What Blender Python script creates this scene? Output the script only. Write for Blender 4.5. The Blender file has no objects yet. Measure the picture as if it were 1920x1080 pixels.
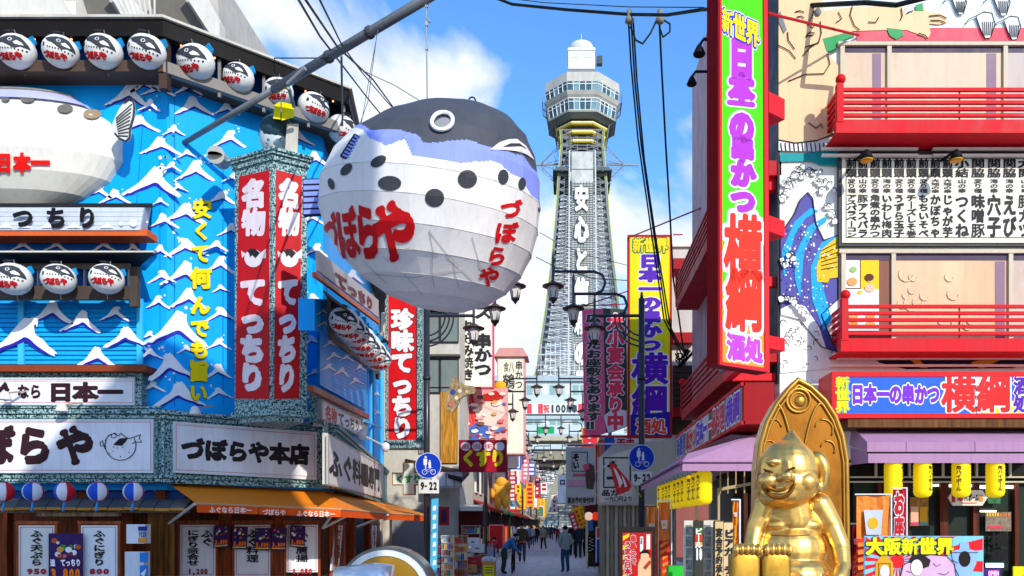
import bpy, bmesh, math, random
from mathutils import Vector, Matrix
from mathutils.geometry import delaunay_2d_cdt as cdt
from mathutils.bvhtree import BVHTree
random.seed(7)
sc = bpy.context.scene
COL = sc.collection
# ---------------------------------------------------------------- camera
F, VX, HY, CZ = 1500.0, 1062.0, 986.0, 1.58
cam = bpy.data.cameras.new('camera'); cam.sensor_width = 36; cam.lens = 36*F/1920
cam.shift_x = -(VX-960)/1920; cam.shift_y = (HY-540)/1920
cam.clip_end = 3000; cam.clip_start = .05
camo = bpy.data.objects.new('camera', cam); COL.objects.link(camo)
camo.location = (0, 0, CZ); camo.rotation_euler = (math.radians(90), 0, 0); sc.camera = camo
# ---------------------------------------------------------------- light
SUN = Vector((.44, -.76, .48)).normalized()
sl = bpy.data.lights.new('sun', 'SUN'); sl.energy = 2.0; sl.angle = math.radians(.5); sl.color = (1, .95, .86)
so = bpy.data.objects.new('sun', sl); COL.objects.link(so)
so.rotation_euler = SUN.to_track_quat('Z', 'Y').to_euler(); so.location = (20, -20, 30)
w = bpy.data.worlds.new('World'); sc.world = w; w.use_nodes = True
nt = w.node_tree; N = nt.nodes; L = nt.links
bg = N['Background']; bg.inputs[1].default_value = .15
sky = N.new('ShaderNodeTexSky'); sky.sky_type = 'NISHITA'; sky.sun_disc = False
sky.sun_elevation = math.asin(SUN.z); sky.sun_rotation = math.atan2(SUN.x, SUN.y)
sky.air_density = 1.0; sky.dust_density = .3; sky.ozone_density = 1.6
tint = N.new('ShaderNodeMix'); tint.data_type = 'RGBA'; tint.blend_type = 'MULTIPLY'; tint.inputs[0].default_value = 1
L.new(sky.outputs[0], tint.inputs[6]); tint.inputs[7].default_value = (.45, .78, 1.10, 1)
tc = N.new('ShaderNodeTexCoord'); mp = N.new('ShaderNodeMapping')
mp.inputs['Location'].default_value = (.37, 0, .62); mp.inputs['Scale'].default_value = (1, 1, 1.25)
L.new(tc.outputs['Generated'], mp.inputs[0])
nz = N.new('ShaderNodeTexNoise'); nz.inputs['Scale'].default_value = 4.2; nz.inputs['Detail'].default_value = 9
nz.inputs['Roughness'].default_value = .52; nz.inputs['Distortion'].default_value = .25; L.new(mp.outputs[0], nz.inputs[0])
sx = N.new('ShaderNodeSeparateXYZ'); L.new(tc.outputs['Generated'], sx.inputs[0])
mr = N.new('ShaderNodeMapRange'); mr.inputs[1].default_value = .15; mr.inputs[2].default_value = .62
mr.inputs[3].default_value = .17; mr.inputs[4].default_value = -.05; L.new(sx.outputs[2], mr.inputs[0])
ad = N.new('ShaderNodeMath'); ad.operation = 'ADD'; L.new(nz.outputs[0], ad.inputs[0]); L.new(mr.outputs[0], ad.inputs[1])
cr = N.new('ShaderNodeValToRGB'); cr.color_ramp.elements[0].position = .50; cr.color_ramp.elements[1].position = .62
cr.color_ramp.elements[0].color = (0, 0, 0, 1); cr.color_ramp.elements[1].color = (.95, .95, .95, 1)
L.new(ad.outputs[0], cr.inputs[0])
nz2 = N.new('ShaderNodeTexNoise'); nz2.inputs['Scale'].default_value = 7; nz2.inputs['Detail'].default_value = 5; L.new(mp.outputs[0], nz2.inputs[0])
cc = N.new('ShaderNodeValToRGB'); cc.color_ramp.elements[0].position = .35; cc.color_ramp.elements[1].position = .65
cc.color_ramp.elements[0].color = (2.9, 3.1, 3.5, 1); cc.color_ramp.elements[1].color = (4.0, 4.1, 4.2, 1); L.new(nz2.outputs[0], cc.inputs[0])
mx = N.new('ShaderNodeMix'); mx.data_type = 'RGBA'
L.new(cr.outputs[0], mx.inputs[0]); L.new(tint.outputs[2], mx.inputs[6]); L.new(cc.outputs[0], mx.inputs[7])
L.new(mx.outputs[2], bg.inputs[0])
sc.view_settings.view_transform = 'Standard'; sc.view_settings.look = 'None'
sc.view_settings.exposure = 0.98; sc.view_settings.gamma = 1; sc.view_settings.use_curve_mapping = False
# ---------------------------------------------------------------- materials
def hx(h):
    h = h.lstrip('#'); o = []
    for i in (0, 2, 4):
        c = int(h[i:i+2], 16)/255; o.append(c/12.92 if c < .04045 else ((c+.055)/1.055)**2.4)
    return tuple(o)+(1,)
MATS = {}
def M(h, rough=.55, metal=0, var=.10, scale=2.5, bump=.0, emit=0, bscale=40, alpha=1, trans=0, kind=None):
    k = (h, rough, metal, var, scale, bump, emit, bscale, trans, kind)
    if k in MATS: return MATS[k]
    m = bpy.data.materials.new('paint_'+h.strip('#')); m.use_nodes = True; t = m.node_tree; n = t.nodes; l = t.links
    p = n['Principled BSDF']; c = hx(h)
    p.inputs['Base Color'].default_value = c; p.inputs['Roughness'].default_value = rough; p.inputs['Metallic'].default_value = metal
    if metal < .25 and not trans: rough = max(rough, .5)
    p.inputs['Roughness'].default_value = rough; p.inputs['Specular IOR Level'].default_value = .16 if metal < .25 else .4
    if trans: p.inputs['Transmission Weight'].default_value = trans
    if emit: p.inputs['Emission Color'].default_value = c; p.inputs['Emission Strength'].default_value = emit
    g = n.new('ShaderNodeNewGeometry')
    if kind == 'granite':
        z = n.new('ShaderNodeTexNoise'); z.inputs['Scale'].default_value = 26; z.inputs['Detail'].default_value = 3; z.inputs['Roughness'].default_value = .7
        l.new(g.outputs['Position'], z.inputs[0])
        r = n.new('ShaderNodeValToRGB'); r.color_ramp.interpolation = 'CONSTANT'; e = r.color_ramp.elements
        e[0].position = 0; e[0].color = hx('#16302e'); e[1].position = .44; e[1].color = hx('#3f6f70')
        for q, hh in ((.50, '#86a9a8'), (.55, '#bcd0cd'), (.63, '#5b8482')):
            x = e.new(q); x.color = hx(hh)
        l.new(z.outputs[0], r.inputs[0]); l.new(r.outputs[0], p.inputs['Base Color'])
    elif kind == 'wood':
        mpn = n.new('ShaderNodeMapping'); mpn.inputs['Scale'].default_value = (9, 9, .7); l.new(g.outputs['Position'], mpn.inputs[0])
        z = n.new('ShaderNodeTexNoise'); z.inputs['Scale'].default_value = scale; z.inputs['Detail'].default_value = 6; l.new(mpn.outputs[0], z.inputs[0])
        r = n.new('ShaderNodeMapRange'); r.inputs[1].default_value = .3; r.inputs[2].default_value = .7; r.inputs[3].default_value = .45; r.inputs[4].default_value = 1.35
        l.new(z.outputs[0], r.inputs[0])
        v = n.new('ShaderNodeVectorMath'); v.operation = 'SCALE'; v.inputs[0].default_value = c[:3]; l.new(r.outputs[0], v.inputs[3]); l.new(v.outputs[0], p.inputs['Base Color'])
    elif var:
        z = n.new('ShaderNodeTexNoise'); z.inputs['Scale'].default_value = scale; z.inputs['Detail'].default_value = 6; z.inputs['Roughness'].default_value = .65
        mpn = n.new('ShaderNodeMapping'); mpn.inputs['Scale'].default_value = (1, 1, .55); l.new(g.outputs['Position'], mpn.inputs[0]); l.new(mpn.outputs[0], z.inputs[0])
        r = n.new('ShaderNodeMapRange'); r.inputs[1].default_value = .3; r.inputs[2].default_value = .7; r.inputs[3].default_value = 1-var*1.4; r.inputs[4].default_value = 1+var*.6
        l.new(z.outputs[0], r.inputs[0])
        v = n.new('ShaderNodeVectorMath'); v.operation = 'SCALE'; v.inputs[0].default_value = c[:3]; l.new(r.outputs[0], v.inputs[3]); z4 = n.new('ShaderNodeTexNoise'); z4.inputs['Scale'].default_value = 3; z4.inputs['Detail'].default_value = 4; m4 = n.new('ShaderNodeMapping'); m4.inputs['Scale'].default_value = (5, 5, .3); l.new(g.outputs['Position'], m4.inputs[0]); l.new(m4.outputs[0], z4.inputs[0])
        r4 = n.new('ShaderNodeMapRange'); r4.inputs[1].default_value = .5; r4.inputs[2].default_value = .75; r4.inputs[3].default_value = 1; r4.inputs[4].default_value = .90 if metal < .5 else 1; l.new(z4.outputs[0], r4.inputs[0])
        v4 = n.new('ShaderNodeVectorMath'); v4.operation = 'SCALE'; l.new(v.outputs[0], v4.inputs[0]); l.new(r4.outputs[0], v4.inputs[3]); l.new(v4.outputs[0], p.inputs['Base Color'])
        r2 = n.new('ShaderNodeMapRange'); r2.inputs[1].default_value = .3; r2.inputs[2].default_value = .7; r2.inputs[3].default_value = max(.05, rough-.12); r2.inputs[4].default_value = min(1, rough+.12)
        l.new(z.outputs[0], r2.inputs[0]); l.new(r2.outputs[0], p.inputs['Roughness'])
    if bump:
        z3 = n.new('ShaderNodeTexNoise'); z3.inputs['Scale'].default_value = bscale; z3.inputs['Detail'].default_value = 4; l.new(g.outputs['Position'], z3.inputs[0])
        b = n.new('ShaderNodeBump'); b.inputs['Strength'].default_value = bump; b.inputs['Distance'].default_value = .02; l.new(z3.outputs[0], b.inputs['Height']); l.new(b.outputs[0], p.inputs['Normal'])
    if kind == 'paper':
        tr = n.new('ShaderNodeBsdfTranslucent'); tr.inputs[0].default_value = hx('#fff0dc'); ms = n.new('ShaderNodeMixShader'); ms.inputs[0].default_value = .08
        l.new(p.outputs[0], ms.inputs[1]); l.new(tr.outputs[0], ms.inputs[2]); l.new(ms.outputs[0], n['Material Output'].inputs[0])
    MATS[k] = m; return m
GRAN = M('#7fa09e', kind='granite', bump=.15)
# ---------------------------------------------------------------- geometry
def W(px, py, Y): return Vector(((px-VX)/F*Y, Y, CZ+(HY-py)/F*Y))
class B:
    def __init__(s, mat=None): s.v = []; s.f = []; s.mi = []; s.mats = []; s.cur = 0; s.sm = []; s.smooth = False; s.mat(mat or M('#888888'))
    def mat(s, m):
        if m not in s.mats: s.mats.append(m)
        s.cur = s.mats.index(m); return s
    def add(s, vs, fs):
        o = len(s.v); s.v += [Vector(x) for x in vs]
        for f in fs: s.f.append([i+o for i in f]); s.mi.append(s.cur); s.sm.append(s.smooth)
        return s
    def box(s, c, d, rz=0, R=None):
        R = R or Matrix.Rotation(rz, 3, 'Z'); c = Vector(c)
        vs = [c+R@Vector((x*d[0]/2, y*d[1]/2, z*d[2]/2)) for x in (-1, 1) for y in (-1, 1) for z in (-1, 1)]
        return s.add(vs, [(0, 1, 3, 2), (4, 6, 7, 5), (0, 4, 5, 1), (2, 3, 7, 6), (0, 2, 6, 4), (1, 5, 7, 3)])
    def hexa(s, q0, q1):   # two quads (front, back)
        return s.add(list(q0)+list(q1), [(0, 1, 2, 3), (7, 6, 5, 4), (0, 4, 5, 1), (1, 5, 6, 2), (2, 6, 7, 3), (3, 7, 4, 0)])
    def bar(s, a, b, w=.05, h=None, up=(0, 0, 1)):
        h = h or w; a = Vector(a); b = Vector(b); d = (b-a).normalized(); u = Vector(up)
        if abs(d.dot(u)) > .98: u = Vector((0, 1, 0))
        x = d.cross(u).normalized()*w/2; y = x.cross(d).normalized()*h/2
        return s.hexa([a-x-y, a+x-y, a+x+y, a-x+y], [b-x-y, b+x-y, b+x+y, b-x+y])
    def tube(s, pts, r, n=8, cap=True, closed=False):
        pts = [Vector(p) for p in pts]; k = len(pts); rs = r if isinstance(r, (list, tuple)) else [r]*k
        vs = []; pu = None
        for i, p in enumerate(pts):
            a = pts[(i-1) % k] if (i or closed) else pts[i]; b = pts[(i+1) % k] if (i < k-1 or closed) else pts[i]
            d = (b-a).normalized() if (b-a).length > 1e-9 else Vector((0, 0, 1))
            if pu is None: pu = Vector((0, 0, 1)) if abs(d.z) < .9 else Vector((0, 1, 0))
            x = d.cross(pu); x = x.normalized() if x.length > 1e-6 else Vector((1, 0, 0)); u = x.cross(d).normalized(); pu = u
            for j in range(n):
                t = 2*math.pi*j/n; vs.append(p+x*math.cos(t)*rs[i]+u*math.sin(t)*rs[i])
        fs = [(i*n+j, i*n+(j+1) % n, (i+1)*n+(j+1) % n, (i+1)*n+j) for i in range(k-1) for j in range(n)]
        if closed: fs += [((k-1)*n+j, (k-1)*n+(j+1) % n, (j+1) % n, j) for j in range(n)]
        elif cap: fs += [tuple(range(n))[::-1], tuple((k-1)*n+j for j in range(n))]
        return s.add(vs, fs)
    def lathe(s, prof, c=(0, 0, 0), n=16, sect=None):
        c = Vector(c); k = len(prof); vs = [c+Vector((r*math.cos(2*math.pi*j/n), r*math.sin(2*math.pi*j/n), z)) for r, z in prof for j in range(n)]
        o = len(s.v); s.v += vs
        for i in range(k-1):
            for j in range(n):
                if sect: s.mat(sect(j, i))
                s.f.append([o+i*n+j, o+i*n+(j+1) % n, o+(i+1)*n+(j+1) % n, o+(i+1)*n+j]); s.mi.append(s.cur); s.sm.append(s.smooth)
        for ring, rev in ((0, True), (k-1, False)):
            if prof[ring][0] > 1e-4:
                f = [o+ring*n+j for j in range(n)]; s.f.append(f[::-1] if rev else f); s.mi.append(s.cur); s.sm.append(False)
        return s
    def ell(s, c, r, nu=16, nv=10, R=None):
        c = Vector(c); r = (r, r, r) if not isinstance(r, (tuple, list)) else r
        vs = [Vector((0, 0, r[2]))]+[Vector((r[0]*math.sin(math.pi*i/nv)*math.cos(2*math.pi*j/nu), r[1]*math.sin(math.pi*i/nv)*math.sin(2*math.pi*j/nu), r[2]*math.cos(math.pi*i/nv))) for i in range(1, nv) for j in range(nu)]+[Vector((0, 0, -r[2]))]
        if R: vs = [R@v for v in vs]
        fs = [(0, 1+j, 1+(j+1) % nu) for j in range(nu)]
        fs += [(1+i*nu+j, 1+(i+1)*nu+j, 1+(i+1)*nu+(j+1) % nu, 1+i*nu+(j+1) % nu) for i in range(nv-2) for j in range(nu)]
        e = len(vs)-1; fs += [(e, 1+(nv-2)*nu+(j+1) % nu, 1+(nv-2)*nu+j) for j in range(nu)]
        return s.add([v+c for v in vs], fs)
    def poly(s, pts): return s.add(pts, [tuple(range(len(pts)))])
    def prism(s, pts, vec):
        n = len(pts); vec = Vector(vec); pts = [Vector(p) for p in pts]
        return s.add(pts+[p+vec for p in pts], [tuple(range(n)), tuple(range(2*n-1, n-1, -1))]+[(i, i+n, (i+1) % n+n, (i+1) % n) for i in range(n)])
    def mesh(s, name, org=Vector((0, 0, 0))):
        me = bpy.data.meshes.new(name); me.from_pydata([tuple(v-org) for v in s.v], [], s.f)
        for m in s.mats: me.materials.append(m)
        me.polygons.foreach_set('material_index', s.mi); me.polygons.foreach_set('use_smooth', s.sm); me.update(); return me
def tag(o, label=None, cat=None, group=None, kind=None):
    for k, v in (('label', label), ('category', cat), ('group', group), ('kind', kind)):
        if v: o[k] = v
    return o
def thing(name, label, cat, loc, group=None):
    o = bpy.data.objects.new(name, None); o.empty_display_size = .2; COL.objects.link(o); o.location = loc
    return tag(o, label, cat, group)
def wpos(o):
    p = Vector((0, 0, 0))
    while o: p += o.location; o = o.parent
    return p
def part(name, b, parent, label=None, kind=None):
    me = b.mesh(name, wpos(parent)); o = bpy.data.objects.new(name, me); COL.objects.link(o); o.parent = parent
    return tag(o, label, kind=kind)
def spart(name, b, parent, gap=.01, label=None):
    """one part per separate piece of the builder's mesh"""
    par = list(range(len(b.v)))
    def fd(i):
        while par[i] != i: par[i] = par[par[i]]; i = par[i]
        return i
    for f in b.f:
        for i in f[1:]: par[fd(i)] = fd(f[0])
    G = {}
    for n, f in enumerate(b.f): G.setdefault(fd(f[0]), []).append(n)
    cl = []
    for fs in G.values():
        vs = [b.v[i] for n in fs for i in b.f[n]]; lo = [min(v[k] for v in vs)-gap for k in range(3)]; hi = [max(v[k] for v in vs)+gap for k in range(3)]
        hit = [c for c in cl if all(c[0][k] <= hi[k] and lo[k] <= c[1][k] for k in range(3))]
        for c in hit: cl.remove(c); lo = [min(x, y) for x, y in zip(lo, c[0])]; hi = [max(x, y) for x, y in zip(hi, c[1])]; fs = fs+c[2]
        cl.append((lo, hi, fs))
    for lo, hi, fs in cl:
        c = B(); c.mats = list(b.mats); mp_ = {}
        for n in sorted(fs):
            for i in b.f[n]:
                if i not in mp_: mp_[i] = len(c.v); c.v.append(b.v[i])
            c.f.append([mp_[i] for i in b.f[n]]); c.mi.append(b.mi[n]); c.sm.append(b.sm[n])
        part(name, c, parent, label)
def solo(name, b, label, cat, group=None, kind=None):
    xs = [v.x for v in b.v]; ys = [v.y for v in b.v]; zs = [v.z for v in b.v]
    org = Vector(((min(xs)+max(xs))/2, (min(ys)+max(ys))/2, min(zs)))
    o = bpy.data.objects.new(name, b.mesh(name, org)); COL.objects.link(o); o.location = org
    return tag(o, label, cat, group, kind)
def setting(name, b): return tag(solo(name, b, None, None), kind='structure')
def copy_tree(o, parent=None):
    c = o.copy(); COL.objects.link(c)
    if parent: c.parent = parent
    for ch in list(o.children):
        if ch.name in COL.objects: copy_tree(ch, c)
    return c
class Pl:
    def __init__(s, p0, u): s.p0 = Vector((p0[0], p0[1], 0)); s.u = Vector((u[0], u[1], 0)).normalized(); s.n = Vector((s.u.y, -s.u.x, 0))
    def p(s, px, py, off=0):
        d = Vector(((px-VX)/F, 1, (HY-py)/F)); o = Vector((0, 0, CZ)); q = s.p0+s.n*off
        return o+d*((q-o).dot(s.n)/d.dot(s.n))
    def quad(s, q, off=0): return [s.p(x, y, off) for x, y in q]
    def slab(s, b, q, off=0, th=.05):
        f = s.quad(q, off); return b.hexa(f, [v-s.n*th for v in f])
    def poly(s, b, pts, off=.004): return b.poly([s.p(x, y, off) for x, y in pts])
    def extr(s, b, pts, off, th): return b.prism([s.p(x, y, off) for x, y in pts], -s.n*th)
    def ring(s, b, q, wpx, off, th):  # frame round quad, px width
        (x0, y0), (x1, y1), (x2, y2), (x3, y3) = q; k = wpx
        i = [(x0+k, y0+k), (x1-k, y1+k), (x2-k, y2-k), (x3+k, y3-k)]
        for a in range(4):
            c = (a+1) % 4; s.slab(b, [q[a], q[c], i[c], i[a]], off, th)
def Fr(Y): return Pl((0, Y), (1, 0))
def R(x0, y0, x1, y1): return [(x0, y0), (x1, y0), (x1, y1), (x0, y1)]
# ---------------------------------------------------------------- lettering
RAW = {}; GL = {}
def raw(ch, res=2):
    if (ch, res) in RAW: return RAW[ch, res]
    c = bpy.data.curves.new('t', 'FONT'); c.body = ch; c.resolution_u = res
    o = bpy.data.objects.new('t', c); COL.objects.link(o)
    dg = bpy.context.evaluated_depsgraph_get(); e = o.evaluated_get(dg); m = e.to_mesh()
    vs = [Vector(v.co[:2]) for v in m.vertices]; fs = [tuple(p.vertices) for p in m.polygons]
    e.to_mesh_clear(); bpy.data.objects.remove(o); bpy.data.curves.remove(c); RAW[ch, res] = (vs, fs); return vs, fs
def ar(P): return sum(P[i].x*P[(i+1) % len(P)].y-P[i].y*P[(i+1) % len(P)].x for i in range(len(P)))/2
def glyph(ch, r, brush=0, res=2):
    k = (ch, r, brush, res)
    if k in GL: return GL[k]
    vs, fs = raw(ch, res); cnt = {}; V = list(vs); Fc = []
    if not fs: GL[k] = ([], []); return GL[k]
    for f in fs:
        for a, b in zip(f, f[1:]+f[:1]): e = (min(a, b), max(a, b)); cnt[e] = cnt.get(e, 0)+1
        A = ar([vs[i] for i in f])
        if abs(A) > 2e-6: Fc.append(list(f) if A > 0 else list(f)[::-1])
    if r > 0:
        for (a, b), n in cnt.items():
            if n != 1: continue
            p, q = vs[a], vs[b]; d = q-p
            if d.length < 1e-5: continue
            d.normalize(); rr = r*(1+brush*(abs(d.x*.8+d.y*.6)-.45)); nn = Vector((-d.y, d.x)); i = len(V); g = rr*.7
            V += [p+nn*rr, p-d*g+nn*g, p-d*rr, p-d*g-nn*g, p-nn*rr, q-nn*rr, q+d*g-nn*g, q+d*rr, q+d*g+nn*g, q+nn*rr]
            Fc.append(list(range(i, i+10)))
    lim = max(sum(abs(ar([V[i] for i in f])) for f in Fc), 1e-6); bx = (max(v.x for v in V)-min(v.x for v in V))*(max(v.y for v in V)-min(v.y for v in V)); best = None
    for eps, gr in ((1e-4, 0), (1e-5, 1e-4), (1e-3, 7e-4), (3e-4, 3e-3), (1e-6, 1e-3)):
        VV = [Vector((v.x+gr*math.sin(i*12.9898), v.y+gr*math.sin(i*78.233))) for i, v in enumerate(V)] if gr else V
        ov, oe, of, _, _, orf = cdt(VV, [], Fc, 0, eps); fs_ = [tuple(f) for f, o in zip(of, orf) if o]
        A = sum(abs(ar([ov[i] for i in f])) for f in fs_)
        if best is None or A < best[0]: best = (A, ov, fs_)
        if A < lim*1.01 and (A < .80*bx or len(fs) < 12): break
    GL[k] = (best[1], best[2]); return GL[k]
def kf(ch):   # dense kanji get thinner strokes
    if ord(ch) < 0x4e00: return 1
    n = len(raw(ch, 2)[0]); return 1 if n < 45 else (.72 if n < 75 else .5)
def lay(s, vert, r, brush=0, res=2, base=None):
    """lettering laid out in the unit square: yields verts (s,t; t down) and faces"""
    n = len(s)
    for i, ch in enumerate(s):
        if ch in ' 　': continue
        if vert and ch == 'ー': ch = '｜'
        bb = r if base is None else base; gv, gf = glyph(ch, round(bb*kf(ch)+(r-bb)*(.8 if kf(ch) < 1 else 1), 4), brush, res)
        if not gv: continue
        if ord(ch) < 256:
            x0 = min(v.x for v in gv); x1 = max(v.x for v in gv); X = lambda x: .5+.84*(x-(x0+x1)/2)/max(x1-x0, .42); Yf = lambda y: (.76-y)/.82
        else: X = lambda x: x; Yf = lambda y: .88-y
        if vert: yield [(X(v.x), (i+Yf(v.y))/n) for v in gv], gf
        else: yield [((i+X(v.x))/n, Yf(v.y)) for v in gv], gf
def text(b, pl, s, q, vert, r=.03, off=.01, mat=None, outl=(), brush=0, res=2, slant=0):
    """q: px quad TL,TR,BR,BL ; outl: [(radius, material)] from the widest"""
    Q = [pl.p(x, y, off) for x, y in q]; k = 0
    for rr, mm in list(outl)+[(r, mat)]:
        o = pl.n*(.004*k); k += 1; b.mat(mm)
        for vs, fs in lay(s, vert, rr, brush, res, r):
            pts = []
            for a, t in vs:
                a = a+slant*(.5-t)
                pts.append(Q[0]*(1-a)*(1-t)+Q[1]*a*(1-t)+Q[2]*a*t+Q[3]*(1-a)*t+o)
            b.add(pts, [f[::-1] for f in fs])
    return b
BLK = M('#1d1a1c', .5); WHT = M('#e9e9ea', .45, var=.05); RED = M('#d3141c', .4, var=.05); YEL = M('#f2c80c', .45, var=.05)
DRK = M('#141212', .7); BRN = M('#3a2418', .7); GRY = M('#5b5f63', .5); STEEL = M('#9aa0a4', .35, .7)
def sign(name, label, pl, q, frame='#b01018', panel='#ffffff', depth=.15, fw=3, texts=(), off=0, cat='sign', group=None, fth=.02, frough=.35):
    """box sign: case with raised frame, panel, lettering"""
    c = sum((pl.p(x, y, off) for x, y in q), Vector())/4; zb = min(pl.p(x, y, off).z for x, y in q)
    t = thing(name, label, cat, (c.x, c.y, zb), group)
    b = B(M(frame, frough)); pl.slab(b, q, off, depth); pl.ring(b, q, fw, off+fth, fth-.001); part('case', b, t)
    i = [(q[0][0]+fw, q[0][1]+fw), (q[1][0]-fw, q[1][1]+fw), (q[2][0]-fw, q[2][1]-fw), (q[3][0]+fw, q[3][1]-fw)]
    b = B(M(panel, .28, var=.13, scale=1.6)); pl.slab(b, i, off+.008, .006); part('panel', b, t)
    if texts:
        for tx in texts:
            b = B(BLK); b.mats = []
            kw = dict(tx[3]) if len(tx) > 3 else {}
            kw['off'] = off+kw.get('off', .013)
            text(b, pl, tx[0], tx[1], tx[2], **kw); part('lettering', b, t)
    return t
# ================================================================= SETTING
def tilemat():
    m = bpy.data.materials.new('stone_paving'); m.use_nodes = True; n = m.node_tree.nodes; l = m.node_tree.links; p = n['Principled BSDF']
    g = n.new('ShaderNodeNewGeometry'); br = n.new('ShaderNodeTexBrick'); l.new(g.outputs['Position'], br.inputs[0])
    br.inputs['Scale'].default_value = 1; br.inputs['Brick Width'].default_value = 1.2; br.inputs['Row Height'].default_value = .9
    br.inputs['Mortar Size'].default_value = .012; br.inputs['Color1'].default_value = hx('#b9b7bd'); br.inputs['Color2'].default_value = hx('#c8c4c4'); br.inputs['Mortar'].default_value = hx('#6c6a6b')
    z = n.new('ShaderNodeTexNoise'); z.inputs['Scale'].default_value = 3; z.inputs['Detail'].default_value = 8; l.new(g.outputs['Position'], z.inputs[0])
    r = n.new('ShaderNodeMapRange'); r.inputs[1].default_value = .3; r.inputs[2].default_value = .7; r.inputs[3].default_value = .72; r.inputs[4].default_value = 1.1; l.new(z.outputs[0], r.inputs[0])
    v = n.new('ShaderNodeVectorMath'); v.operation = 'SCALE'; l.new(br.outputs[0], v.inputs[0]); l.new(r.outputs[0], v.inputs[3]); l.new(v.outputs[0], p.inputs['Base Color']); p.inputs['Roughness'].default_value = .6
    return m
b = B(M('#4c4b4b', .9, var=.2, scale=1, bump=.3)); b.poly([(-900, -300, -.02), (900, -300, -.02), (900, 1600, -.02), (-900, 1600, -.02)]); setting('ground', b)
b = B(tilemat()); b.poly([(-14, -14, 0), (14, -14, 0), (14, 33, 0), (-14, 33, 0)]); b.poly([(-5.0, 33, 0), (5, 33, 0), (5, 150, 0), (-5.0, 150, 0)]); setting('street_pavement', b)
b = B(M('#8b8a86', .8, bump=.2))
for X in (-3.45, 2.05): b.box((X, 62, .006), (.16, 170, .008))
setting('kerb', b)

# ================================================================= LEFT RESTAURANT
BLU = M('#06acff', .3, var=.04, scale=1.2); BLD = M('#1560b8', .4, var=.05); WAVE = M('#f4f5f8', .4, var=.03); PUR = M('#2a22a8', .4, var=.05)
LA = Pl((-13.5, 16), (1, 0)); LB = Pl((-7.99, 16), (1.16, 1)); LC = Pl((-5.52, 18.13), (-.147, 1)); LC = Pl((-5.52, 18.13), (-2.18/14.87, 1))
WP = [(-13.5, 16), (-7.99, 16), (-5.52, 18.13), (-7.7, 33)]
def offp(P, d):
    out = []
    for i, p in enumerate(P):
        p = Vector(p); ns = []
        for a, c in ((i-1, i), (i, i+1)):
            if a >= 0 and c < len(P): u = (Vector(P[c])-Vector(P[a])).normalized(); ns.append(Vector((u.y, -u.x)))
        if len(ns) == 1: out.append(p+ns[0]*d)
        else: m = (ns[0]+ns[1]).normalized(); out.append(p+m*d/m.dot(ns[0]))
    return out
def band(b, P, z0, z1, d0, d1, i0=0, i1=None):
    a = offp(P, d0); c = offp(P, d1); i1 = i1 or len(P)-1
    for i in range(i0, i1):
        b.hexa([(c[i].x, c[i].y, z0), (c[i+1].x, c[i+1].y, z0), (c[i+1].x, c[i+1].y, z1), (c[i].x, c[i].y, z1)],
               [(a[i].x, a[i].y, z0), (a[i+1].x, a[i+1].y, z0), (a[i+1].x, a[i+1].y, z1), (a[i].x, a[i].y, z1)])
def zA(y, d=0): return CZ+(HY-y)/F*(16-d)
lb = thing('restaurant_building', 'bright blue wave painted seafood restaurant building with lantern galleries on the street corner', 'building', (-10, 18, 0))
b = B(BLU); band(b, WP, 2.3, 11.2, -.3, 0); part('wall', b, lb)
b = B(M('#ddd9cf', .7)); b.prism([(-13.5, 16.3, 11.2), (-8.1, 16.3, 11.2), (-5.9, 18.2, 11.2), (-8.0, 33, 11.2), (-13.5, 33, 11.2)], (0, 0, .1)); part('roof', b, lb)
b = B(M('#b9b4a8', .7)); b.box((-7.75-.1, 33.2, 5.8), (.4, .3, 11)); b.box((-10.6, 33, 5.8), (5.5, .1, 11)); part('rear_wall', b, lb)
b = B(DRK); band(b, WP, 0.0, 2.3, -1.9, -1.8); part('recess_wall', b, lb)
b = B(M('#8a3d10', .6, kind='wood', scale=2))
for q in (W(0, 1000, 16), W(150, 1000, 16), W(238, 1000, 16), W(300, 1000, 15.9), LB.p(420, 1000), LB.p(520, 1000), LC.p(625, 1000), LC.p(660, 1000), LC.p(690, 1000)): b.box((q.x-.1, q.y+.3, 1.3), (.2, .2, 2.6))
spart('timber_post', b, lb)
b = B(M('#7a3a12', .55, kind='wood', scale=2)); band(b, WP, .0, 2.2, -1.2, -1.15); part('timber_screen', b, lb)
# eaves
RP = offp(WP, .55)
b = B(M('#17120f', .6)); band(b, WP, 11.0, 11.32, .45, .62); band(b, WP, 11.20, 11.26, -.1, .5); part('roof_eave', b, lb)
b = B(M('#c9c4b6', .5)); band(b, WP, 11.33, 11.38, .40, .68); part('roof_edge', b, lb)
b = B(M('#ffb070', .4, emit=1.2))
for i, (p0, p1, n) in enumerate(((RP[0], RP[1], 8), (RP[1], RP[2], 6), (RP[2], RP[3], 14))):
    for k in range(n): q = p0.lerp(p1, (k+.5)/n); b.ell((q.x, q.y+.02, 10.99), .022, 6, 4)
part('eave_bulb', b, lb, kind='stuff')
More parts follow.
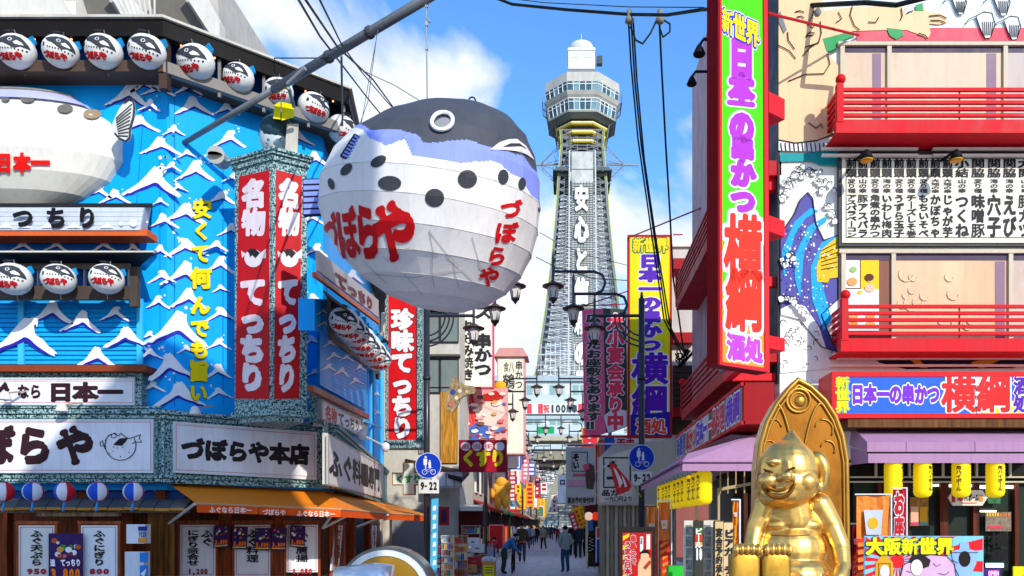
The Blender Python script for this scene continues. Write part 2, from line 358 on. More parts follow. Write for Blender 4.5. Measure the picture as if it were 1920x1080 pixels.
# top gallery: beam, recess, dividers
z1, z0 = zA(116, .5), zA(137, .5)
b = B(M('#57463d', .6)); band(b, WP, z0, z1, .42, .56, 0, 1); b.mat(M('#8a857f', .6)); band(b, WP, z0, z1, .42, .56, 1, 3); part('gallery_beam', b, lb)
b = B(M('#57463d', .6)); band(b, WP, z0+.04, z0+.09, 0, .42); part('gallery_floor', b, lb)
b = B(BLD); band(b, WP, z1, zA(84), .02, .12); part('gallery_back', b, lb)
for px in (-6, 75, 157, 237):
    q = W(px, 100, 15.5); b = B(M('#cfe4f2')); b.box((q.x, 15.85, (z1+zA(84))/2), (.05, .06, zA(84)-z1+.1)); part('divider', b, lb)
q = offp(WP, .5)[1]; b = B(M('#4a3a33', .6)); b.box((q.x, q.y+.05, 10.62), (.16, .16, 1.15)); part('corner_post', b, lb)
for k in (.28, .52, .78, 1.0):
    q = offp(WP, .5)[1].lerp(offp(WP, .5)[2], k); b = B(M('#8f8a86', .5)); b.box((q.x, q.y, 10.7), (.05, .05, .9)); part('gallery_strut', b, lb)
# waves
def chaikin(P):
    o = []
    for i in range(len(P)):
        a, c = P[i], P[(i+1) % len(P)]; o += [(a[0]*.75+c[0]*.25, a[1]*.75+c[1]*.25), (a[0]*.25+c[0]*.75, a[1]*.25+c[1]*.75)]
    return o
def wave(b, pl, cx, cy, s, off=.006, flip=1, k=0):
    rnd = random.Random(int(cx*7+cy)); sk = rnd.uniform(-.25, .25); hh = rnd.uniform(.85, 1.2)
    if flip == 1 and rnd.random() < .35: flip = -1
    T_ = [(-.5, .17), (-.36, .09), (-.24, .02), (-.14, -.10), (-.07, -.20), (-.01, -.255), (.03, -.235), (.07, -.25), (.10, -.20), (.125, -.215), (.13, -.14), (.17, -.06), (.27, .02), (.36, .10), (.43, .13), (.5, .205), (.43, .19), (.46, .225), (.38, .19), (.28, .14), (.18, .08), (.09, .015), (.03, -.015), (-.04, .02), (-.16, .07), (-.27, .10), (-.34, .155), (-.38, .14), (-.43, .18)]
    U = [(-.47, .165), (-.36, .14), (-.26, .08), (-.14, .05), (-.03, -.0), (.03, -.03), (.1, .01), (.2, .065), (.3, .13), (.4, .19), (.3, .175), (.2, .125), (.12, .08), (.03, .025), (-.05, .06), (-.15, .10), (-.24, .12), (-.31, .17), (-.37, .165), (-.42, .19)]
    j = lambda: rnd.uniform(-.010, .010); g = lambda x, y: (cx+flip*(x-sk*y*.8)*s, cy+y*hh*s)
    curl = rnd.random() < .5
    if curl: T_ = T_[:8]+[(.10, -.26), (.16, -.235), (.185, -.17), (.165, -.12), (.15, -.165), (.125, -.17), (.13, -.12), (.17, -.05)]+T_[12:]
    b.mat(PUR); pl.poly(b, chaikin([g(x+.005, y+.012) for x, y in U]), off)
    b.mat(WAVE); pl.poly(b, chaikin([g(x+j(), y+j()) for x, y in T_]), off+.004)
    for m in range(k):
        a = rnd.uniform(.5, 1); dx, dy = cx+flip*(rnd.uniform(.1, .32))*s, cy-rnd.uniform(.22, .42)*s; r = rnd.uniform(.012, .035)*max(s, 60)
        b.mat(WAVE); pl.poly(b, [(dx+r*math.cos(t*.785)*rnd.uniform(.8, 1.1), dy+r*math.sin(t*.785)) for t in range(8)], off+.004)
b = B(WAVE)
for a in ((262, 233, 78, 1), (297, 168, 70, 0), (272, 160, 60, 0), (287, 343, 118, 5), (215, 370, 66, 1), (183, 360, 62, 0), (300, 275, 84, 2), (240, 180, 90, 0), (306, 415, 60, 0), (305, 520, 58, 0)): wave(b, LA, *a[:3], k=a[3])
for a in ((362, 200, 80, 1), (365, 322, 78, 5), (430, 262, 66, 3), (415, 372, 66, 1), (345, 402, 92, 2), (432, 432, 52, 1), (350, 466, 88, 3), (345, 515, 92, 1), (412, 498, 60, 3), (352, 562, 80, 2), (415, 590, 62, 0), (330, 620, 130, 4), (410, 646, 52, 2), (322, 690, 100, 3), (410, 698, 58, 2), (338, 742, 106, 4), (412, 738, 54, 2), (470, 200, 60, 1), (560, 260, 60, 1), (590, 300, 60, 0), (600, 360, 50, 0), (585, 410, 50, 2), (592, 470, 50, 0), (588, 560, 46, 1), (586, 640, 44, 0), (590, 700, 40, 0), (582, 745, 30, 0)): wave(b, LB, *a[:3], k=a[3])
for a in ((608, 585, 26, 0), (609, 606, 26, 0), (706, 700, 24, 1), (706, 740, 24, 1), (708, 775, 24, 1), (660, 520, 50, 1), (700, 560, 40, 0), (640, 330, 60, 1), (670, 420, 60, 0), (700, 480, 40, 0)): wave(b, LC, *a[:3], k=a[3], off=.012)
rw = random.Random(21); done = [(262, 233), (297, 168), (287, 343), (215, 370), (183, 360), (300, 275), (240, 180), (306, 415), (305, 520), (362, 200), (365, 322), (430, 262), (415, 372), (345, 402), (432, 432), (350, 466), (345, 515), (412, 498), (352, 562), (415, 590), (330, 620), (410, 646), (322, 690), (410, 698), (338, 742), (412, 738), (379, 391)]
for k in range(900):
    x, y = rw.uniform(268, 436), rw.uniform(158, 752)
    if abs(x-379) < 22 or any((x-u)**2/1.9+(y-v)**2 < 32**2 for u, v in done): continue
    if x < 300 and y < 300 and x < 262+(y-200)*.1: continue
    done.append((x, y)); wave(b, LA if x < 316 else LB, x, y, rw.uniform(34, 56), k=rw.choice((0, 1, 2)), off=.016+.0002*k)
spart('painted_wave', b, lb)
b = B(M('#0b74c8', .4))                       # panel joints of the painted cladding
for x0, y0, x1, y1 in ((275, 140, 256, 380), (300, 300, 300, 640)): pa, pb = LA.p(x0, y0, .003), LA.p(x1, y1, .003); b.bar(pa, pb, .012, .004, up=(0, 1, 0))
for x, y0, y1 in ((327, 150, 760), (418, 290, 760)): b.bar(LB.p(x, y0, .003), LB.p(x, y1, .003), .015, .006)
part('panel_joint', b, lb)
# yellow raised letters
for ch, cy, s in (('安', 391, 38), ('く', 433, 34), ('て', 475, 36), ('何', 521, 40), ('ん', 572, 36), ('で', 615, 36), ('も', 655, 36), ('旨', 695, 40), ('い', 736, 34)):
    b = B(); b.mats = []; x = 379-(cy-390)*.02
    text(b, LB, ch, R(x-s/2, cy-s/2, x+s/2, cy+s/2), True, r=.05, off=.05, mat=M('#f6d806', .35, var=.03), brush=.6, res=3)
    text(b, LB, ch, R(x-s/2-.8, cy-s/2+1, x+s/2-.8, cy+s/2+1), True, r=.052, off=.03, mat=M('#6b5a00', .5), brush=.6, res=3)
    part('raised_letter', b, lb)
# shelf roof with white sloping boards (left front)
b = B(M('#26262a', .5)); b.hexa([LA.p(-40, 388, .6), LA.p(286, 388, .6), LA.p(286, 381, .6), LA.p(-40, 381, .6)], [LA.p(-40, 388, 0), LA.p(286, 388, 0), LA.p(286, 381, 0), LA.p(-40, 381, 0)]); part('canopy_cap', b, lb)
for k in range(5):
    y0 = 389+k*8.6; d = .60+.03*k; b = B(M('#ccd3dc', .5)); LA.slab(b, [(-40, y0), (270-k*1.5, y0), (268-k*1.5, y0+8), (-40, y0+8)], d, .03); part('canopy_board', b, lb)
b = B(M('#b9c8d8', .5)); b.hexa([LA.p(272, 389, .6), LA.p(284, 389, .3), LA.p(276, 432, .35), LA.p(265, 432, .72)], [LA.p(270, 389, .5), LA.p(280, 389, .25), LA.p(272, 432, .3), LA.p(262, 432, .65)]); part('canopy_end', b, lb)
b = B(BLK)
for ch, x in (('て', -20), ('つ', 43), ('ち', 105), ('り', 163)): text(b, LA, ch, R(x-20, 388, x+20, 428), False, r=.045, off=.76, mat=M('#17151a', .5), brush=1.1, res=3)
for x in (10, 45, 90, 138, 200): b.mat(WAVE); LA.poly(b, [(x-14, 427), (x-4, 421), (x, 417), (x+6, 422), (x+14, 427)], .745)
for x, y, r in ((227, 419, 4), (250, 418, 7), (276, 416, 2)): b.mat(WAVE); LA.poly(b, [(x+r*math.cos(t*.52), y+r*math.sin(t*.52)) for t in range(12)], .76)
spart('canopy_lettering', b, lb)
b = B(M('#d8622a', .5)); LA.slab(b, R(-40, 429, 276, 442), .7, .4); part('canopy_trim', b, lb)
b = B(BLD); LA.slab(b, R(-40, 443, 262, 473), .25, .2)
for x in (42, 105, 195): wave(b, LA, x, 462, 50, off=.256)
wave(b, LA, 250, 466, 40, off=.256); part('frieze', b, lb)
b = B(M('#1b1512', .7)); b.hexa([LA.p(-40, 476, 1.0), LA.p(288, 476, 1.0), LA.p(288, 471, 1.0), LA.p(-40, 471, 1.0)], [LA.p(-40, 500, 0), LA.p(262, 500, 0), LA.p(262, 496, 0), LA.p(-40, 496, 0)]); part('gallery_canopy', b, lb)
b = B(M('#d8d2c0', .5)); LA.slab(b, R(-40, 470, 288, 473), 1.02, .04); part('gallery_canopy_edge', b, lb)
b = B(M('#54483f', .6)); LA.slab(b, R(-40, 536, 256, 561), .55, .1); part('gallery_beam', b, lb)
b = B(M('#54483f', .6)); LA.slab(b, R(243, 500, 257, 574), .56, .12); part('gallery_post', b, lb)
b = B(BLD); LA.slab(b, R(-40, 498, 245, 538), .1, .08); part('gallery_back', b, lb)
for x in (-24, 70, 157, 240): b = B(M('#dfe4e6')); LA.slab(b, R(x-1, 500, x+1.5, 536), .2, .08); part('divider', b, lb)
b = B(M('#b7a58c')); LA.slab(b, R(-40, 494, 243, 503), .3, .05); part('gallery_trim', b, lb)
# roller shutters (front): slats
for k in range(14):
    y0 = 561+k*8.7; b = B(M('#15a8ee', .3, var=.05)); b.hexa([LA.p(-40, y0+8.4, .12), LA.p(258, y0+8.4, .12), LA.p(258, y0, .08), LA.p(-40, y0, .08)], [LA.p(-40, y0+8.4, .03), LA.p(258, y0+8.4, .03), LA.p(258, y0, .03), LA.p(-40, y0, .03)]); part('shutter_slat', b, lb)
b = B(M('#3fc4f4', .35))
for x in (39, 262): LA.slab(b, R(x-6, 560, x+5, 683), .15, .05)
spart('shutter_guide', b, lb)
b = B(WAVE)
for a in ((43, 634, 140, 1, .155), (152, 605, 82, 0, .128), (180, 672, 84, 0, .128), (95, 588, 90, 0, .128), (215, 590, 60, 0, .128), (238, 634, 92, 0, .156)): wave(b, LA, a[0], a[1], a[2], off=a[4])
spart('painted_wave', b, lb)
b = B(M('#8e3f1f', .5)); LA.slab(b, R(-40, 684, 273, 696), .45, .45); part('gutter', b, lb)
# granite sign bands
b = B(GRAN)
LA.slab(b, R(-40, 697, 265, 770), .22, .22)
for k, (a, c) in enumerate(((697, 704), (706, 709))): LA.slab(b, R(-40, a, 265, c), .26+.0*k, .03)
LA.slab(b, R(254, 709, 265, 760), .26, .03)
for k in range(3): LA.slab(b, R(-40, 762+k*5, 300, 765+k*5), .30+.03*k, .08)
part('granite_band', b, lb)
ZB0, ZB1 = zA(903, .35), zA(773, .35)
b = B(GRAN); band(b, WP, ZB0, ZB1, 0, .30)
for d, a, c in ((.40, ZB1-.03, ZB1+.05), (.36, ZB1-.12, ZB1-.05), (.40, ZB0-.03, ZB0+.05), (.36, ZB0+.07, ZB0+.14)): band(b, WP, a, c, .25, d)
part('granite_cornice', b, lb)
b = B(GRAN)
for q, px in ((LA, 292), (LA, 305), (LB, 322.5), (LB, 597), (LC, 613)): q.slab(b, R(px-3.0, 790, px+3.0, 893), .35, .05)
spart('granite_pilaster', b, lb)
# recess under the cornice: dark blue wall band
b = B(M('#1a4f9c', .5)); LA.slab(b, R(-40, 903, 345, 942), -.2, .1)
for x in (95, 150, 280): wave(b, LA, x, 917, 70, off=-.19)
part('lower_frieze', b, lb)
# shingled roof over the menu boards
k = 0
for k in range(13):
    x0 = -30+k*29; w_ = 27.5; y0 = 938+random.uniform(-1, 1)
    b = B(M(random.choice(['#6c6a68', '#7d7466', '#5a5d62']), .8, bump=.3)); f0 = [LA.p(x0+12, y0-3, 0), LA.p(x0+12+w_, y0-3, 0), LA.p(x0+w_, y0+14, .8), LA.p(x0, y0+14, .8)]
    b.prism(f0, (0, 0, -.04)); b.mat(M('#c08b3c', .7)); g0 = [LA.p(x0, y0+14, .81), LA.p(x0+w_, y0+14, .81), LA.p(x0+w_, y0+19, .81), LA.p(x0, y0+19, .81)]; b.prism(g0, (0, .02, 0)); part('shingle', b, lb)
b = B(M('#9a8468', .7, kind='wood')); LA.slab(b, R(68, 961, 222, 968), .6, .12); LA.slab(b, R(-20, 958, 330, 961), .5, .6); part('eave_beam', b, lb)

# side wall (along the street)
b = B(M('#c9c2bb', .5)); q0 = [(598, 470), (710, 563), (710, 595), (598, 508)]; LC.slab(b, q0, .5, .06); part('side_canopy_board', b, lb)
b = B(M('#d8622a', .5)); LC.slab(b, [(594, 508), (620, 517), (714, 600), (713, 606), (618, 526), (594, 518)][:4], .55, .08) if 0 else LC.slab(b, [(594, 510), (712, 601), (712, 608), (594, 519)], .52, .08); part('side_canopy_trim', b, lb)
b = B(); b.mats = []; text(b, LC, 'てっちり', [(628, 505), (700, 562), (700, 584), (628, 530)], False, r=.05, off=.52, mat=M('#7b1a20'), brush=.8); part('side_canopy_lettering', b, lb)
b = B(M('#2c2420', .7)); b.hexa([LC.p(606, 548, .9), LC.p(729, 643, .9), LC.p(729, 640, .9), LC.p(606, 543, .9)], [LC.p(614, 560, .0), LC.p(726, 648, 0), LC.p(726, 644, 0), LC.p(614, 556, 0)]); part('side_gallery_canopy', b, lb)
b = B(M('#9c7a5a', .6)); LC.slab(b, [(625, 628), (714, 700), (714, 706), (625, 637)], .2, .06); part('side_gallery_beam', b, lb)
b = B(M('#57473e', .6)); LC.slab(b, [(621, 556), (625, 559), (625, 636), (621, 632)], .5, .08); LC.slab(b, [(709, 650), (711, 652), (711, 712), (709, 710)], .2, .1); spart('side_gallery_post', b, lb)
b = B(M('#9a958f', .6)); LC.slab(b, [(626, 575), (712, 655), (712, 700), (626, 630)], .06, .05); part('side_gallery_back', b, lb)
b = B(BLU); LC.slab(b, [(590, 560), (622, 562), (622, 622), (590, 620)], .3, .3)
for a in ((606, 585, 26, 0), (607, 608, 28, 0)): wave(b, LC, *a[:3], off=.306)
part('side_panel', b, lb)
for k in range(17):
    f = k/17; g = (k+.94)/17; lp = lambda t: [(600, 622+t*100), (688, 648+t*122)]
    a, c = lp(f), lp(g); b = B(M('#18a4f6', .5)); LC.slab(b, [a[0], a[1], c[1], c[0]], .10, .06); part('shutter_slat', b, lb)
b = B(WAVE)
for a in ((628, 668, 36, 0), (650, 672, 30, 0), (640, 698, 36, 0), (668, 715, 30, 0), (616, 690, 34, 0), (675, 690, 26, 0), (620, 645, 30, 0)): wave(b, LC, *a[:3], off=.106)
spart('painted_wave', b, lb)
b = B(M('#8a4430', .5)); LC.slab(b, [(588, 722), (692, 777), (692, 786), (588, 734)], .4, .12); part('gutter', b, lb)
b = B(GRAN); LC.slab(b, [(594, 737), (690, 790), (690, 822), (594, 790)], .15, .15); part('granite_band', b, lb)
b = B(M('#48c0f4', .35))
for x in (697, 716): b.tube([LC.p(x, 690, .12), LC.p(x, 925, .12)], .09, 8)
LC.slab(b, [(684, 787), (716, 800), (716, 804), (684, 791)], .2, .05); part('downpipe', b, lb)

# signs on the restaurant
HK = dict(r=.055, mat=M('#34181f', .5), brush=.9, res=3)
sign('shop_sign', 'long white sign with dark brush lettering meaning best in Japan, above the granite cornice', LA, R(-40, 708, 252, 760), '#cfd8d8', '#e9e8ea', .1, 3, off=.30,
     texts=[('ぐ', R(-8, 716, 20, 752), False, HK), ('なら', R(32, 720, 78, 748), False, dict(r=.04, mat=M('#34181f', .5), brush=.9, res=3)), ('日本一', R(90, 717, 230, 753), False, HK)])
sign('shop_sign', 'largest white shop sign with giant brown hiragana and a line drawn blowfish', LA, R(-40, 786, 287, 887), '#d9dfe0', '#ecebee', .1, 3, off=.40,
     texts=[('ぼ', R(-36, 798, 26, 872), False, HK), ('ら', R(30, 798, 98, 872), False, HK), ('や', R(106, 798, 176, 872), False, HK)])
sign('shop_sign', 'white corner sign with seven dark brush characters beside the orange awning', LB, [(325, 790), (594, 810), (594, 900), (325, 886)], '#d9dfe0', '#ecebee', .1, 3, off=.40,
     texts=[('づぼらや本店', [(340, 820), (580, 834), (580, 872), (340, 862)], False, dict(r=.055, mat=M('#2a2228', .5), brush=.8, res=3))])
sign('shop_sign', 'white side street sign with blowfish cuisine lettering above the orange awning tip', LC, [(614, 812), (719, 872), (719, 935), (614, 908)], '#d9d2c4', '#f3ece6', .1, 3, off=.40,
     texts=[('ふぐ料理専門', [(617, 838), (712, 880), (712, 922), (617, 892)], False, dict(r=.045, mat=M('#2a2228', .5), brush=.6, res=3))])
sign('shop_sign', 'small white sign with red and black characters under the side wall gutter', LC, [(604, 748), (680, 786), (680, 818), (604, 786)], '#b9b2a8', '#f3f0ee', .1, 2, off=.25,
     texts=[('名物', [(610, 758), (632, 768), (632, 796), (610, 786)], False, dict(r=.05, mat=RED)), ('てっちり', [(634, 770), (674, 788), (674, 812), (634, 797)], False, dict(r=.045, mat=BLK))])
b = B(M('#c94a55', .5))
for pl, q, o in ((LA, R(-60, 714, 249, 755), .312), (LA, R(-60, 791, 283, 882), .412), (LB, [(330, 796), (590, 815), (590, 894), (330, 881)], .412)): pl.ring(b, q, .8, o, .002)
solo('sign_pinstripe', b, 'thin pink border lines round the white shop signs above the menu boards', 'trim')
# line drawn fish on the big sign
b = B(M('#2a2228')); P = lambda pts, r=.008: b.tube([LA.p(x, y, .416) for x, y in pts], r, 5)
P([(196+29*1.0*math.cos(t*.25)+30, 835+28*math.sin(t*.25)) for t in range(-2, 15)])
P([(197, 842), (192, 826), (188, 829), (188, 836), (196, 836)]); P([(197, 826), (204, 816), (216, 812), (222, 818), (226, 812), (236, 820), (243, 822), (264, 815), (261, 822), (266, 829), (252, 829), (248, 832)])
P([(213+5*math.cos(t*.6), 817+4*math.sin(t*.6)) for t in range(11)], .007)
LA.poly(b, [(212, 834), (224, 822), (240, 821), (236, 828), (228, 836), (218, 835)], .416)
for x, y in ((205, 850), (212, 846), (226, 856), (242, 848), (213, 838), (220, 840), (230, 839)): LA.poly(b, [(x-1.4, y), (x, y-1.4), (x+1.4, y), (x, y+1.4)], .416)
solo('fish_emblem', b, 'line drawing of a round blowfish at the end of the largest white sign', 'emblem')
# half relief giant blowfish on the wall
t = thing('relief_blowfish', 'giant cream half round blowfish relief with red characters on the blue wall', 'fish figure', (-10.9, 15.6, 7))
cx, cz, rx, rz, ry = W(8, 270, 15.6).x, W(8, 268, 15.6).z, 2.12, 1.20, .75
def relsurf(a, e): return Vector((cx+rx*math.cos(e)*math.sin(a), 16-ry*math.cos(e)*math.cos(a), cz+rz*math.sin(e)))
nu, nv = 20, 9; vs = []; fs = []; b = B(M('#e9e5d8', .5, var=.06, scale=1))
for i in range(nv+1):
    for j in range(nu+1): vs.append(relsurf(-math.pi/2+math.pi*j/nu, -math.pi/2+math.pi*i/nv))
for i in range(nv):
    for j in range(nu): fs.append((i*(nu+1)+j, i*(nu+1)+j+1, (i+1)*(nu+1)+j+1, (i+1)*(nu+1)+j))
b.add(vs, fs); part('body', b, t)
def onrel(px, py, off=.02):
    for k in range(6):
        y = 15.4 if k == 0 else y
        p = W(px, py, y); s = 1-((p.x-cx)/rx)**2-((p.z-cz)/rz)**2; y = 16-ry*math.sqrt(max(s, .001))
    return Vector((p.x, y-off, p.z))
b = B(M('#b9bcf0', .5)); 
top = []; bot = []
for k in range(25):
    a = -1.35+2.7*k/24; e1 = 1.25; top.append(relsurf(a, .98)+Vector((0, -.03, .03))); bot.append(relsurf(a, .70)+Vector((0, -.035, .02)))
for k in range(24): b.add([top[k], top[k+1], bot[k+1], bot[k]], [(0, 1, 2, 3)])
part('lavender_band', b, t)
b = B(M('#8f8a80', .5)); b.tube([relsurf(-1.45+2.9*k/24, .99)+Vector((0, -.02, .04)) for k in range(25)], .035, 6); part('rim', b, t)
b = B(M('#6e6c66', .5))
for x, y, r1, r2, c_ in ((12, 186, 8, 6, 0), (54, 186, 13, 8, 0), (124, 205, 15, 8, 0), (175, 215, 17, 9, 1)):
    b.mat(M('#a58e74', .5) if c_ else M('#6e6c66', .5)); b.poly([onrel(x+r1*math.cos(q*.4), y+r2*math.sin(q*.4), .035) for q in range(16)])
spart('spot', b, t)
b = B(M('#f01810', .4))
for ch, x0, x1 in (('日', -6, 24), ('本', 27, 59), ('一', 60, 95)):
    for vs, ff in lay(ch, False, .06, .6, 3): b.add([onrel(x0+(x1-x0)*a, 288+37*v, .03) for a, v in vs], ff)
part('lettering', b, t)
b = B(M('#d9d9d2', .5)); ol = [(209, 238), (212, 228), (222, 206), (232, 192), (242, 185), (250, 188), (252, 200), (250, 220), (244, 240), (243, 258), (236, 265), (224, 260), (215, 250)]
LA.extr(b, ol, .62, .05); part('fin', b, t)
b = B(M('#3b3d44', .6)); b.tube([LA.p(x, y, .64) for x, y in ol[3:]], .02, 5)
for k in range(9): b.tube([LA.p(217+k*.6, 222+k*4, .635), LA.p(247-k*.9, 195+k*7.5, .635)], .009, 4)
part('fin_ray', b, t)
# ================================================================= SMALL BLOWFISH LANTERNS
def sph(x, z, r=1.0, R_=(.33, .31, .30)):
    s = max(1-(x/R_[0])**2-(z/R_[2])**2, .0004); return Vector((x, -R_[1]*math.sqrt(s)*r-.002, z))
def sub_poly(pts, h):
    """fine triangulation of a 2D polygon"""
    xs = [p[0] for p in pts]; ys = [p[1] for p in pts]; V = [Vector(p) for p in pts]; n = len(V); E_ = [(i, (i+1) % n) for i in range(n)]
    x = min(xs)+h/2
    while x < max(xs):
        y = min(ys)+h/2
        while y < max(ys): V.append(Vector((x, y))); y += h
        x += h
    ov, oe, of, _, _, orf = cdt(V, [], [list(range(n)) if ar(V[:n]) > 0 else list(range(n))[::-1]], 0, 1e-5)
    return ov, [f for f, o in zip(of, orf) if o]
def small_fish():
    t = thing('blowfish_lantern', 'x', 'lantern', (0, 0, 0), 'small blowfish lanterns on the galleries')
    b = B(M('#ecebe4', .4, var=.05)); b.smooth = True; b.ell((0, 0, 0), (.33, .31, .30), 20, 12); part('body', b, t)
    def drape(name, pts, mat, off=.004, h=.03):
        b = B(mat); v, f = sub_poly(pts, h); b.add([sph(p[0], p[1])+Vector((0, -off, 0)) for p in v], f); part(name, b, t)
    cap = [(-.21, .20), (-.12, .235), (0, .262), (.11, .258), (.2, .215), (.26, .14), (.295, .07), (.305, .0), (.27, .03), (.20, .07), (.10, .06), (.02, .11), (-.06, .15), (-.14, .16)]
    drape('back', cap, M('#3c3f45', .45))
    b = B(M('#3c3f45', .45)); b.smooth = True; b.ell((0, .03, .13), (.24, .22, .175), 16, 8); part('hood', b, t)
    drape('mouth', [(.10, .155), (.16, .175), (.22, .13), (.245, .085), (.19, .10), (.13, .12)], M('#f2f2ee'), .012)
    c = sph(.055, .20); b = B(M('#f2f2ee')); b.tube([sph(.055+.03*math.cos(k*.63), .20+.022*math.sin(k*.63))+Vector((0, -.012, 0)) for k in range(10)], .008, 4, closed=True); part('eye', b, t)
    b = B(M('#2b2c30'))
    for k in range(9):
        x = -.14+k*.05; z = .075-.003*k-(.016*(k-4) if k > 4 else 0); r = .014
        v, f = sub_poly([(x+r*math.cos(q*.785), z+r*math.sin(q*.785)) for q in range(8)], .05); b.add([sph(p[0], p[1])+Vector((0, -.004, 0)) for p in v], f)
    v, f = sub_poly([(-.25, .06), (-.21, .07), (-.20, .13), (-.235, .13)], .05); b.add([sph(p[0], p[1])+Vector((0, -.004, 0)) for p in v], f)
    part('spots', b, t, kind='stuff')
    b = B(M('#c81a1e'))
    for i, ch in enumerate('づぼらや'):
        for vs, ff in lay(ch, False, .07, .4, 2): b.add([sph(-.24+i*.105+.115*a, -.0+.0*i-.14*v)+Vector((0, -.006, 0)) for a, v in vs], ff)
    part('lettering', b, t)
    b = B(M('#10a0e0', .4)); b.prism([(.17, .12, .19), (.31, .10, .24), (.34, .12, .12), (.27, .14, .06)], (0, .03, 0)); part('fin', b, t)
    b = B(STEEL); b.tube([(.08, 0, .26), (.08, 0, .35)], .012, 5); b.mat(M('#2a2a2e', .4)); b.smooth = True; b.ell((-.03, 0, .33), (.10, .06, .025), 10, 6); part('hook', b, t)
    b = B(STEEL); b.tube([(0, 0, -.29), (0, 0, -.40)], .01, 5); part('bracket', b, t)
    return t
SF = small_fish(); first = [True]
def put(proto, loc, rz, s, label, flag, tilt=0):
    o = proto if flag[0] else copy_tree(proto); flag[0] = False; rj = random.Random(label)
    if proto.name.startswith('blow'): rz += rj.uniform(-.22, .22); tilt += rj.uniform(-.12, .12); s *= rj.uniform(.95, 1.04)
    o.location = loc; o.rotation_euler = (tilt, rj.uniform(-.1, .1) if proto.name.startswith('blow') else 0, rz); o.scale = (s, s, s); o['label'] = label; return o
nm = ['leftmost', 'second', 'third', 'fourth']
for i, x in enumerate((32, 114, 195, 276)):
    put(SF, W(x, 97, 15.35), .15, 1.0, 'white blowfish lantern, %s in the top row under the dark roof facing the camera' % nm[i], first, .5)
for i, (x, y, rz, s) in enumerate(((367, 117, -.35, 1.12), (447, 146, -.2, 1.0), (522, 172, .2, .95), (588, 202, .5, 1.0), (641, 243, .9, 1.05))):
    q = LB.p(x, y, .55) if i < 4 else W(x, y, 18.1)
    put(SF, q, rz, s, 'white blowfish lantern on the sloping corner gallery, %s one from the square corner post' % ['first', 'second', 'third', 'fourth', 'fifth'][i], first, .5)
for i, x in enumerate((25, 110, 200)):
    put(SF, W(x, 523, 15.1), .15, .96, 'white blowfish lantern, %s of three in front of the blue boards above the shutters' % ['leftmost', 'middle', 'rightmost'][i], first, .3)
for i in range(7):
    k = i/6; q = LC.p(645+64*k, 601+72*k, .75)
    put(SF, q, .35, .92+.05*i, 'white blowfish lantern on the side street gallery, %s from the near end' % ['first', 'second', 'third', 'fourth', 'fifth', 'sixth', 'seventh'][i], first, .55)

# ================================================================= TWIN PILLAR SIGN
A, Bq, C, D = Vector((-5.62, 15.3)), Vector((-6.53, 15.75)), Vector((-5.08, 15.66)), Vector((-6.0, 16.95))
PL1 = Pl(Bq, A-Bq); PL2 = Pl(A, C-A)
t = thing('pillar_sign', 'tall three sided granite pillar sign with two red faces at the building corner', 'sign', (-5.8, 16, 4.1))
zt, zb = W(511, 300, 15.3).z, W(511, 768, 15.3).z
b = B(GRAN); b.prism([(p.x, p.y, zb) for p in (Bq, A, C, D)], (0, 0, zt-zb))
def grow(P, k): c = sum(P, Vector((0, 0)))/4; return [c+(p-c)*k for p in P]
for i, (k, a, c) in enumerate(((1.08, zt, zt+.10), (1.16, zt+.1, zt+.15), (1.22, zt+.15, zt+.20), (1.10, zb-.10, zb+.0), (.9, zb-.2, zb-.1))): b.prism([(p.x, p.y, a) for p in grow([Bq, A, C, D], k)], (0, 0, c-a))
part('case', b, t)
b = B(M('#c8141e', .3, var=.14, scale=1.2)); PL1.slab(b, [(448, 331), (504, 319), (504, 748), (441, 747)], .012, .01); PL2.slab(b, [(518, 318), (566, 331), (561, 747), (514, 748)], .012, .01); part('panel', b, t)
b = B(); b.mats = []; wl = M('#f4e3e6', .4); K = dict(r=.06, mat=wl, brush=1.0, res=3, off=.02)
text(b, PL1, '名物', [(455, 340), (498, 333), (498, 442), (453, 442)], True, **K); part('lettering', b, t); b = B(); b.mats = []; text(b, PL2, '名物', [(524, 333), (562, 340), (562, 442), (522, 442)], True, **K); part('lettering', b, t); b = B(); b.mats = []
text(b, PL1, 'てっちり', [(450, 520), (499, 520), (497, 738), (447, 730)], True, **K); part('lettering', b, t); b = B(); b.mats = []; text(b, PL2, 'てっちり', [(521, 520), (560, 520), (556, 730), (518, 738)], True, **K)
part('lettering', b, t)
b = B()
for pl, cx_, k in ((PL1, 475, 1), (PL2, 543, 1)):
    b.mat(M('#f0e2e4')); pl.poly(b, [(cx_+17*math.cos(q*.4), 484+17*math.sin(q*.4)) for q in range(16)], .02); pl.poly(b, [(cx_+12, 475), (cx_+24, 466), (cx_+23, 484), (cx_+14, 485)], .021); pl.poly(b, [(cx_-14, 476), (cx_-23, 470), (cx_-21, 484)], .021)
    b.mat(M('#26262b')); pl.poly(b, [(cx_-12, 470), (cx_-5, 466), (cx_+4, 467), (cx_+12, 474), (cx_+4, 484), (cx_-2, 478), (cx_-6, 482), (cx_-8, 475)], .025)
spart('fish_emblem', b, t)
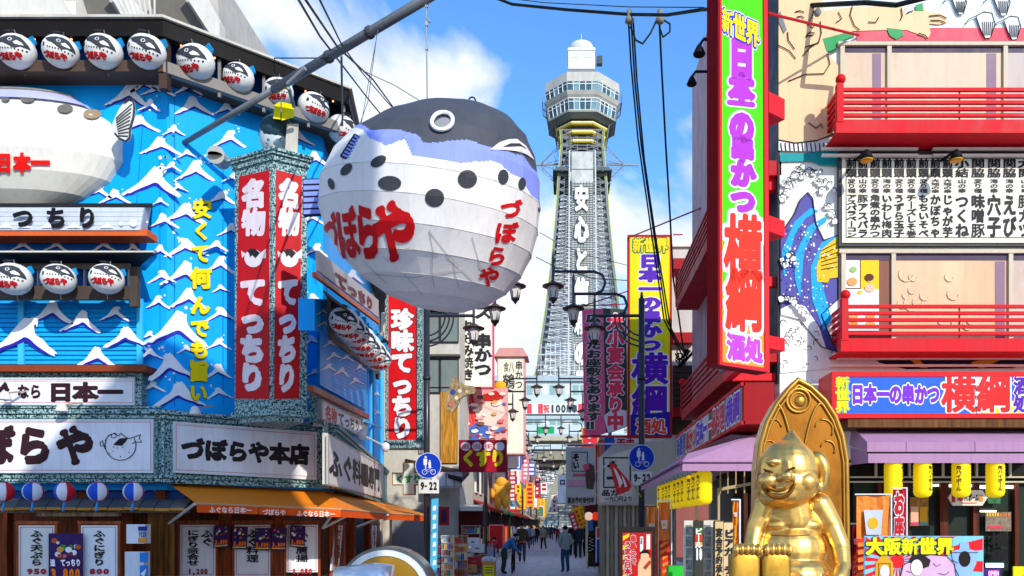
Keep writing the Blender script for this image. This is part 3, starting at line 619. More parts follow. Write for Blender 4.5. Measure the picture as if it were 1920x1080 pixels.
# light box on the pillar
t = thing('rooftop_light_box', 'weathered white painted box with rounded bulging side and yellow cube above red pillar sign', 'light box', W(525, 292, 15.9))
b = B(M('#cfc9b8', .6, var=.2)); b.hexa([W(533, 300, 15.5), W(557, 300, 15.5), W(560, 232, 15.5), W(538, 232, 15.5)], [W(533, 300, 16.2), W(552, 300, 16.2), W(555, 232, 16.2), W(538, 232, 16.2)])
b.mat(M('#d6dde2', .5, var=.15)); b.smooth = True; b.ell(W(519, 258, 15.9), (.33, .3, .42), 16, 10); part('body', b, t)
b = B(M('#2f4d58')); b.smooth = True; b.ell(W(520, 245, 15.85), (.325, .33, .31), 14, 6); part('dark_top', b, t)
b = B(M('#4c7f88'))
for x, y, r in ((503, 262, 3), (508, 276, 2.5), (516, 268, 4), (527, 262, 4), (533, 256, 2), (499, 268, 2)): b.ell(W(x, y, 15.58), (r*.0104, .02, r*.0104), 8, 5)
spart('spot', b, t)
b = B(M('#f1e400', .3, var=.04)); b.hexa([W(512, 222, 15.4), W(526, 224, 15.4), W(526, 190, 15.4), W(515, 196, 15.4)], [W(512, 222, 15.9), W(526, 224, 15.9), W(526, 190, 15.9), W(515, 196, 15.9)])
b.hexa([W(528, 226, 15.4), W(551, 220, 15.4), W(551, 196, 15.4), W(528, 191, 15.4)], [W(528, 226, 15.9), W(549, 220, 15.9), W(549, 196, 15.9), W(528, 191, 15.9)]); part('yellow_cube', b, t)
# spot lamps on the facade
for i, (x, y, pl, o) in enumerate(((9, 745, LA, .6), (116, 767, LA, .6), (366, 773, LB, .6), (596, 795, LB, .6))):
    q = pl.p(x, y, o); t = thing('sign_lamp', 'small white flood lamp on the granite band, %s' % ['at the left edge above the largest sign', 'below the best in Japan sign', 'over the middle of the corner sign', 'over the right end of the corner sign'][i], 'lamp', q, 'flood lamps above the shop signs')
    b = B(M('#e4e2dc', .4)); b.smooth = True; b.lathe([(.03, .12), (.07, .09), (.11, -.02), (.12, -.05), (.0, -.05)], q, 12); part('shade', b, t)
    b = B(M('#9a8f80')); b.bar(q+Vector((0, 0, .08)), q+Vector((.25, .25, .16)), .03); part('bracket', b, t)
b = B(M('#b9b6ae', .4)); q = W(404, 290, 15.6); b.tube([q+Vector((-.05, .45, .06)), q], [.15, .17], 14); b.mat(M('#8a877c', .8)); b.lathe([(.0, 0), (.14, 0)], q+Vector((0, -.01, 0)), 12)
solo('vent_pipe', b, 'short round grey vent pipe sticking out of the blue wall', 'vent')
for x, i in ((628, 0), (648, 1)):
    q = LC.p(x, 800 if i else 794, .2); e = W(x+45+i*25, 811+i*24, 20+i*3); t = thing('arm_lamp', 'white lamp on a long horizontal arm beside the street side sign, %s' % ('lower' if i else 'upper'), 'lamp', q)
    b = B(WHT); b.tube([q, e], .025, 6); part('arm', b, t); b = B(WHT); b.smooth = True; b.ell(e+Vector((.08, 0, -.05)), (.12, .12, .14), 10, 8); part('shade', b, t)

# ================================================================= ORANGE AWNING
t = thing('orange_awning', 'sunlit orange fabric awning with white lettering on its hem, round the restaurant corner', 'awning', (-6, 16.5, 1.85))
ORG = M('#f58a1e', .6, var=.08, scale=4); top = [W(316, 906, 15.95), LB.p(603, 919, .05), LC.p(714, 938, .05)]
hem = [W(368, 944, 14.9), W(640, 955, 16.9), W(735, 963, 21), W(806, 967, 24)]
b = B(ORG); b.add([top[0], top[1], hem[1], hem[0]], [(0, 3, 2, 1)]); b.add([top[1], top[2], hem[3], hem[2], hem[1]], [(0, 4, 3), (0, 3, 2), (0, 2, 1)][:0] or [(0, 4, 3), (0, 3, 1), (1, 3, 2)])
b.v = [v.copy() for v in b.v]; part('canopy', b, t)
b = B(M('#ee5a12', .6)); hb = [h-Vector((0, 0, .17)) for h in hem]
dv = Vector((.0, .02, .0))
for k in range(3):
    n = 5
    for j in range(n):
        p0, p1 = hem[k].lerp(hem[k+1], j/n), hem[k].lerp(hem[k+1], (j+.985)/n); w0 = Vector((0, random.uniform(-.03, .03), 0)); b.hexa([p0-Vector((0, 0, .165))+w0, p1-Vector((0, 0, .165))+w0, p1, p0], [p0-Vector((0, 0, .165))+dv+w0, p1-Vector((0, 0, .165))+dv+w0, p1+dv, p0+dv])
part('hem', b, t)
b = B(M('#c9a27a', .5)); b.tube(hem, .022, 6); part('front_bar', b, t)
b = B(); b.mats = []
u = hem[1]-hem[0]; PH = Pl((hem[0].x, hem[0].y), (u.x, u.y))
for s, x0, x1, y in (('ふぐなら日本一', 392, 472, 950.0), ('づぼらや', 492, 536, 954.5), ('ふぐなら日本一', 556, 628, 957)): text(b, PH, s, [(x0, y-.5), (x1, y+1), (x1, y+13), (x0, y+11.5)], False, r=.03, off=.05, mat=M('#ffe9d8'), brush=.5)
spart('hem_lettering', b, t)
b = B(M('#cfc8bc', .4, .3))
for a, c, d in (((365, 945, 14.9), (312, 985, 15.8), 0), ((625, 962, 17), (605, 990, 18), 0), ((660, 962, 18), (606, 990, 18.1), 0), ((727, 965, 20), (670, 988, 22), 0), ((752, 966, 22), (720, 975, 27), 0)): b.tube([W(*a), W(*c)], .03, 6)
b.tube([W(312, 985, 15.8), W(290, 962, 16)], .02, 5); spart('folding_arm', b, t)

# ================================================================= MENU BOARDS, LANTERNS, CARD SIGNS
for i, (x, k) in enumerate(((8, 1), (62, 0), (121, 1), (183, 0), (250, 0))):
    t = thing('paper_lantern', 'round red white and blue lantern, %s in the row above the shingles' % ['leftmost', 'second from left', 'middle', 'fourth from left', 'rightmost'][i], 'lantern', W(x, 945, 14.9), 'round striped lanterns over the shingle roof')
    cc_ = [M('#e8e6ea', .4), M('#2456c8', .4) if not k else M('#d2202c', .4), M('#e8e6ea', .4), M('#d2202c', .4) if not k else M('#2456c8', .4)]
    b = B(cc_[0]); b.smooth = True; c = W(x, 922, 14.9)
    prof = [(.05, .17), (.11, .145), (.155, .09), (.178, .03), (.178, -.03), (.155, -.09), (.11, -.145), (.05, -.17)]
    SQ = [M('#d2202c', .4), M('#2456c8', .4), M('#d2202c', .4), M('#e8e6ea', .4), M('#2456c8', .4), M('#e8e6ea', .4)]; b.lathe(prof, c, 24, sect=lambda j, i_: SQ[((j+(3 if k else 0)) % 24)//4]); part('shade', b, t)
    b = B(M('#c01828')); b.lathe([(.0, .185), (.06, .185), (.06, .165), (.0, .165)], c, 12); b.lathe([(.0, -.165), (.06, -.165), (.06, -.185), (0, -.185)], c, 12); part('rim', b, t)
    b = B(M('#4a9ad8')); b.bar(c+Vector((0, 0, -.18)), c+Vector((-.03, 0, -.36)), .03); part('tag', b, t)
b = B(DRK); b.tube([W(-40, 903, 14.95), W(330, 905, 14.95)], .008, 5); solo('lantern_wire', b, 'thin dark wire carrying the round striped lanterns', 'wire')
WD = M('#9c4a22', .5, kind='wood', scale=2)
def menu(pl, q, s, price, label, off, quad2=None, paper='#e9e7e6', split=None):
    c = pl.p((q[0][0]+q[2][0])/2, q[2][1], off); t = thing('menu_board', label, 'menu board', c, 'wood framed menu boards')
    b = B(WD); (x0, y0), (x1, y1), (x2, y2), (x3, y3) = q
    pl.slab(b, [(x0-7, y0-8), (x1+7, y1-8), (x1+7, y1-2), (x0-7, y0-2)], off+.02, .08); part('top_rail', b, t)
    for a, d in ((x0-5, x0-1), (x1+1, x1+5)):
        b = B(WD); pl.slab(b, [(a, y0-2), (d, y0-2), (d, 1090), (a, 1090)], off, .07); part('side_rail', b, t)
    b = B(M(paper, .4, var=.04)); pl.slab(b, q, off, .03); part('panel', b, t)
    b = B(M('#b03a48')); pl.ring(b, [(x0+3, y0+3), (x1-3, y1+3), (x2-3, y2-3), (x3+3, y3-3)], .8, off+.006, .003); part('border', b, t)
    b = B(); b.mats = []; mx = (x0+x1)/2
    ss = s if isinstance(s, tuple) else (s,); w_ = min(19, (x1-x0)*.36)
    for i, z in enumerate(ss):
        cx_ = mx+(i*24-10 if len(ss) > 1 else 0)-(2 if len(ss) > 1 else 0); cx_ = mx-9+i*26 if len(ss) > 1 else mx
        hh = min(15.5*len(z), (q[2][1] if q[2][1] < 1082 else 1080)-q[0][1]-28); yy = y0+9; text(b, pl, z, [(cx_-w_*.6, yy), (cx_+w_*.6, yy), (cx_+w_*.6, yy+hh), (cx_-w_*.6, yy+hh)], True, r=.035, off=off+.012, mat=M('#26242a'), brush=1.0)
    part('lettering', b, t); b = B(); b.mats = []
    if price: text(b, pl, price, [(mx-19, 1066), (mx+19, 1066), (mx+19, 1077), (mx-19, 1077)], False, r=.06, off=off+.012, mat=M('#b01830'))
    if b.v: part('price', b, t)
menu(LA, R(35, 985, 102, 1095), 'ふぐ天ぷら', '950', 'cream menu board for pufferfish tempura priced 950 in wooden frame', .9, paper='#dedbd0')
menu(LA, R(152, 985, 220, 1095), 'ふぐにぎり', '800', 'white menu board priced 800 in log frame left of the card signs', .9)
menu(LB, R(338, 984, 404, 1080), ('にぎり盛合せ', 'ふぐ'), '1,200', 'white menu board priced 1,200 under the left end of the orange awning', -.25)
menu(LB, R(440, 984, 507, 1080), ('ふぐ料理', ), '', 'white menu board in the middle under the awning with small posters over it', -.25)
menu(LB, R(537, 984, 596, 1073), ('ふぐ唐揚',), '1,050', 'white menu board priced 1,050 at the right end of the front', -.25)
for i, (x, y) in enumerate(((628, 984), (698, 985), (716, 986))):
    menu(LC, [(x, y), (x+(15 if i == 0 else 9), y+1), (x+(8 if i == 0 else 5), 1066-i*14), (x-7+i, 1070-i*14)], ('てっちり' if i == 0 else 'ふぐさし',), '', 'narrow tilted menu board on the street side, %s from the corner' % ['first', 'second', 'third'][i], .0)
t = thing('timber_panel', 'dark wood boarded wall beside the card signs', 'panel', W(300, 1090, 15.6))
for k in range(5): b = B(M('#6b3c10' if k % 2 else '#7d4a16', .5, kind='wood', scale=2)); LA.slab(b, R(277+k*10, 962, 286.3+k*10, 1120), .3+.01*(k % 2), .05); part('board', b, t)
def poster(pl, q, label, off, big=False, group=None):
    c = pl.p(q[2][0], q[2][1], off); t = thing('menu_poster', label, 'poster', c, group); b = B(M('#3a1d5c', .4, var=.25, scale=9)); pl.slab(b, q, off, .01); part('sheet', b, t)
    b = B(); b.mats = []; (x0, y0), (x1, y1), (x2, y2), (x3, y3) = q; rn = random.Random(int(x0)); bl = lambda u, v: (x0+(x1-x0)*u+(x3-x0)*v*(1-u)+(x2-x1)*v*u, y0+(y1-y0)*u+(y3-y0)*v)
    for k in range(16 if big else 9):
        u, v, r = rn.uniform(.1, .9), rn.uniform(.06, .5), rn.uniform(.05, .11); b.mat(M(rn.choice(['#e8e2d8', '#c85a2a', '#e0a040', '#4a8a3a', '#d86a7a', '#f4f0f0', '#7a3a2a']))); z = .004+.001*k/4
        pl.poly(b, [bl(u+r*math.cos(a*.8), v+r*.55*math.sin(a*.8)) for a in range(8)], off+z)
    part('dish_pictures', b, t, kind='stuff'); b = B(); b.mats = []
    text(b, pl, '3,800', [bl(.06, .66), bl(.94, .66), bl(.94, .86), bl(.06, .86)], False, r=.07, off=off+.012, mat=M('#ff7a1a'), outl=[(.11, M('#5a1010'))]); b.mat(M('#f0c060')); pl.poly(b, [bl(.05, .90), bl(.95, .90), bl(.95, .96), bl(.05, .96)], off+.01)
    if big: text(b, pl, '追 てっちり', [bl(.05, .48), bl(.95, .48), bl(.95, .62), bl(.05, .62)], False, r=.05, off=off+.012, mat=M('#ffffff'), outl=[(.1, M('#b01020'))])
    spart('print', b, t)
poster(LA, R(91, 1000, 155, 1100), 'large purple set menu poster with round dishes and price 3,800 between two menu boards', 1.0, True)
for i, (x, y, a) in enumerate(((402, 984, 2), (437, 988, 0), (479, 990, 0), (510, 990, 0), (545, 986, -2))): poster(LB, [(x, y+a), (x+28, y), (x+26, y+43), (x-2, y+41+a)], 'small purple dish poster hanging under the orange awning, %s from left' % ['first', 'second', 'third', 'fourth', 'fifth'][i], -.1, group='small posters under the awning')
t = thing('card_sign', 'upper white card payment light box with blue top and orange bottom stripe', 'sign', W(259, 1020, 15))
b = B(M('#e8e8ea', .3)); b.box(W(260, 1001, 15.1), (.34, .22, .36)); part('case', b, t)
FP = Fr(15); b = B(); b.mats = []; b.mat(M('#1b3a8c')); FP.slab(b, R(259, 987, 275, 995), .03, .02); b.mat(M('#e8932a')); FP.slab(b, R(259, 1009, 275, 1017), .03, .02); text(b, FP, 'VISA', R(260, 996, 275, 1008), False, r=.05, off=.02, mat=M('#1b3a8c'), slant=.1); spart('print', b, t)
t = thing('card_sign', 'lower white light box with blue faces beneath the striped card box', 'sign', W(259, 1080, 15))
b = B(M('#dfe2e6', .3)); b.box(W(258, 1060, 15.1), (.36, .22, .52)); part('case', b, t)
b = B(M('#2a86d8')); FP.slab(b, R(262, 1036, 276, 1054), .03, .02); FP.slab(b, R(262, 1060, 276, 1084), .03, .02); b.mat(WHT); FP.poly(b, [(263, 1076), (275, 1066), (270, 1082)], .035); spart('print', b, t)

# ================================================================= GIANT BLOWFISH LANTERN
t = thing('giant_blowfish_lantern', 'huge white paper blowfish lantern with grey back and red characters hanging over the street', 'lantern', W(808, 388, 13.7))
YF = 13.7; SC = YF/F; CEN = W(808, 390, YF); RX, RZ, RY = 206*SC, 187*SC, 1.75
def fshape(az, el):
    ce, se = math.cos(el), math.sin(el); r = 1
    x = RX*ce*math.sin(az); y = -RY*ce*math.cos(az); z = RZ*se
    q = (z/RZ)**2; x += (.52 if z > 0 else .30)*q; x *= 1+.05*(1-q)*0
    return Vector((x, y, z))
TILT = Matrix.Rotation(math.radians(6), 3, 'Y') @ Matrix.Rotation(math.radians(8), 3, 'X')
NA, NE = 18, 13; SUB = 18
grid = [[fshape(2*math.pi*j/NA, -math.pi/2+math.pi*i/NE) for j in range(NA+1)] for i in range(NE+1)]
def coarse(fi, fj):
    i = min(int(fi), NE-1); j = min(int(fj), NA-1); u, v = fi-i, fj-j
    p = grid[i][j]*(1-u)*(1-v)+grid[i+1][j]*u*(1-v)+grid[i+1][j+1]*u*v+grid[i][j+1]*(1-u)*v
    s_ = fshape(2*math.pi*fj/NA, -math.pi/2+math.pi*fi/NE); p = p*.55+s_*.45; p = p*(1-.006*math.sin(math.pi*u)); return TILT@p+CEN
def inter(P, x):
    if x <= P[0][0]: return P[0][1]
    for (a, b_), (c, d) in zip(P, P[1:]):
        if x <= c: k = (x-a)/(c-a); k = k*k*(3-2*k); return b_+(d-b_)*k
    return P[-1][1]
DK = [(600, 190), (672, 232), (700, 244), (745, 242), (775, 250), (800, 268), (870, 262), (930, 278), (975, 290), (1008, 322), (1020, 335)]
LV = [(600, 200), (672, 240), (700, 262), (725, 272), (757, 262), (775, 292), (800, 296), (870, 306), (890, 303), (925, 302), (970, 330), (1005, 372), (1020, 400)]
b = B(M('#f6f2ee', .55, var=.08, scale=1.5, kind='paper')); b.mat(M('#4e5159', .5, var=.12)); b.mat(M('#8d9cf0', .5, var=.05))
vs = []; n1, n2 = NE*SUB, NA*SUB
for i in range(n1+1):
    for j in range(n2+1): vs.append(coarse(i/SUB, j/SUB))
o = len(b.v); b.v += vs
for i in range(n1):
    for j in range(n2):
        q = [i*(n2+1)+j, i*(n2+1)+j+1, (i+1)*(n2+1)+j+1, (i+1)*(n2+1)+j]; c = (vs[q[0]]+vs[q[2]])/2
        yf = CEN.y-abs(c.y-CEN.y); px = VX+c.x*F/yf; py = HY-(c.z-CZ)*F/yf; px = 808+(px-808)*1.0
        m = 1 if py < inter(DK, px) else (2 if py < inter(LV, px) else 0)
        b.f.append(q); b.mi.append(m); b.sm.append(False)
part('body', b, t)
bvh = BVHTree.FromPolygons([tuple(v) for v in b.v], b.f)
def onf(px, py, off=.012):
    d = Vector(((px-VX)/F, 1, (HY-py)/F)).normalized(); h = bvh.ray_cast(Vector((0, 0, CZ)), d)
    if h[0] is None: return None
    n = h[1]; n = n if n.dot(d) < 0 else -n; return h[0]+n*off
def drapef(b, pts, off=.012, h=9):
    v, f = sub_poly(pts, h); P_ = [onf(p[0], p[1], off) for p in v]
    k = {i: n for n, i in enumerate([i for i, p in enumerate(P_) if p])}
    b.add([P_[i] for i in k], [tuple(k[i] for i in g) for g in f if all(i in k for i in g)])
b = B(M('#3f4147', .5))
for x, y, rx_, ry_, an in ((710, 303, 16, 9, -.5), (731, 344, 22, 14, 0), (815, 371, 18, 17, 0), (876, 336, 18, 17, 0), (943, 332, 10, 14, 0), (978, 345, 7, 12, .1), (1011, 383, 3, 14, 0), (650, 318, 14, 8, -.8), (622, 345, 6, 11, -.3), (935, 392, 0.1, .1, 0)):
    if rx_ > 1: drapef(b, [(x+rx_*math.cos(q*.35)*math.cos(an)-ry_*math.sin(q*.35)*math.sin(an), y+rx_*math.cos(q*.35)*math.sin(an)+ry_*math.sin(q*.35)*math.cos(an)) for q in range(18)])
spart('spot', b, t)
b = B(M('#cc141a', .45, var=.05))
def fword(ch, q, r=.06, brush=.8):
    for vs_, ff in lay(ch, False, r*.62, brush, 3):
        P_ = []
        for a, v in vs_:
            x = q[0][0]*(1-a)*(1-v)+q[1][0]*a*(1-v)+q[2][0]*a*v+q[3][0]*(1-a)*v; y = q[0][1]*(1-a)*(1-v)+q[1][1]*a*(1-v)+q[2][1]*a*v+q[3][1]*(1-a)*v; P_.append(onf(x, y, .016))
        k = {i: n for n, i in enumerate([i for i, p in enumerate(P_) if p])}; b.add([P_[i] for i in k], [tuple(k[i] for i in g) for g in ff if all(i in k for i in g)])
fword('づ', [(601, 400), (630, 394), (640, 482), (612, 482)], .05); fword('ぼ', [(626, 390), (664, 382), (682, 486), (640, 488)], .055); fword('ら', [(660, 382), (704, 376), (718, 488), (674, 488)], .075); fword('や', [(697, 374), (782, 376), (778, 490), (700, 492)], .085)
part('lettering', b, t); b = B(M('#cc141a', .45, var=.05)); fword('づ', [(938, 372), (980, 374), (974, 412), (936, 410)]); fword('ぼ', [(929, 414), (972, 416), (966, 456), (925, 456)]); fword('ら', [(914, 460), (954, 460), (946, 497), (910, 500)]); fword('や', [(898, 500), (940, 497), (932, 538), (897, 536)])
part('lettering', b, t)
b = B(M('#f4f4f4')); pts = [onf(829+20*math.cos(k*.35)*.95+4*math.sin(k*.35), 232+15*math.sin(k*.35)-5*math.cos(k*.35), .05) for k in range(18)]; b.tube(pts, .032, 8, closed=True); b.mat(M('#8a8d92')); drapef(b, [(829+15*math.cos(q*.4), 232+9*math.sin(q*.4)-3*math.cos(q*.4)) for q in range(16)], .02); part('eye', b, t)
b = B(M('#eceae8')); drapef(b, [(918, 282), (935, 268), (952, 262), (968, 262), (985, 275), (1000, 300), (985, 290), (965, 284), (945, 282)], .02)
b.mat(M('#3f4147')); drapef(b, [(940, 277), (955, 270), (972, 270), (985, 280), (970, 275), (955, 276)], .03); part('mouth', b, t)
b = B(M('#a39c90', .6))                      # net cords and wire seams under the cloth
for L_ in ([(805, 432), (812, 470), (810, 510), (815, 545)], [(805, 432), (835, 472), (868, 505)], [(760, 465), (835, 476)], [(868, 505), (812, 512), (775, 520), (690, 512)], [(718, 480), (760, 515), (800, 560)], [(850, 490), (855, 520), (862, 545)], [(868, 505), (900, 540)], [(680, 487), (735, 540)], [(885, 445), (900, 500), (930, 520)]):
    pts = []
    for (x0, y0), (x1, y1) in zip(L_, L_[1:]):
        for k in range(6): pts.append(onf(x0+(x1-x0)*k/6, y0+(y1-y0)*k/6, .012))
    pts = [p for p in pts if p]; b.tube(pts, .0035, 4)
part('net_cord', b, t)
b = B(M('#d8d4ce', .6))
for i in range(2, 8):
    pts = [coarse(i, j/2) for j in range(2*NA)]; c = sum(pts, Vector())/len(pts); b.tube([p+(p-c).normalized()*.003 for p in pts], .005, 4, closed=True)
for j in range(0): b.tube([coarse(i/2, j)*1.0+(coarse(i/2, j)-CEN).normalized()*.001 for i in range(2, 2*NE-1)], .003, 4)
part('wire_seam', b, t)
FF = Fr(13.0); FL = M('#8d9cf0', .5); DKF = M('#2c2f3c', .5)
def fin(name, pl, ol, rays, off, th=.05):
    b = B(DKF); pl.extr(b, ol, off, th); part(name, b, t); b = B(FL)
    for q in rays: pl.slab(b, q, off+.02, .02)
    part('fin_ray', b, t, 'lavender stripe')
bl = lambda P, u, v: (P[0][0]*(1-u)*(1-v)+P[1][0]*u*(1-v)+P[2][0]*u*v+P[3][0]*(1-u)*v, P[0][1]*(1-u)*(1-v)+P[1][1]*u*(1-v)+P[2][1]*u*v+P[3][1]*(1-u)*v)
P1 = [(664, 250), (702, 268), (686, 318), (637, 292)]
fin('side_fin', Fr(12.3), P1, [[bl(P1, .06, .05+k*.135), bl(P1, .94, .05+k*.135), bl(P1, .94, .12+k*.135), bl(P1, .06, .12+k*.135)] for k in range(7)], 0)
P2 = [(568, 335), (602, 334), (602, 402), (568, 404)]
fin('tail_fin', Fr(13.7), P2, [[bl(P2, .03, .03+k*.165), bl(P2, .97, .03+k*.165), bl(P2, .97, .14+k*.165), bl(P2, .03, .14+k*.165)] for k in range(6)], 0, .08)
P3 = [(738, 205), (753, 214), (735, 228), (718, 226)]
fin('dorsal_fin', Fr(13.6), P3, [[bl(P3, .1+k*.22, .1), bl(P3, .22+k*.22, .1), bl(P3, .22+k*.22, .9), bl(P3, .1+k*.22, .9)] for k in range(4)], 0)
b = B(M('#33363c', .4, .5)); b.tube([W(885+7*math.cos(k*.6), 190+8*math.sin(k*.6), 13.7) for k in range(10)], .015, 5, closed=True); b.tube([W(801+5*math.cos(k*.6), 198+6*math.sin(k*.6), 13.5) for k in range(10)], .02, 5, closed=True); part('lifting_ring', b, t)
# boom with cables
t = thing('steel_boom', 'long grey steel pole from the blue wall over the street carrying the giant lantern', 'pole', LB.p(345, 268))
b = B(M('#75797c', .4, .3)); b.smooth = True; p0, p1 = LB.p(345, 268), W(795, 0, 13.45); pe = p1+(p1-p0)*.18; pm = p0.lerp(p1, .42); b.tube([p0, pm], [.05, .06], 10); b.tube([pm, pe], .085, 12); part('tube', b, t)
b = B(M('#8d9296', .4)); b.tube([W(540, 158, 14.7), W(572, 128, 14.5)], .045, 8); b.bar(W(541, 165, 14.7), W(551, 200, 15.3), .05); part('stay', b, t)
for x, y in ((707, 48), (636, 88)):
    q = W(x, y, 13.8+ (707-x)*.004); b = B(M('#4a4c50')); k = (x-345)/450; q = p0.lerp(p1, k-.012*0); b.ell(q, (.11, .11, .11), 10, 6); part('collar', b, t)
b = B(M('#a5a9ac', .4, .4)); q = p1.copy(); b.tube([W(799, 0, 13.45), W(801, 192, 13.45)], .012, 6); b.tube([W(800, 35, 13.45), W(806, 42, 13.45)], .02, 5)
for y in (10, 45, 90, 190): b.box(W(800, y, 13.45), (.05, .04, .07))
part('hanger_rod', b, t)
b = B(M('#6b6f72', .4)); b.tube([W(708, 55, 13.8), W(690, 190, 14.5), W(672, 240, 15)], .006, 4); b.tube([W(709, 55, 13.8), W(697, 120, 14), W(676, 240, 15)], .006, 4); b.tube([W(640, 105, 14.1), W(642, 235, 17)], .022, 5); b.tube([W(675, 130, 14.2), W(740, 160, 14), W(797, 195, 13.5)], .007, 4); part('guy_wire', b, t)
# overhead cables (left)
CAB = M('#16211f', .6)
def cable(pts, r, label, group='overhead cables'):
    P_ = []
    for k in range(len(pts)-1):
        for q in range(8): P_.append(Vector(pts[k]).lerp(Vector(pts[k+1]), q/8))
    P_.append(Vector(pts[-1])); b = B(CAB); b.tube(P_, r, 5); return solo('cable', b, label, 'cable', group)
cable([W(537, -40, 9), W(600, 68, 13), W(640, 120, 16), W(690, 185, 20), W(760, 270, 27)], .018, 'black cable running from the top edge down behind the giant lantern, lowest of three')
cable([W(560, -20, 9), W(633, 88, 13), W(700, 150, 17), W(740, 205, 21), W(800, 280, 27)], .018, 'black cable crossing behind the steel pole, middle of three')
cable([W(590, -20, 9), W(640, 82, 14), W(678, 135, 18), W(725, 190, 22), W(790, 260, 28)], .014, 'black cable crossing behind the steel pole, uppermost of three')
cable([W(490, 109, 17.5), W(620, 109, 14)], .012, 'thin grey wire from the dark roof corner to the steel pole')
cable([W(330, 42, 40), W(400, 20, 40), W(450, -10, 40)], .02, 'thin wire in front of the concrete building at top left')
# concrete building behind
t = thing('concrete_building', 'tall grey concrete building with slanting stair flights behind the restaurant roof', 'building', (-20, 30, 0))
CON = M('#bdb8ae', .7, var=.12); CD = M('#86827a', .7)
b = B(CON); p = Fr(30); p.extr(b, [(-60, 120), (-60, -60), (402, -60), (410, 20), (411, 160), (-60, 160)], 0, 6); part('wall', b, t)
b = B(M('#d8d4ca', .6))
for q in ([(195, -20), (235, -20), (300, 60), (255, 60)], [(340, -20), (380, -20), (412, 40), (411, 85), (395, 65)], [(0, -20), (105, -20), (148, 55), (0, 55)]): p.extr(b, q, .6, .5)
for k in range(9): p.slab(b, [(200+k*11, -20), (203+k*11, -20), (243+k*6, 50), (240+k*6, 50)], .62, .04)
part('parapet', b, t)
b = B(M('#6e6a60', .8)); 
for q in ([(150, -20), (190, -20), (245, 60), (175, 60)], [(270, -20), (335, -20), (395, 75), (310, 70)]): p.extr(b, q, .04, .03)
part('stair_recess', b, t)
b = B(M('#ece4c0', .6)); p.slab(b, R(0, 24, 72, 45), .9, 1); part('balcony', b, t)
b = B(M('#e6e2d6')); p.slab(b, R(110, 2, 142, 38), .3, .3); part('panel', b, t)
# ================================================================= TOWER
t = thing('observation_tower', 'tall white and grey steel lattice observation tower with octagonal deck above the street end', 'tower', W(1090, 986, 168)-Vector((0, 0, CZ)))
TY = 168.0; TX = W(1091, 0, TY).x; sc_ = TY/F; TS = M('#8f9698', .5, .2); TW = M('#e9ebea', .4, var=.05); TG = M('#2c4a5c', .15)
def tz(py): return CZ+(HY-py)*sc_
tf = lambda py, dy: CZ+(HY-py)/F*(TY-dy)
def octa(R_, z, cy=TY): return [Vector((TX+R_*math.cos(math.radians(22.5+45*k)), cy+R_*math.sin(math.radians(22.5+45*k)), z)) for k in range(8)]
def frus(b, r0, z0, r1, z1): 
    a, c = octa(r0, z0), octa(r1, z1); b.add(a+c, [tuple(range(8))[::-1], tuple(range(8, 16))]+[(k, (k+1) % 8, (k+1) % 8+8, k+8) for k in range(8)])
zk = lambda py, R_: CZ+(HY-py)/F*(TY-R_*.92)
b = B(M('#c2c2b8', .5, var=.15, scale=.5)); frus(b, 8.35, zk(152, 8.3), 8.2, zk(134, 8.3)); frus(b, 6.5, zk(134, 8), 6.0, zk(131, 8))
frus(b, 7.9, zk(177, 8), 8.3, zk(170, 8)); frus(b, 7.4, zk(184, 7.6), 7.9, zk(177, 7.9)); frus(b, 7.2, zk(212, 7.2), 7.5, zk(206, 7.4)); part('deck_floor', b, t)
b = B(M('#3c4a50', .5)); frus(b, 7.6, zk(170, 8), 7.95, zk(152, 8)); frus(b, 6.9, zk(206, 7.3), 7.3, zk(184, 7.5)); part('deck_interior', b, t)
for lv, (r0, y0, r1, y1) in enumerate(((8.0, 170, 8.25, 152), (7.2, 206, 7.6, 184))):
    A0, A1 = octa(r0, zk(y0, r0)), octa(r1, zk(y1, r1))
    for k in range(8):
        if A0[k].y > TY+3 and A0[(k+1) % 8].y > TY+3: continue
        for j in range(5):
            f = lambda P_, u: P_[k].lerp(P_[(k+1) % 8], u); u0, u1 = (j+.10)/5, (j+.90)/5
            q = [f(A0, u0), f(A0, u1), f(A1, u1), f(A1, u0)]; n = ((q[1]-q[0]).cross(q[3]-q[0])).normalized()*.08
            b = B(M('#3b6274' if (j+k) % 3 else '#7aa3b0', .12)); b.hexa(q, [v-n for v in q]); part('window', b, t)
        b = B(TW)
        for j in range(6): b.bar(A0[k].lerp(A0[(k+1) % 8], j/5), A1[k].lerp(A1[(k+1) % 8], j/5), .16)
        for u in (0, .72, 1): b.bar(A0[k].lerp(A1[k], u), A0[(k+1) % 8].lerp(A1[(k+1) % 8], u), .14)
        part('window_frame', b, t)
b = B(TS)
frus(b, 5.9, zk(222, 6), 7.6, zk(212, 7))
part('deck_underside', b, t)
for y, r in ((226, 5.75), (243, 5.35), (260, 4.95)):
    b = B(M('#d8c038', .4, var=.04)); frus(b, r-.15, zk(y+6.5, r), r, zk(y+4, r)); b.mat(M('#f3efc0')); frus(b, r+.04, zk(y+4, r), r+.04, zk(y+1.5, r)); b.mat(M('#c9b640')); frus(b, r, zk(y+1.5, r), r-.1, zk(y, r)); part('yellow_ring', b, t)
b = B(M('#3a4246', .5)); frus(b, 4.2, zk(282, 4), 4.9, zk(226, 5)); part('neck', b, t)
b = B(TW); b.smooth = False
b.box((TX-.1, TY, (tz(138)+tz(108))/2), (5.5, 5.5, tz(108)-tz(138)+1)); b.box((TX-.1, TY, tz(108)), (5.8, 5.8, .3)); part('top_house', b, t)
b = B(M('#d5d8d8', .4))
for x in (-1.4, 1.2): b.box((TX+x, TY-2.78, tz(118)), (1.8, .1, 1.1))
part('house_window', b, t)
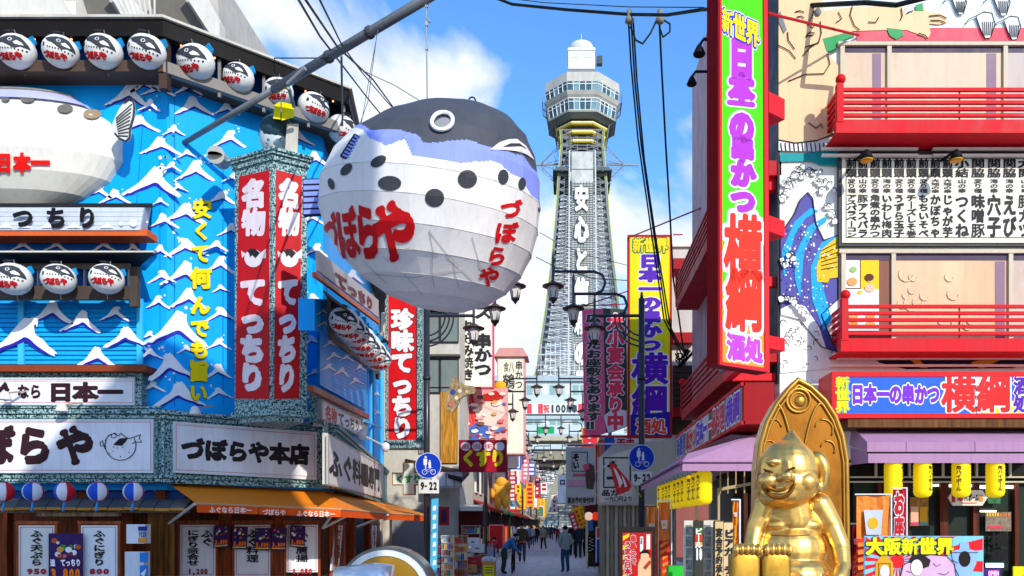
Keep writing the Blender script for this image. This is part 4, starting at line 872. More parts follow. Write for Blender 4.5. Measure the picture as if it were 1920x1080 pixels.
b = B(M('#d9dcda', .35, var=.08)); b.smooth = True; z0 = tz(108); b.lathe([(2.55, z0), (2.55, z0+1.9), (2.3, z0+2.4), (1.5, z0+2.85), (.01, z0+3.0)], (TX-.1, TY, 0), 20); part('dome', b, t)
b = B(TW); b.tube([(TX-.1, TY, z0+3), (TX-.1, TY, z0+5)], .06, 5); part('antenna', b, t)
b = B(M('#4f5658')); b.box((TX+3.6, TY-2, tz(125)), (1.2, 1.2, 1.6)); part('rooftop_unit', b, t)
for s_ in (-1, 1):   # side cage ladders
    b = B(M('#7f8688', .5))
    P_ = [(8.3, 178), (8.2, 196), (7.4, 203), (6.9, 232), (5.6, 240), (5.2, 262)]
    for (r0, y0), (r1, y1) in zip(P_, P_[1:]):
        for yy in (-2.8, 0, 2.8): b.bar((TX+s_*r0, TY+yy, tz(y0+8)), (TX+s_*r1, TY+yy, tz(y1+8)), .14)
        b.bar((TX+s_*r1, TY-2.8, tz(y1+8)), (TX+s_*r1, TY+2.8, tz(y1+8)), .14)
    for k in range(26): yy = 180+k*3.2; r = inter([(178, 8.25), (196, 8.2), (203, 7.4), (232, 6.9), (240, 5.6), (262, 5.2)], yy); b.bar((TX+s_*r, TY-2.8, tz(yy+8)), (TX+s_*r, TY+2.8, tz(yy+8)), .07)
    part('outer_ladder', b, t)
HW = [(262, 4.3), (290, 4.1), (340, 4.6), (420, 5.2), (500, 6.0), (600, 7.3), (700, 8.9), (760, 10.2), (986, 15)]
hw = lambda y: next(a[1]+(c[1]-a[1])*(y-a[0])/(c[0]-a[0]) for a, c in zip(HW, HW[1:]) if y <= c[0])
b = B(M('#7f8789', .5, .1)); lev = [262+k*14 for k in range(52)]
for y0, y1 in zip(lev, lev[1:]):
    z0, z1 = tz(y0), tz(y1); a, c = hw(y0), hw(y1)
    K0 = [(TX+sx_*a, TY+sy_*a, z0) for sx_, sy_ in ((-1, -1), (1, -1), (1, 1), (-1, 1))]; K1 = [(TX+sx_*c, TY+sy_*c, z1) for sx_, sy_ in ((-1, -1), (1, -1), (1, 1), (-1, 1))]
    for k in range(4):
        b.bar(K0[k], K1[k], .42); n = (k+1) % 4; b.bar(K0[k], K1[n], .13); b.bar(K0[n], K1[k], .13); b.bar(K0[k], K0[n], .16)
        m0 = (Vector(K0[k])*.62+Vector(K0[n])*.38); m1 = Vector(K1[k])*.62+Vector(K1[n])*.38; b.bar(m0, m1, .14); b.bar(K0[k], m1, .09)
        m0 = (Vector(K0[k])*.38+Vector(K0[n])*.62); m1 = Vector(K1[k])*.38+Vector(K1[n])*.62; b.bar(m0, m1, .14); b.bar(K0[n], m1, .09)
        if k == 0:
            for u in (.12, .22, .78, .88): b.bar(Vector(K0[k]).lerp(Vector(K0[n]), u), Vector(K1[k]).lerp(Vector(K1[n]), u), .1)
            b.bar(K1[k], Vector(K0[k]).lerp(Vector(K0[n]), .3), .12); b.bar(K1[n], Vector(K0[k]).lerp(Vector(K0[n]), .7), .12)
part('lattice', b, t, kind='stuff')
b = B(M('#c8d24a', .4))
for s_ in (-1, 1):
    for (y0, a), (y1, c) in zip(HW, HW[1:]): b.bar((TX+s_*(a+.3), TY-a-.1, tz(y0)), (TX+s_*(c+.3), TY-c-.1, tz(y1)), .14)
spart('neon_edge', b, t)
b = B(M('#c6cac8', .4))
for s_ in (-1, 1): b.bar((TX+s_*2.6, TY-5.5, tf(282, 5.5)), (TX+s_*2.9, TY-11, tf(760, 11)), .3, .3)
part('panel_rail', b, t)
b = B(M('#c4c8c2', .6, var=.25, scale=.8)); b.hexa([(TX-2.2, TY-11, tf(765, 11)), (TX+2.2, TY-11, tf(765, 11)), (TX+2.2, TY-5.6, tf(284, 5.6)), (TX-2.2, TY-5.6, tf(284, 5.6))], [(TX-2.2, TY-10.6, tf(765, 11)), (TX+2.2, TY-10.6, tf(765, 11)), (TX+2.2, TY-5.2, tf(284, 5.6)), (TX-2.2, TY-5.2, tf(284, 5.6))]); part('advertising_panel', b, t)
b = B(M('#8a918f', .5))
for k in range(90):
    dy_ = 5.75+(344-284+k*4.4)/481*5.4; z = tf(344+k*4.4, dy_)
    b.bar((TX-2.2, TY-dy_, z), (TX+2.2, TY-dy_, z), .09)
for x in [-2.1+k*.6 for k in range(8)]: b.bar((TX+x, TY-6.4, tf(340, 6.4)), (TX+x, TY-11.15, tf(760, 11.15)), .07)
part('panel_grid', b, t, kind='stuff')
b = B(); b.mats = []
for i, ch in enumerate('安心と信頼の日'):
    y0 = 343+i*58; d = TY-6.6-(y0-284)/481*5.4; pf = Fr(d); cx_ = 1090.5
    text(b, pf, ch, R(cx_-13.5, y0+3, cx_+13.5, y0+53), True, r=.065, off=.0, mat=M('#f4f5f3', .4), outl=[(.10, M('#5a6462'))], res=2); part('letter', b, t); b = B(); b.mats = []
b = B(M('#8f989a', .4, .2))
zc = tz(318)
for s_ in (-1, 1):
    tip = Vector((TX+s_*11.7, TY-2, zc)); b.bar((TX+s_*3, TY-2, zc+.3), tip, .28); b.bar(tip-Vector((s_*2.4, 0, 0)), (TX+s_*4.2, TY-2, tz(283)), .13); b.bar(tip-Vector((s_*2.4, 0, 0)), (TX+s_*4.6, TY-2, tz(360)), .13)
    for k in range(1, 6): u = k/6; p = Vector((TX+s_*(4.4+4.6*u), TY-2, tz(283+35*u))); q = Vector((TX+s_*(4.6+4.4*u), TY-2, tz(360-42*u))); b.bar(p, q, .08); b.bar(p, (TX+s_*(4.4+4.6*(u-.16)), TY-2, zc), .08); b.bar(q, (TX+s_*(4.4+4.6*(u-.16)), TY-2, zc), .08)
    for yy in (-6, 2): b.bar((TX+s_*4, TY+yy, tz(290)), tip-Vector((s_*3, 0, 0)), .09); b.bar((TX+s_*4, TY+yy, tz(345)), tip-Vector((s_*3, 0, 0)), .09)
spart('star_spar', b, t)
b = B(M('#5e686a', .5)); b.box((TX, TY, tf(316, 5.5)), (11, 11, .7)); b.box((TX, TY, tf(320, 5.5)), (12, 12, .3)); part('collar_platform', b, t)
b = B(M('#c9d2cc', .5)); b.box((TX-.5, TY-5.7, tf(331, 5.7)), (4, .3, 1.8)); b.box((TX, TY-4.9, tf(292, 4.9)), (4, .3, 1.6)); b.mat(M('#2a4256')); b.box((TX+1.0, TY-5.9, tf(331, 5.9)), (1.3, .2, 2.4)); part('maintenance_panel', b, t)

# ================================================================= STREET END
p = Fr(150)
t = thing('tower_base_building', 'pale blue glass building with red and white anniversary banner at the end of the street', 'building', (W(1020, 986, 150).x, 150, 0))
b = B(M('#c3d2d6', .5)); p.slab(b, R(925, 712, 1170, 842), 0, 8); part('wall', b, t)
b = B(M('#aebfc6', .5)); p.slab(b, R(920, 704, 1175, 714), .6, 9); p.slab(b, R(922, 755, 1172, 760), .4, .5); p.slab(b, R(922, 782, 1172, 786), .4, .5); p.slab(b, R(922, 813, 1172, 818), .4, .5); part('floor_ledge', b, t)
for k in range(17):
    for y0, y1 in ((722, 740), (788, 796)):
        b = B(M('#8fb0b0' if k % 3 else '#dfe8ea', .2)); x = 930+k*14.4; p.slab(b, R(x, y0, x+11, y1), .05, .04); part('window', b, t)
b = B(M('#eef0f0', .5))
for k in range(28): x = 924+k*9; p.slab(b, R(x, 640+abs(k-14)*1.2, x+.9, 705), .4, .1)
for y in (664, 684, 694): p.slab(b, R(924, y, 1172, y+.9), .5, .1)
part('rooftop_scaffold', b, t, kind='stuff')
b = B(M('#e6e9e8', .5)); p.slab(b, R(984, 756, 1096, 776), .55, .1); b.mat(M('#e04a58', .5)); p.slab(b, R(988, 757, 997, 775), .6, .04); p.slab(b, R(1009, 757, 1018, 775), .6, .04); p.slab(b, R(1084, 757, 1096, 775), .6, .04); part('banner', b, t)
b = B(); b.mats = []; text(b, p, '祝', R(1019, 758, 1030, 774), False, r=.05, off=.63, mat=M('#e0505a')); text(b, p, '100周年', R(1031, 758, 1082, 774), False, r=.04, off=.63, mat=M('#3a4a54')); part('lettering', b, t)
b = B(M('#1ea060', .4)); p.slab(b, R(1008, 800, 1022, 814), .3, .1); p.slab(b, R(1024, 800, 1039, 814), .3, .1); part('green_sign', b, t)
t = thing('street_end_bridge', 'beige concrete canopy beam with dark underside spanning the end of the street', 'bridge', (W(1040, 986, 135).x, 135, 0)); p = Fr(135)
b = B(M('#8f8c78', .7)); p.slab(b, R(1000, 846, 1150, 862), 0, 10); b.mat(M('#4a473e')); p.slab(b, R(1005, 862, 1150, 876), -1, 8); b.mat(M('#b8b49a')); p.slab(b, R(940, 818, 1160, 826), 0, 6); part('beam', b, t)
b = B(M('#9b9a86', .7)); b.bar(W(1058, 872, 136), W(1010, 986, 136), 1.1); b.bar(W(1076, 872, 136), W(1086, 986, 136), 1.0)
for k in range(7): b.bar(W(1058-k*6.5, 872+k*15, 136), W(1076+k*1.3, 872+k*15, 136), .3)
part('lattice_leg', b, t)
# far haze-pale blocks behind the bridge
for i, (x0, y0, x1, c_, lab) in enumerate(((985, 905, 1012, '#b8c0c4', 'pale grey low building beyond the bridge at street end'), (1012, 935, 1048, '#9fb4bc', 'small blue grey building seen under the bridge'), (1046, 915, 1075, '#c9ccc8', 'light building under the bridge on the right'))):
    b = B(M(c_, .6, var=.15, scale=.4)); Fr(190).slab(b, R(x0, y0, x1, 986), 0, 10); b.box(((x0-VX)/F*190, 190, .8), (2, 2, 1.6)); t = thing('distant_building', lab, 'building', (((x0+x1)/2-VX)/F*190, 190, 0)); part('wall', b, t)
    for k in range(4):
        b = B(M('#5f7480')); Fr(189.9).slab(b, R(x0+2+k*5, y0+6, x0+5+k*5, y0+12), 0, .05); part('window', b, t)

# ================================================================= SHOP ROWS
rn = random.Random(3)
def shop(x0, x1, Y0, Y1, H, wall, side, label, aw=None):
    """box building between Y0..Y1, facade at x facing street. side +1: on right (faces -X)"""
    t = thing('shop_building', label, 'building', ((x0+x1)/2, (Y0+Y1)/2, 0)); xs = x0 if side > 0 else x1; n = -side
    b = B(M(wall, .7, var=.15)); b.box(((x0+x1)/2, (Y0+Y1)/2, H/2), (x1-x0, Y1-Y0, H)); part('wall', b, t)
    b = B(M('#8b8580', .7)); b.box(((x0+x1)/2, (Y0+Y1)/2, H+.08), (x1-x0+.16, Y1-Y0+.16, .2)); part('roof_edge', b, t)
    fl = int(H//2.9)
    for f in range(1, fl):
        for k in range(max(1, int((Y1-Y0)//2.2))):
            yy = Y0+1.2+k*2.2; b = B(M('#dcd8d0')); b.box((xs+n*.04, yy, 3.9+(f-1)*2.8), (.1, 1.2, 1.3)); w_ = part('window', b, t)
            b = B(M('#3b4c58', .1)); b.box((xs+n*.07, yy, 3.9+(f-1)*2.8), (.08, 1.04, 1.14)); part('pane', b, w_)
        b = B(M('#dcd8d0')); b.box(((x0+x1)/2, Y0-.04, 3.9+(f-1)*2.8), (min(1.6, (x1-x0)*.5), .1, 1.2)); w_ = part('window', b, t)
        b = B(M('#3b4c58', .1)); b.box(((x0+x1)/2, Y0-.07, 3.9+(f-1)*2.8), (min(1.45, (x1-x0)*.45), .08, 1.05)); part('pane', b, w_)
    b = B(M('#2b2320', .6)); b.box((xs+n*.01, (Y0+Y1)/2, 1.25), (.08, Y1-Y0-.5, 2.3)); part('shopfront', b, t)
    for k in range(int((Y1-Y0)/.9)): b = B(M(rn.choice(['#d8b45a', '#e8e0d0', '#c23a30', '#4a78b8', '#e07a30', '#f0d040']), .5, emit=0)); b.box((xs+n*.10, Y0+.6+k*.9, .75+rn.random()*.2), (.5, .6, 1.0+rn.random()*.4)); part('goods_display', b, t)
    b = B(M(aw or rn.choice(['#a8281e', '#c2b8a0', '#2c6a4a', '#b84a2a']), .6)); b.hexa([(xs, Y0+.1, 2.9), (xs+n*.95, Y0+.1, 2.45), (xs+n*.95, Y1-.1, 2.45), (xs, Y1-.1, 2.9)], [(xs, Y0+.1, 2.84), (xs+n*.95, Y0+.1, 2.3), (xs+n*.95, Y1-.1, 2.3), (xs, Y1-.1, 2.84)]); part('awning', b, t)
    return t
cols = ['#c7b9a8', '#b88a78', '#d9d2c6', '#9a5a50', '#cfc0a0', '#a9a9ac', '#c88a80', '#d8c8b8']
names = ['cream', 'dusty pink', 'off white', 'brick red', 'tan', 'grey', 'salmon', 'beige']
Y = 39.5
for i in range(8):
    d = [8, 9, 11, 12, 12, 14, 14, 14][i]; H = [8.2, 10.5, 8, 12, 9, 12, 10, 11][i]
    shop(-12, -4.6, Y, Y+d-.3, H, cols[i], -1, '%s shop building on the west side of the street, %s behind the pufferfish restaurant' % (names[i], ['first', 'second', 'third', 'fourth', 'fifth', 'sixth', 'seventh', 'eighth'][i])); Y += d
Y = 40
for i in range(8):
    d = [9, 10, 11, 12, 12, 13, 14, 13][i]; H = [5.9, 6.4, 6.2, 7.5, 7, 7, 8, 7][i]
    shop(1.75, 9, Y, Y+d-.3, H, cols[(i+3) % 8], 1, '%s shop building on the east side of the street, %s beyond the soba kiosk' % (names[(i+3) % 8], ['first', 'second', 'third', 'fourth', 'fifth', 'sixth', 'seventh', 'eighth'][i])); Y += d
# first building behind the restaurant, facing the camera
t = thing('shop_building', 'cream building with dark windows and varnished timber corner right behind the red vertical sign', 'building', (-6.8, 36, 0)); p = Fr(34.2)
b = B(M('#cdc6b6', .7, var=.15)); p.slab(b, R(690, 470, 862, 1060), 0, 5); part('wall', b, t)
b = B(M('#b9a59a', .7, var=.3, scale=3)); p.slab(b, R(785, 600, 801, 850), .08, .06); part('tiled_strip', b, t)
b = B(M('#c98a2e', .5, kind='wood')); p.slab(b, R(826, 735, 858, 868), .1, .08); part('timber_corner', b, t)
for y0, y1 in ((585, 640), (675, 735)):
    for x0, x1 in ((803, 822), (827, 858)):
        b = B(M('#3b3a3c')); p.slab(b, R(x0-2, y0-2, x1+2, y1+2), .08, .05); w_ = part('window', b, t); b = B(M('#7d8780', .15)); p.slab(b, R(x0, y0, x1, y1), .1, .03); part('pane', b, w_)
b = B(M('#5a544c')); p.slab(b, R(795, 570, 862, 577), .5, .6); p.slab(b, R(800, 664, 862, 668), .3, .3); b.mat(M('#3b332c')); b.hexa([p.p(760, 870, .1), p.p(866, 905, 1.2), p.p(866, 898, 1.2), p.p(760, 860, .1)], [p.p(760, 870, 0), p.p(880, 890, 0), p.p(880, 884, 0), p.p(760, 860, 0)]); part('ledge', b, t)
b = B(M('#d9bfc0', .5)); p.slab(b, R(800, 885, 866, 915), .9, .1); part('fascia_panel', b, t)
for k in range(4): b = B(M('#f0ece6')); p.slab(b, R(806+k*16, 889, 818+k*16, 911), .93, .03); part('fascia_sign', b, t)
b = B(M('#8f8d8d', .5)); p.slab(b, R(735, 955, 800, 1060), .3, .1); part('shutter', b, t)
b = B(M('#5a1d1a', .6)); p.slab(b, R(860, 955, 905, 1010), .2, .1); part('shop_opening', b, t)

# vertical red sign on restaurant end
p = Fr(27)
t = sign('vertical_sign', 'tall narrow red sign with white delicacy lettering, granite framed, right of the blue building', p, R(725, 545, 784, 828), '#7fa09e', '#e0141a', .35, 3,
     texts=[('珍味てっちり', R(733, 578, 775, 822), True, dict(r=.055, mat=M('#f6f0f0'), brush=.9, res=3, outl=[(.085, M('#8a0c14'))]))])
b = B(GRAN); p.slab(b, R(782, 560, 792, 826), .1, .8); p.slab(b, R(720, 826, 789, 840), .2, .8); p.slab(b, R(722, 560, 727, 826), .03, .3); part('granite_edge', b, t)
# street left signs
p = Fr(36)
sign('vertical_sign', 'tall pink framed white sign with kushikatsu lettering hanging over the left pavement', p, R(862, 440, 926, 728), '#e8506a', '#f6efdc', .3, 3,
     texts=[('ビス 串かつ', R(889, 545, 922, 706), True, dict(r=.05, mat=M('#2c2c26'), brush=.8, outl=[(.09, WHT)])), ('お好み焼き', R(866, 600, 888, 714), True, dict(r=.045, mat=M('#2c2c26'), brush=.8))])
p = Fr(37.5)
t = thing('mural_board', 'big pink board showing hand dipping skewers, above the red drugstore sign', 'billboard', W(900, 840, 37.5)); b = B(M('#f0a8a0', .5)); p.slab(b, R(857, 728, 952, 832), 0, .2); part('panel', b, t)
b = B(M('#e83a3a')); 
for k in range(4): p.extr(b, [(858+k*7, 730), (864+k*7, 730), (884+k*7, 830), (878+k*7, 830)], .02, .015)
b.mat(M('#f6d8c8')); p.extr(b, [(890, 770), (915, 745), (940, 748), (948, 775), (925, 800), (898, 795)], .04, .02); b.mat(M('#4a6ab8')); p.extr(b, [(876, 805), (895, 790), (915, 800), (918, 830), (880, 830)], .05, .02); b.mat(M('#c8281e')); p.extr(b, [(905, 740), (930, 732), (945, 745), (930, 752), (908, 752)], .06, .02)
rq = random.Random(2)
for k in range(46):
    x, y, r = rq.uniform(866, 946), rq.uniform(736, 826), rq.uniform(1.5, 5); b.mat(M(rq.choice(['#f6e0d0', '#e87a70', '#c03a30', '#f0b060', '#5a78c0', '#8a5a48', '#fff4ec', '#e8a8a8']))); p.extr(b, [(x+r*1.6*math.cos(q*.9+k), y+r*math.sin(q*.9+k)*rq.uniform(.6, 1)) for q in range(7)], .085+.0012*k, .003)
part('picture', b, t)
p = Fr(32)
t = sign('drugstore_sign', 'dark red drugstore sign with yellow characters under four white discs', p, R(860, 825, 950, 885), '#9c0f2c', '#b0122c', .2, 1.5,
     texts=[('くすり', R(865, 843, 947, 875), False, dict(r=.07, mat=M('#f4d81c'), res=3)), ('化粧品', R(866, 832, 880, 842), False, dict(r=.02, off=.024, mat=RED)), ('日用品', R(887, 832, 901, 842), False, dict(r=.02, off=.024, mat=RED)), ('お菓子', R(909, 832, 923, 842), False, dict(r=.02, off=.024, mat=RED))])
b = B(M('#f2e8e8'))
for x in (873, 894, 916, 937): p.poly(b, [(x+9*math.cos(q*.4), 837+8.5*math.sin(q*.4)) for q in range(16)], .018)
part('white_disc', b, t)
p = Fr(27.5)
t = thing('pharmacy_cross', 'white pharmacy cross with green lettering left of the blue round traffic sign', 'sign', W(766, 927, 27.5))
b = B(M('#a98a50', .5)); p.slab(b, R(755, 867, 778, 928), 0, .2); p.slab(b, R(735, 886, 755, 910), 0, .2); p.slab(b, R(778, 886, 798, 910), 0, .2); part('case', b, t)
b = B(M('#dfe9dc', .3)); p.slab(b, R(757, 869, 776, 926), .02, .02); p.slab(b, R(737, 888, 757, 908), .02, .02); p.slab(b, R(776, 888, 796, 908), .02, .02); part('panel', b, t)
b = B(); b.mats = []; text(b, p, 'くすり', R(742, 890, 790, 906), False, r=.06, off=.03, mat=M('#1c9a58')); part('lettering', b, t)
t = thing('fish_kite', 'brown patterned fish shaped ornament fixed to the left lamp post', 'ornament', W(866, 735, 21.9)); p = Fr(21.9)
b = B(M('#b39a70', .6, var=.5, scale=16)); p.extr(b, [(834, 750), (838, 738), (846, 716), (852, 702), (860, 714), (872, 722), (888, 724), (893, 732), (889, 738), (874, 740), (864, 746), (858, 760), (849, 773), (838, 768)], 0, .12); part('body', b, t)
b = B(M('#e0d4b8'))
for x, y, r, c_ in ((849, 735, 5, '#2c4aa8'), (862, 733, 4, '#e8dcc0'), (846, 757, 6, '#c87a70'), (856, 746, 4, '#e8d8b0'), (875, 734, 3, '#d8c8a0')): b.mat(M(c_)); p.poly(b, [(x+r*math.cos(q*.7), y+r*math.sin(q*.7)) for q in range(9)], .01+.001*r)
part('scale', b, t); b = B(DRK); b.tube([W(798, 727, 22), W(902, 727, 22)], .02, 5); part('rod', b, t)
p = Fr(45)
t = sign('tower_sign', 'cream pillar sign with pink pitched cap beyond the kushikatsu sign', p, R(932, 668, 984, 852), '#e0a098', '#f4ead2', 1.2, 2.5,
     texts=[('鶴', R(942, 700, 966, 730), True, dict(r=.03, mat=M('#3c3a30'))), ('串かつ', R(966, 676, 980, 730), True, dict(r=.03, mat=M('#3c3a30'))), ('食八', R(944, 678, 964, 698), False, dict(r=.03, mat=M('#6a6a40')))])
b = B(M('#d99a90', .6)); b.prism([W(926, 668, 44.8), W(990, 668, 44.8), W(980, 652, 44.8), W(936, 652, 44.8)], (0, 1.8, 0)); part('cap', b, t)
p = Fr(47)
sign('vertical_sign', 'blue bordered white sign with red mahjong characters', p, R(950, 792, 977, 880), '#2a5ab8', '#f4f4f4', .2, 2, texts=[('麻雀', R(953, 796, 974, 832), True, dict(r=.04, mat=M('#d83020')))])
# orange ball lantern and yellow carved figure
b = B(M('#f0a818', .4)); b.smooth = True; b.ell(W(938, 728, 40), (.38, .38, .36), 14, 8); b.mat(M('#e8641e')); b.ell(W(934, 752, 40), (.5, .4, .34), 14, 8); b.bar(W(920, 740, 40), W(938, 740, 40), .05)
solo('round_sign_lamp', b, 'orange and yellow round lamp beside the pink pictured board', 'lamp')
t = thing('figure_signboard', 'golden carved figure ornament hanging over the left pavement below the drugstore sign', 'ornament', W(938, 960, 41))
b = B(M('#e8a83a', .4)); b.smooth = True
for x, y, a, c_ in ((940, 905, .32, .3), (940, 922, .40, .5), (930, 915, .2, .25), (952, 912, .2, .3), (934, 940, .22, .4), (948, 940, .22, .4), (924, 925, .14, .3)): b.ell(W(x, y, 41), (a, .25, c_), 12, 8)
part('body', b, t)
# generic hanging signs further on
CS = ['#d8303a', '#f4f0e8', '#2a50b0', '#f0c028', '#e8607a', '#f8f8f4', '#c83028', '#3a8a5a']; CN = ['red', 'cream', 'blue', 'yellow', 'pink', 'white', 'dark red', 'green']
for i in range(26):
    sd = i % 2; Yh = 44+i*3.9; X0 = (-4.5 if sd else 0.85); w_ = .8+rn.random()*.3; hh = 1.2+rn.random()*2.0; z0 = 2.8+rn.random()*1.8; c_ = i*5 % 8
    ORD = 'nearest second third fourth fifth sixth seventh eighth ninth tenth eleventh twelfth farthest'.split(); t = thing('hanging_sign', '%s upright sign, %s of the small signs over the %s pavement' % (CN[c_], ORD[i//2], 'left' if sd else 'right'), 'sign', (X0+w_/2, Yh, z0), 'hanging signs down the street')
    b = B(M(CS[(c_+3) % 8])); b.box((X0+w_/2, Yh, z0+hh/2), (w_, .18, hh)); part('case', b, t)
    b = B(M(CS[c_])); b.box((X0+w_/2, Yh-.10, z0+hh/2), (w_-.1, .03, hh-.1)); part('panel', b, t)
    b = B(M(CS[(c_+5) % 8]))
    for k in range(int(hh/.45)):
        for m in range(3): b.box((X0+w_/2+rn.uniform(-.12, .12), Yh-.125-.002*m, z0+.3+k*.43+rn.uniform(-.1, .1)), (.3*rn.uniform(.5, 1.1), .01, .07*rn.uniform(.6, 1.6)))
    part('painted_mark', b, t)

for i, (x0, y0, x1, y1, Yh, c_, lab) in enumerate(((954, 884, 968, 958, 50, '#d8283a', 'narrow red upright sign under the mahjong sign'), (978, 836, 991, 905, 56, '#e87a90', 'pink upright sign beyond the mahjong sign'), (986, 905, 1001, 950, 62, '#f0a020', 'orange sign with red marks above the distant walkers'), (1003, 896, 1013, 934, 74, '#d02830', 'small crimson sign near the street end'), (1014, 905, 1026, 926, 80, '#f4f0e8', 'small white sign near the street end'), (966, 908, 977, 926, 48, '#f0e030', 'small yellow square sign over the street stalls'), (1034, 928, 1044, 960, 60, '#e8e8ec', 'white hanging cloth beside the blue swirl signboard'), (990, 868, 1004, 892, 66, '#3a68c0', 'blue square sign among the far lamps'), (942, 862, 952, 902, 48, '#2a58b8', 'dark blue upright sign touching the golden figure'))):
    p = Fr(Yh); t = thing('distant_shop_sign', lab, 'sign', W((x0+x1)/2, y1, Yh)); b = B(M(c_, .4)); p.slab(b, R(x0, y0, x1, y1), 0, .2); part('case', b, t); q = random.Random(i); b = B(M(['#f4f0e8', '#c82030'][i in (2, 4, 5, 6)], .5))
    for k in range(int((y1-y0)/8)): p.slab(b, R(x0+2+q.random()*2, y0+2+k*8, x1-2-q.random()*2, y0+6+k*8+q.random()), .012, .01)
    part('painted_mark', b, t)
# ================================================================= STREET LAMPS
def street_lamp():
    t = thing('street_lamp', 'x', 'street lamp', (0, 0, 0), 'black lantern street lamps along the street')
    PM = M('#3a3c42', .35, .3); s = 22/F; pz = lambda y: CZ+(HY-y)*s; b = B(PM)
    b.smooth = True; b.tube([(0, 0, 0), (0, 0, pz(560))], .085, 12); b.tube([(0, 0, pz(560)), (0, 0, pz(548))], [.05, .03], 8); b.lathe([(.13, 0), (.13, .5), (.10, .6)], (0, 0, 0), 12); b.lathe([(.11, pz(712)), (.11, pz(706))], (0, 0, 0), 12); part('pole', b, t)
    b = B(PM)  # arms to +x (px distance to metres)
    X = lambda d: d*s
    b.tube([(0, 0, pz(592)), (X(88), 0, pz(592))], .045, 8)
    b.tube([(X(45), 0, pz(592)), (X(33), 0, pz(586)), (X(27), 0, pz(572)), (X(33), 0, pz(557)), (X(48), 0, pz(551)), (X(128), 0, pz(551))], .042, 8)
    b.tube([(X(88), 0, pz(551)), (X(74), 0, pz(545)), (X(68), 0, pz(530)), (X(74), 0, pz(515)), (X(90), 0, pz(509)), (X(166), 0, pz(509))], .04, 8)
    part('arm', b, t); b = B(PM)
    for k, r in enumerate((52, 43, 34)):
        b.tube([(X(r+4)*math.cos(q*math.pi/16)*.9, 0, pz(592)-X(r)*math.sin(q*math.pi/16)*1.1) for q in range(0, 9)], .025, 6)
    part('scroll', b, t)
    for d, ya, yl in ((88, 592, 608), (128, 551, 571), (166, 509, 529)):
        x = X(d); b = B(PM); b.tube([(x, 0, pz(ya)+.45), (x, 0, pz(yl))], .035, 6); b.tube([(x, 0, pz(ya)+.45), (x, 0, pz(ya)+.62)], [.03, .005], 6); part('hanger', b, t)
        z = pz(yl); b = B(M('#5a4340', .45, .2)); b.smooth = True; b.lathe([(.04, z+.03), (.09, z), (.20, z-.07), (.30, z-.10), (.30, z-.125), (.17, z-.11)], (x, 0, 0), 16); part('lamp_shade', b, t)
        b = B(M('#e6ddd2', .25)); b.lathe([(.155, z-.12), (.165, z-.2), (.10, z-.46)], (x, 0, 0), 6); g = part('glass', b, t)
        b = B(M('#3c3535', .4))
        for k in range(6): a = k*math.pi/3; b.bar((x+.165*math.cos(a), .165*math.sin(a), z-.11), (x+.105*math.cos(a), .105*math.sin(a), z-.46), .018)
        b.lathe([(.11, z-.44), (.115, z-.48), (.05, z-.55), (.005, z-.62)], (x, 0, 0), 8); part('cage', b, g)
    return t
SL = street_lamp(); fl = [True]
for k in range(6):
    Yp = 22+k*16
    for sd in (0, 1):
        if k > 4 and sd == 0: pass
        put(SL, (-3.84 if not sd else 2.07, Yp, 0), 0 if not sd else math.pi, 1.0, 'black street lamp with three hanging lanterns, %s pair from the camera, on the %s kerb' % (['first', 'second', 'third', 'fourth', 'fifth', 'sixth'][k], 'right' if sd else 'left'), fl)
# round traffic signs
for x, y, X, lab in ((803, 873, -3.84, 'blue round pedestrian and bicycle sign with 9-22 plate on the left lamp post'), (1203, 858, 2.07, 'blue round pedestrian and bicycle sign with 9-22 plate on the right lamp post')):
    Yq = 21.8; p = Fr(Yq); t = thing('traffic_sign', lab, 'traffic sign', W(x, y+52, Yq))
    circ = lambda r, n=28: [(x+r*math.cos(q*2*math.pi/n), y+r*math.sin(q*2*math.pi/n)) for q in range(n)]
    b = B(M('#dfe4ee', .3)); p.extr(b, circ(24.5), 0, .03); part('disc_rim', b, t); b = B(M('#0a3ab8', .25, var=.03)); p.extr(b, circ(23.3), .004, .004); part('disc', b, t)
    b = B(WHT); o = .012
    def dot(cx_, cy_, r, pl=p, oo=o): pl.poly(b, [(cx_+r*math.cos(q*.63), cy_+r*math.sin(q*.63)) for q in range(10)], oo)
    dot(x-5, y-16, 2.2); p.poly(b, [(x-9, y-13), (x-2, y-13), (x-2, y-4), (x-4, y+1), (x-4, y+6), (x-6, y+6), (x-6, y), (x-9, y-2)], o); dot(x+3, y-9, 1.6, oo=o+.001); p.poly(b, [(x, y-7), (x+5, y-7), (x+5, y+5), (x+1, y+5)], o+.002)
    for cx_ in (x-7, x+9): b.tube([p.p(cx_+4.6*math.cos(q*.5), y+12+4.6*math.sin(q*.5), o) for q in range(13)], .009, 4, closed=True)
    for a, c in (((-7, 12), (-2, 7)), ((-2, 7), (6, 7)), ((6, 7), (9, 12)), ((-2, 7), (1, 12)), ((1, 12), (6, 7)), ((-2, 4), (1, 4)), ((5, 4), (8, 4))): b.bar(p.p(x+a[0], y+a[1], o), p.p(x+c[0], y+c[1], o), .014, .006)
    part('pictogram', b, t)
    b = B(M('#e2e0da', .4)); p.slab(b, R(x-18, y+26, x+20, y+52), 0, .02); part('plate', b, t); b = B(); b.mats = []; text(b, p, '9−22', R(x-15, y+30, x+17, y+46), False, r=.05, off=.01, mat=BLK); part('lettering', b, t)
    b = B(STEEL); b.tube([W(x, y-15, Yq+.12), W(x, y+52, Yq+.12)], .10, 8); part('clamp', b, t)
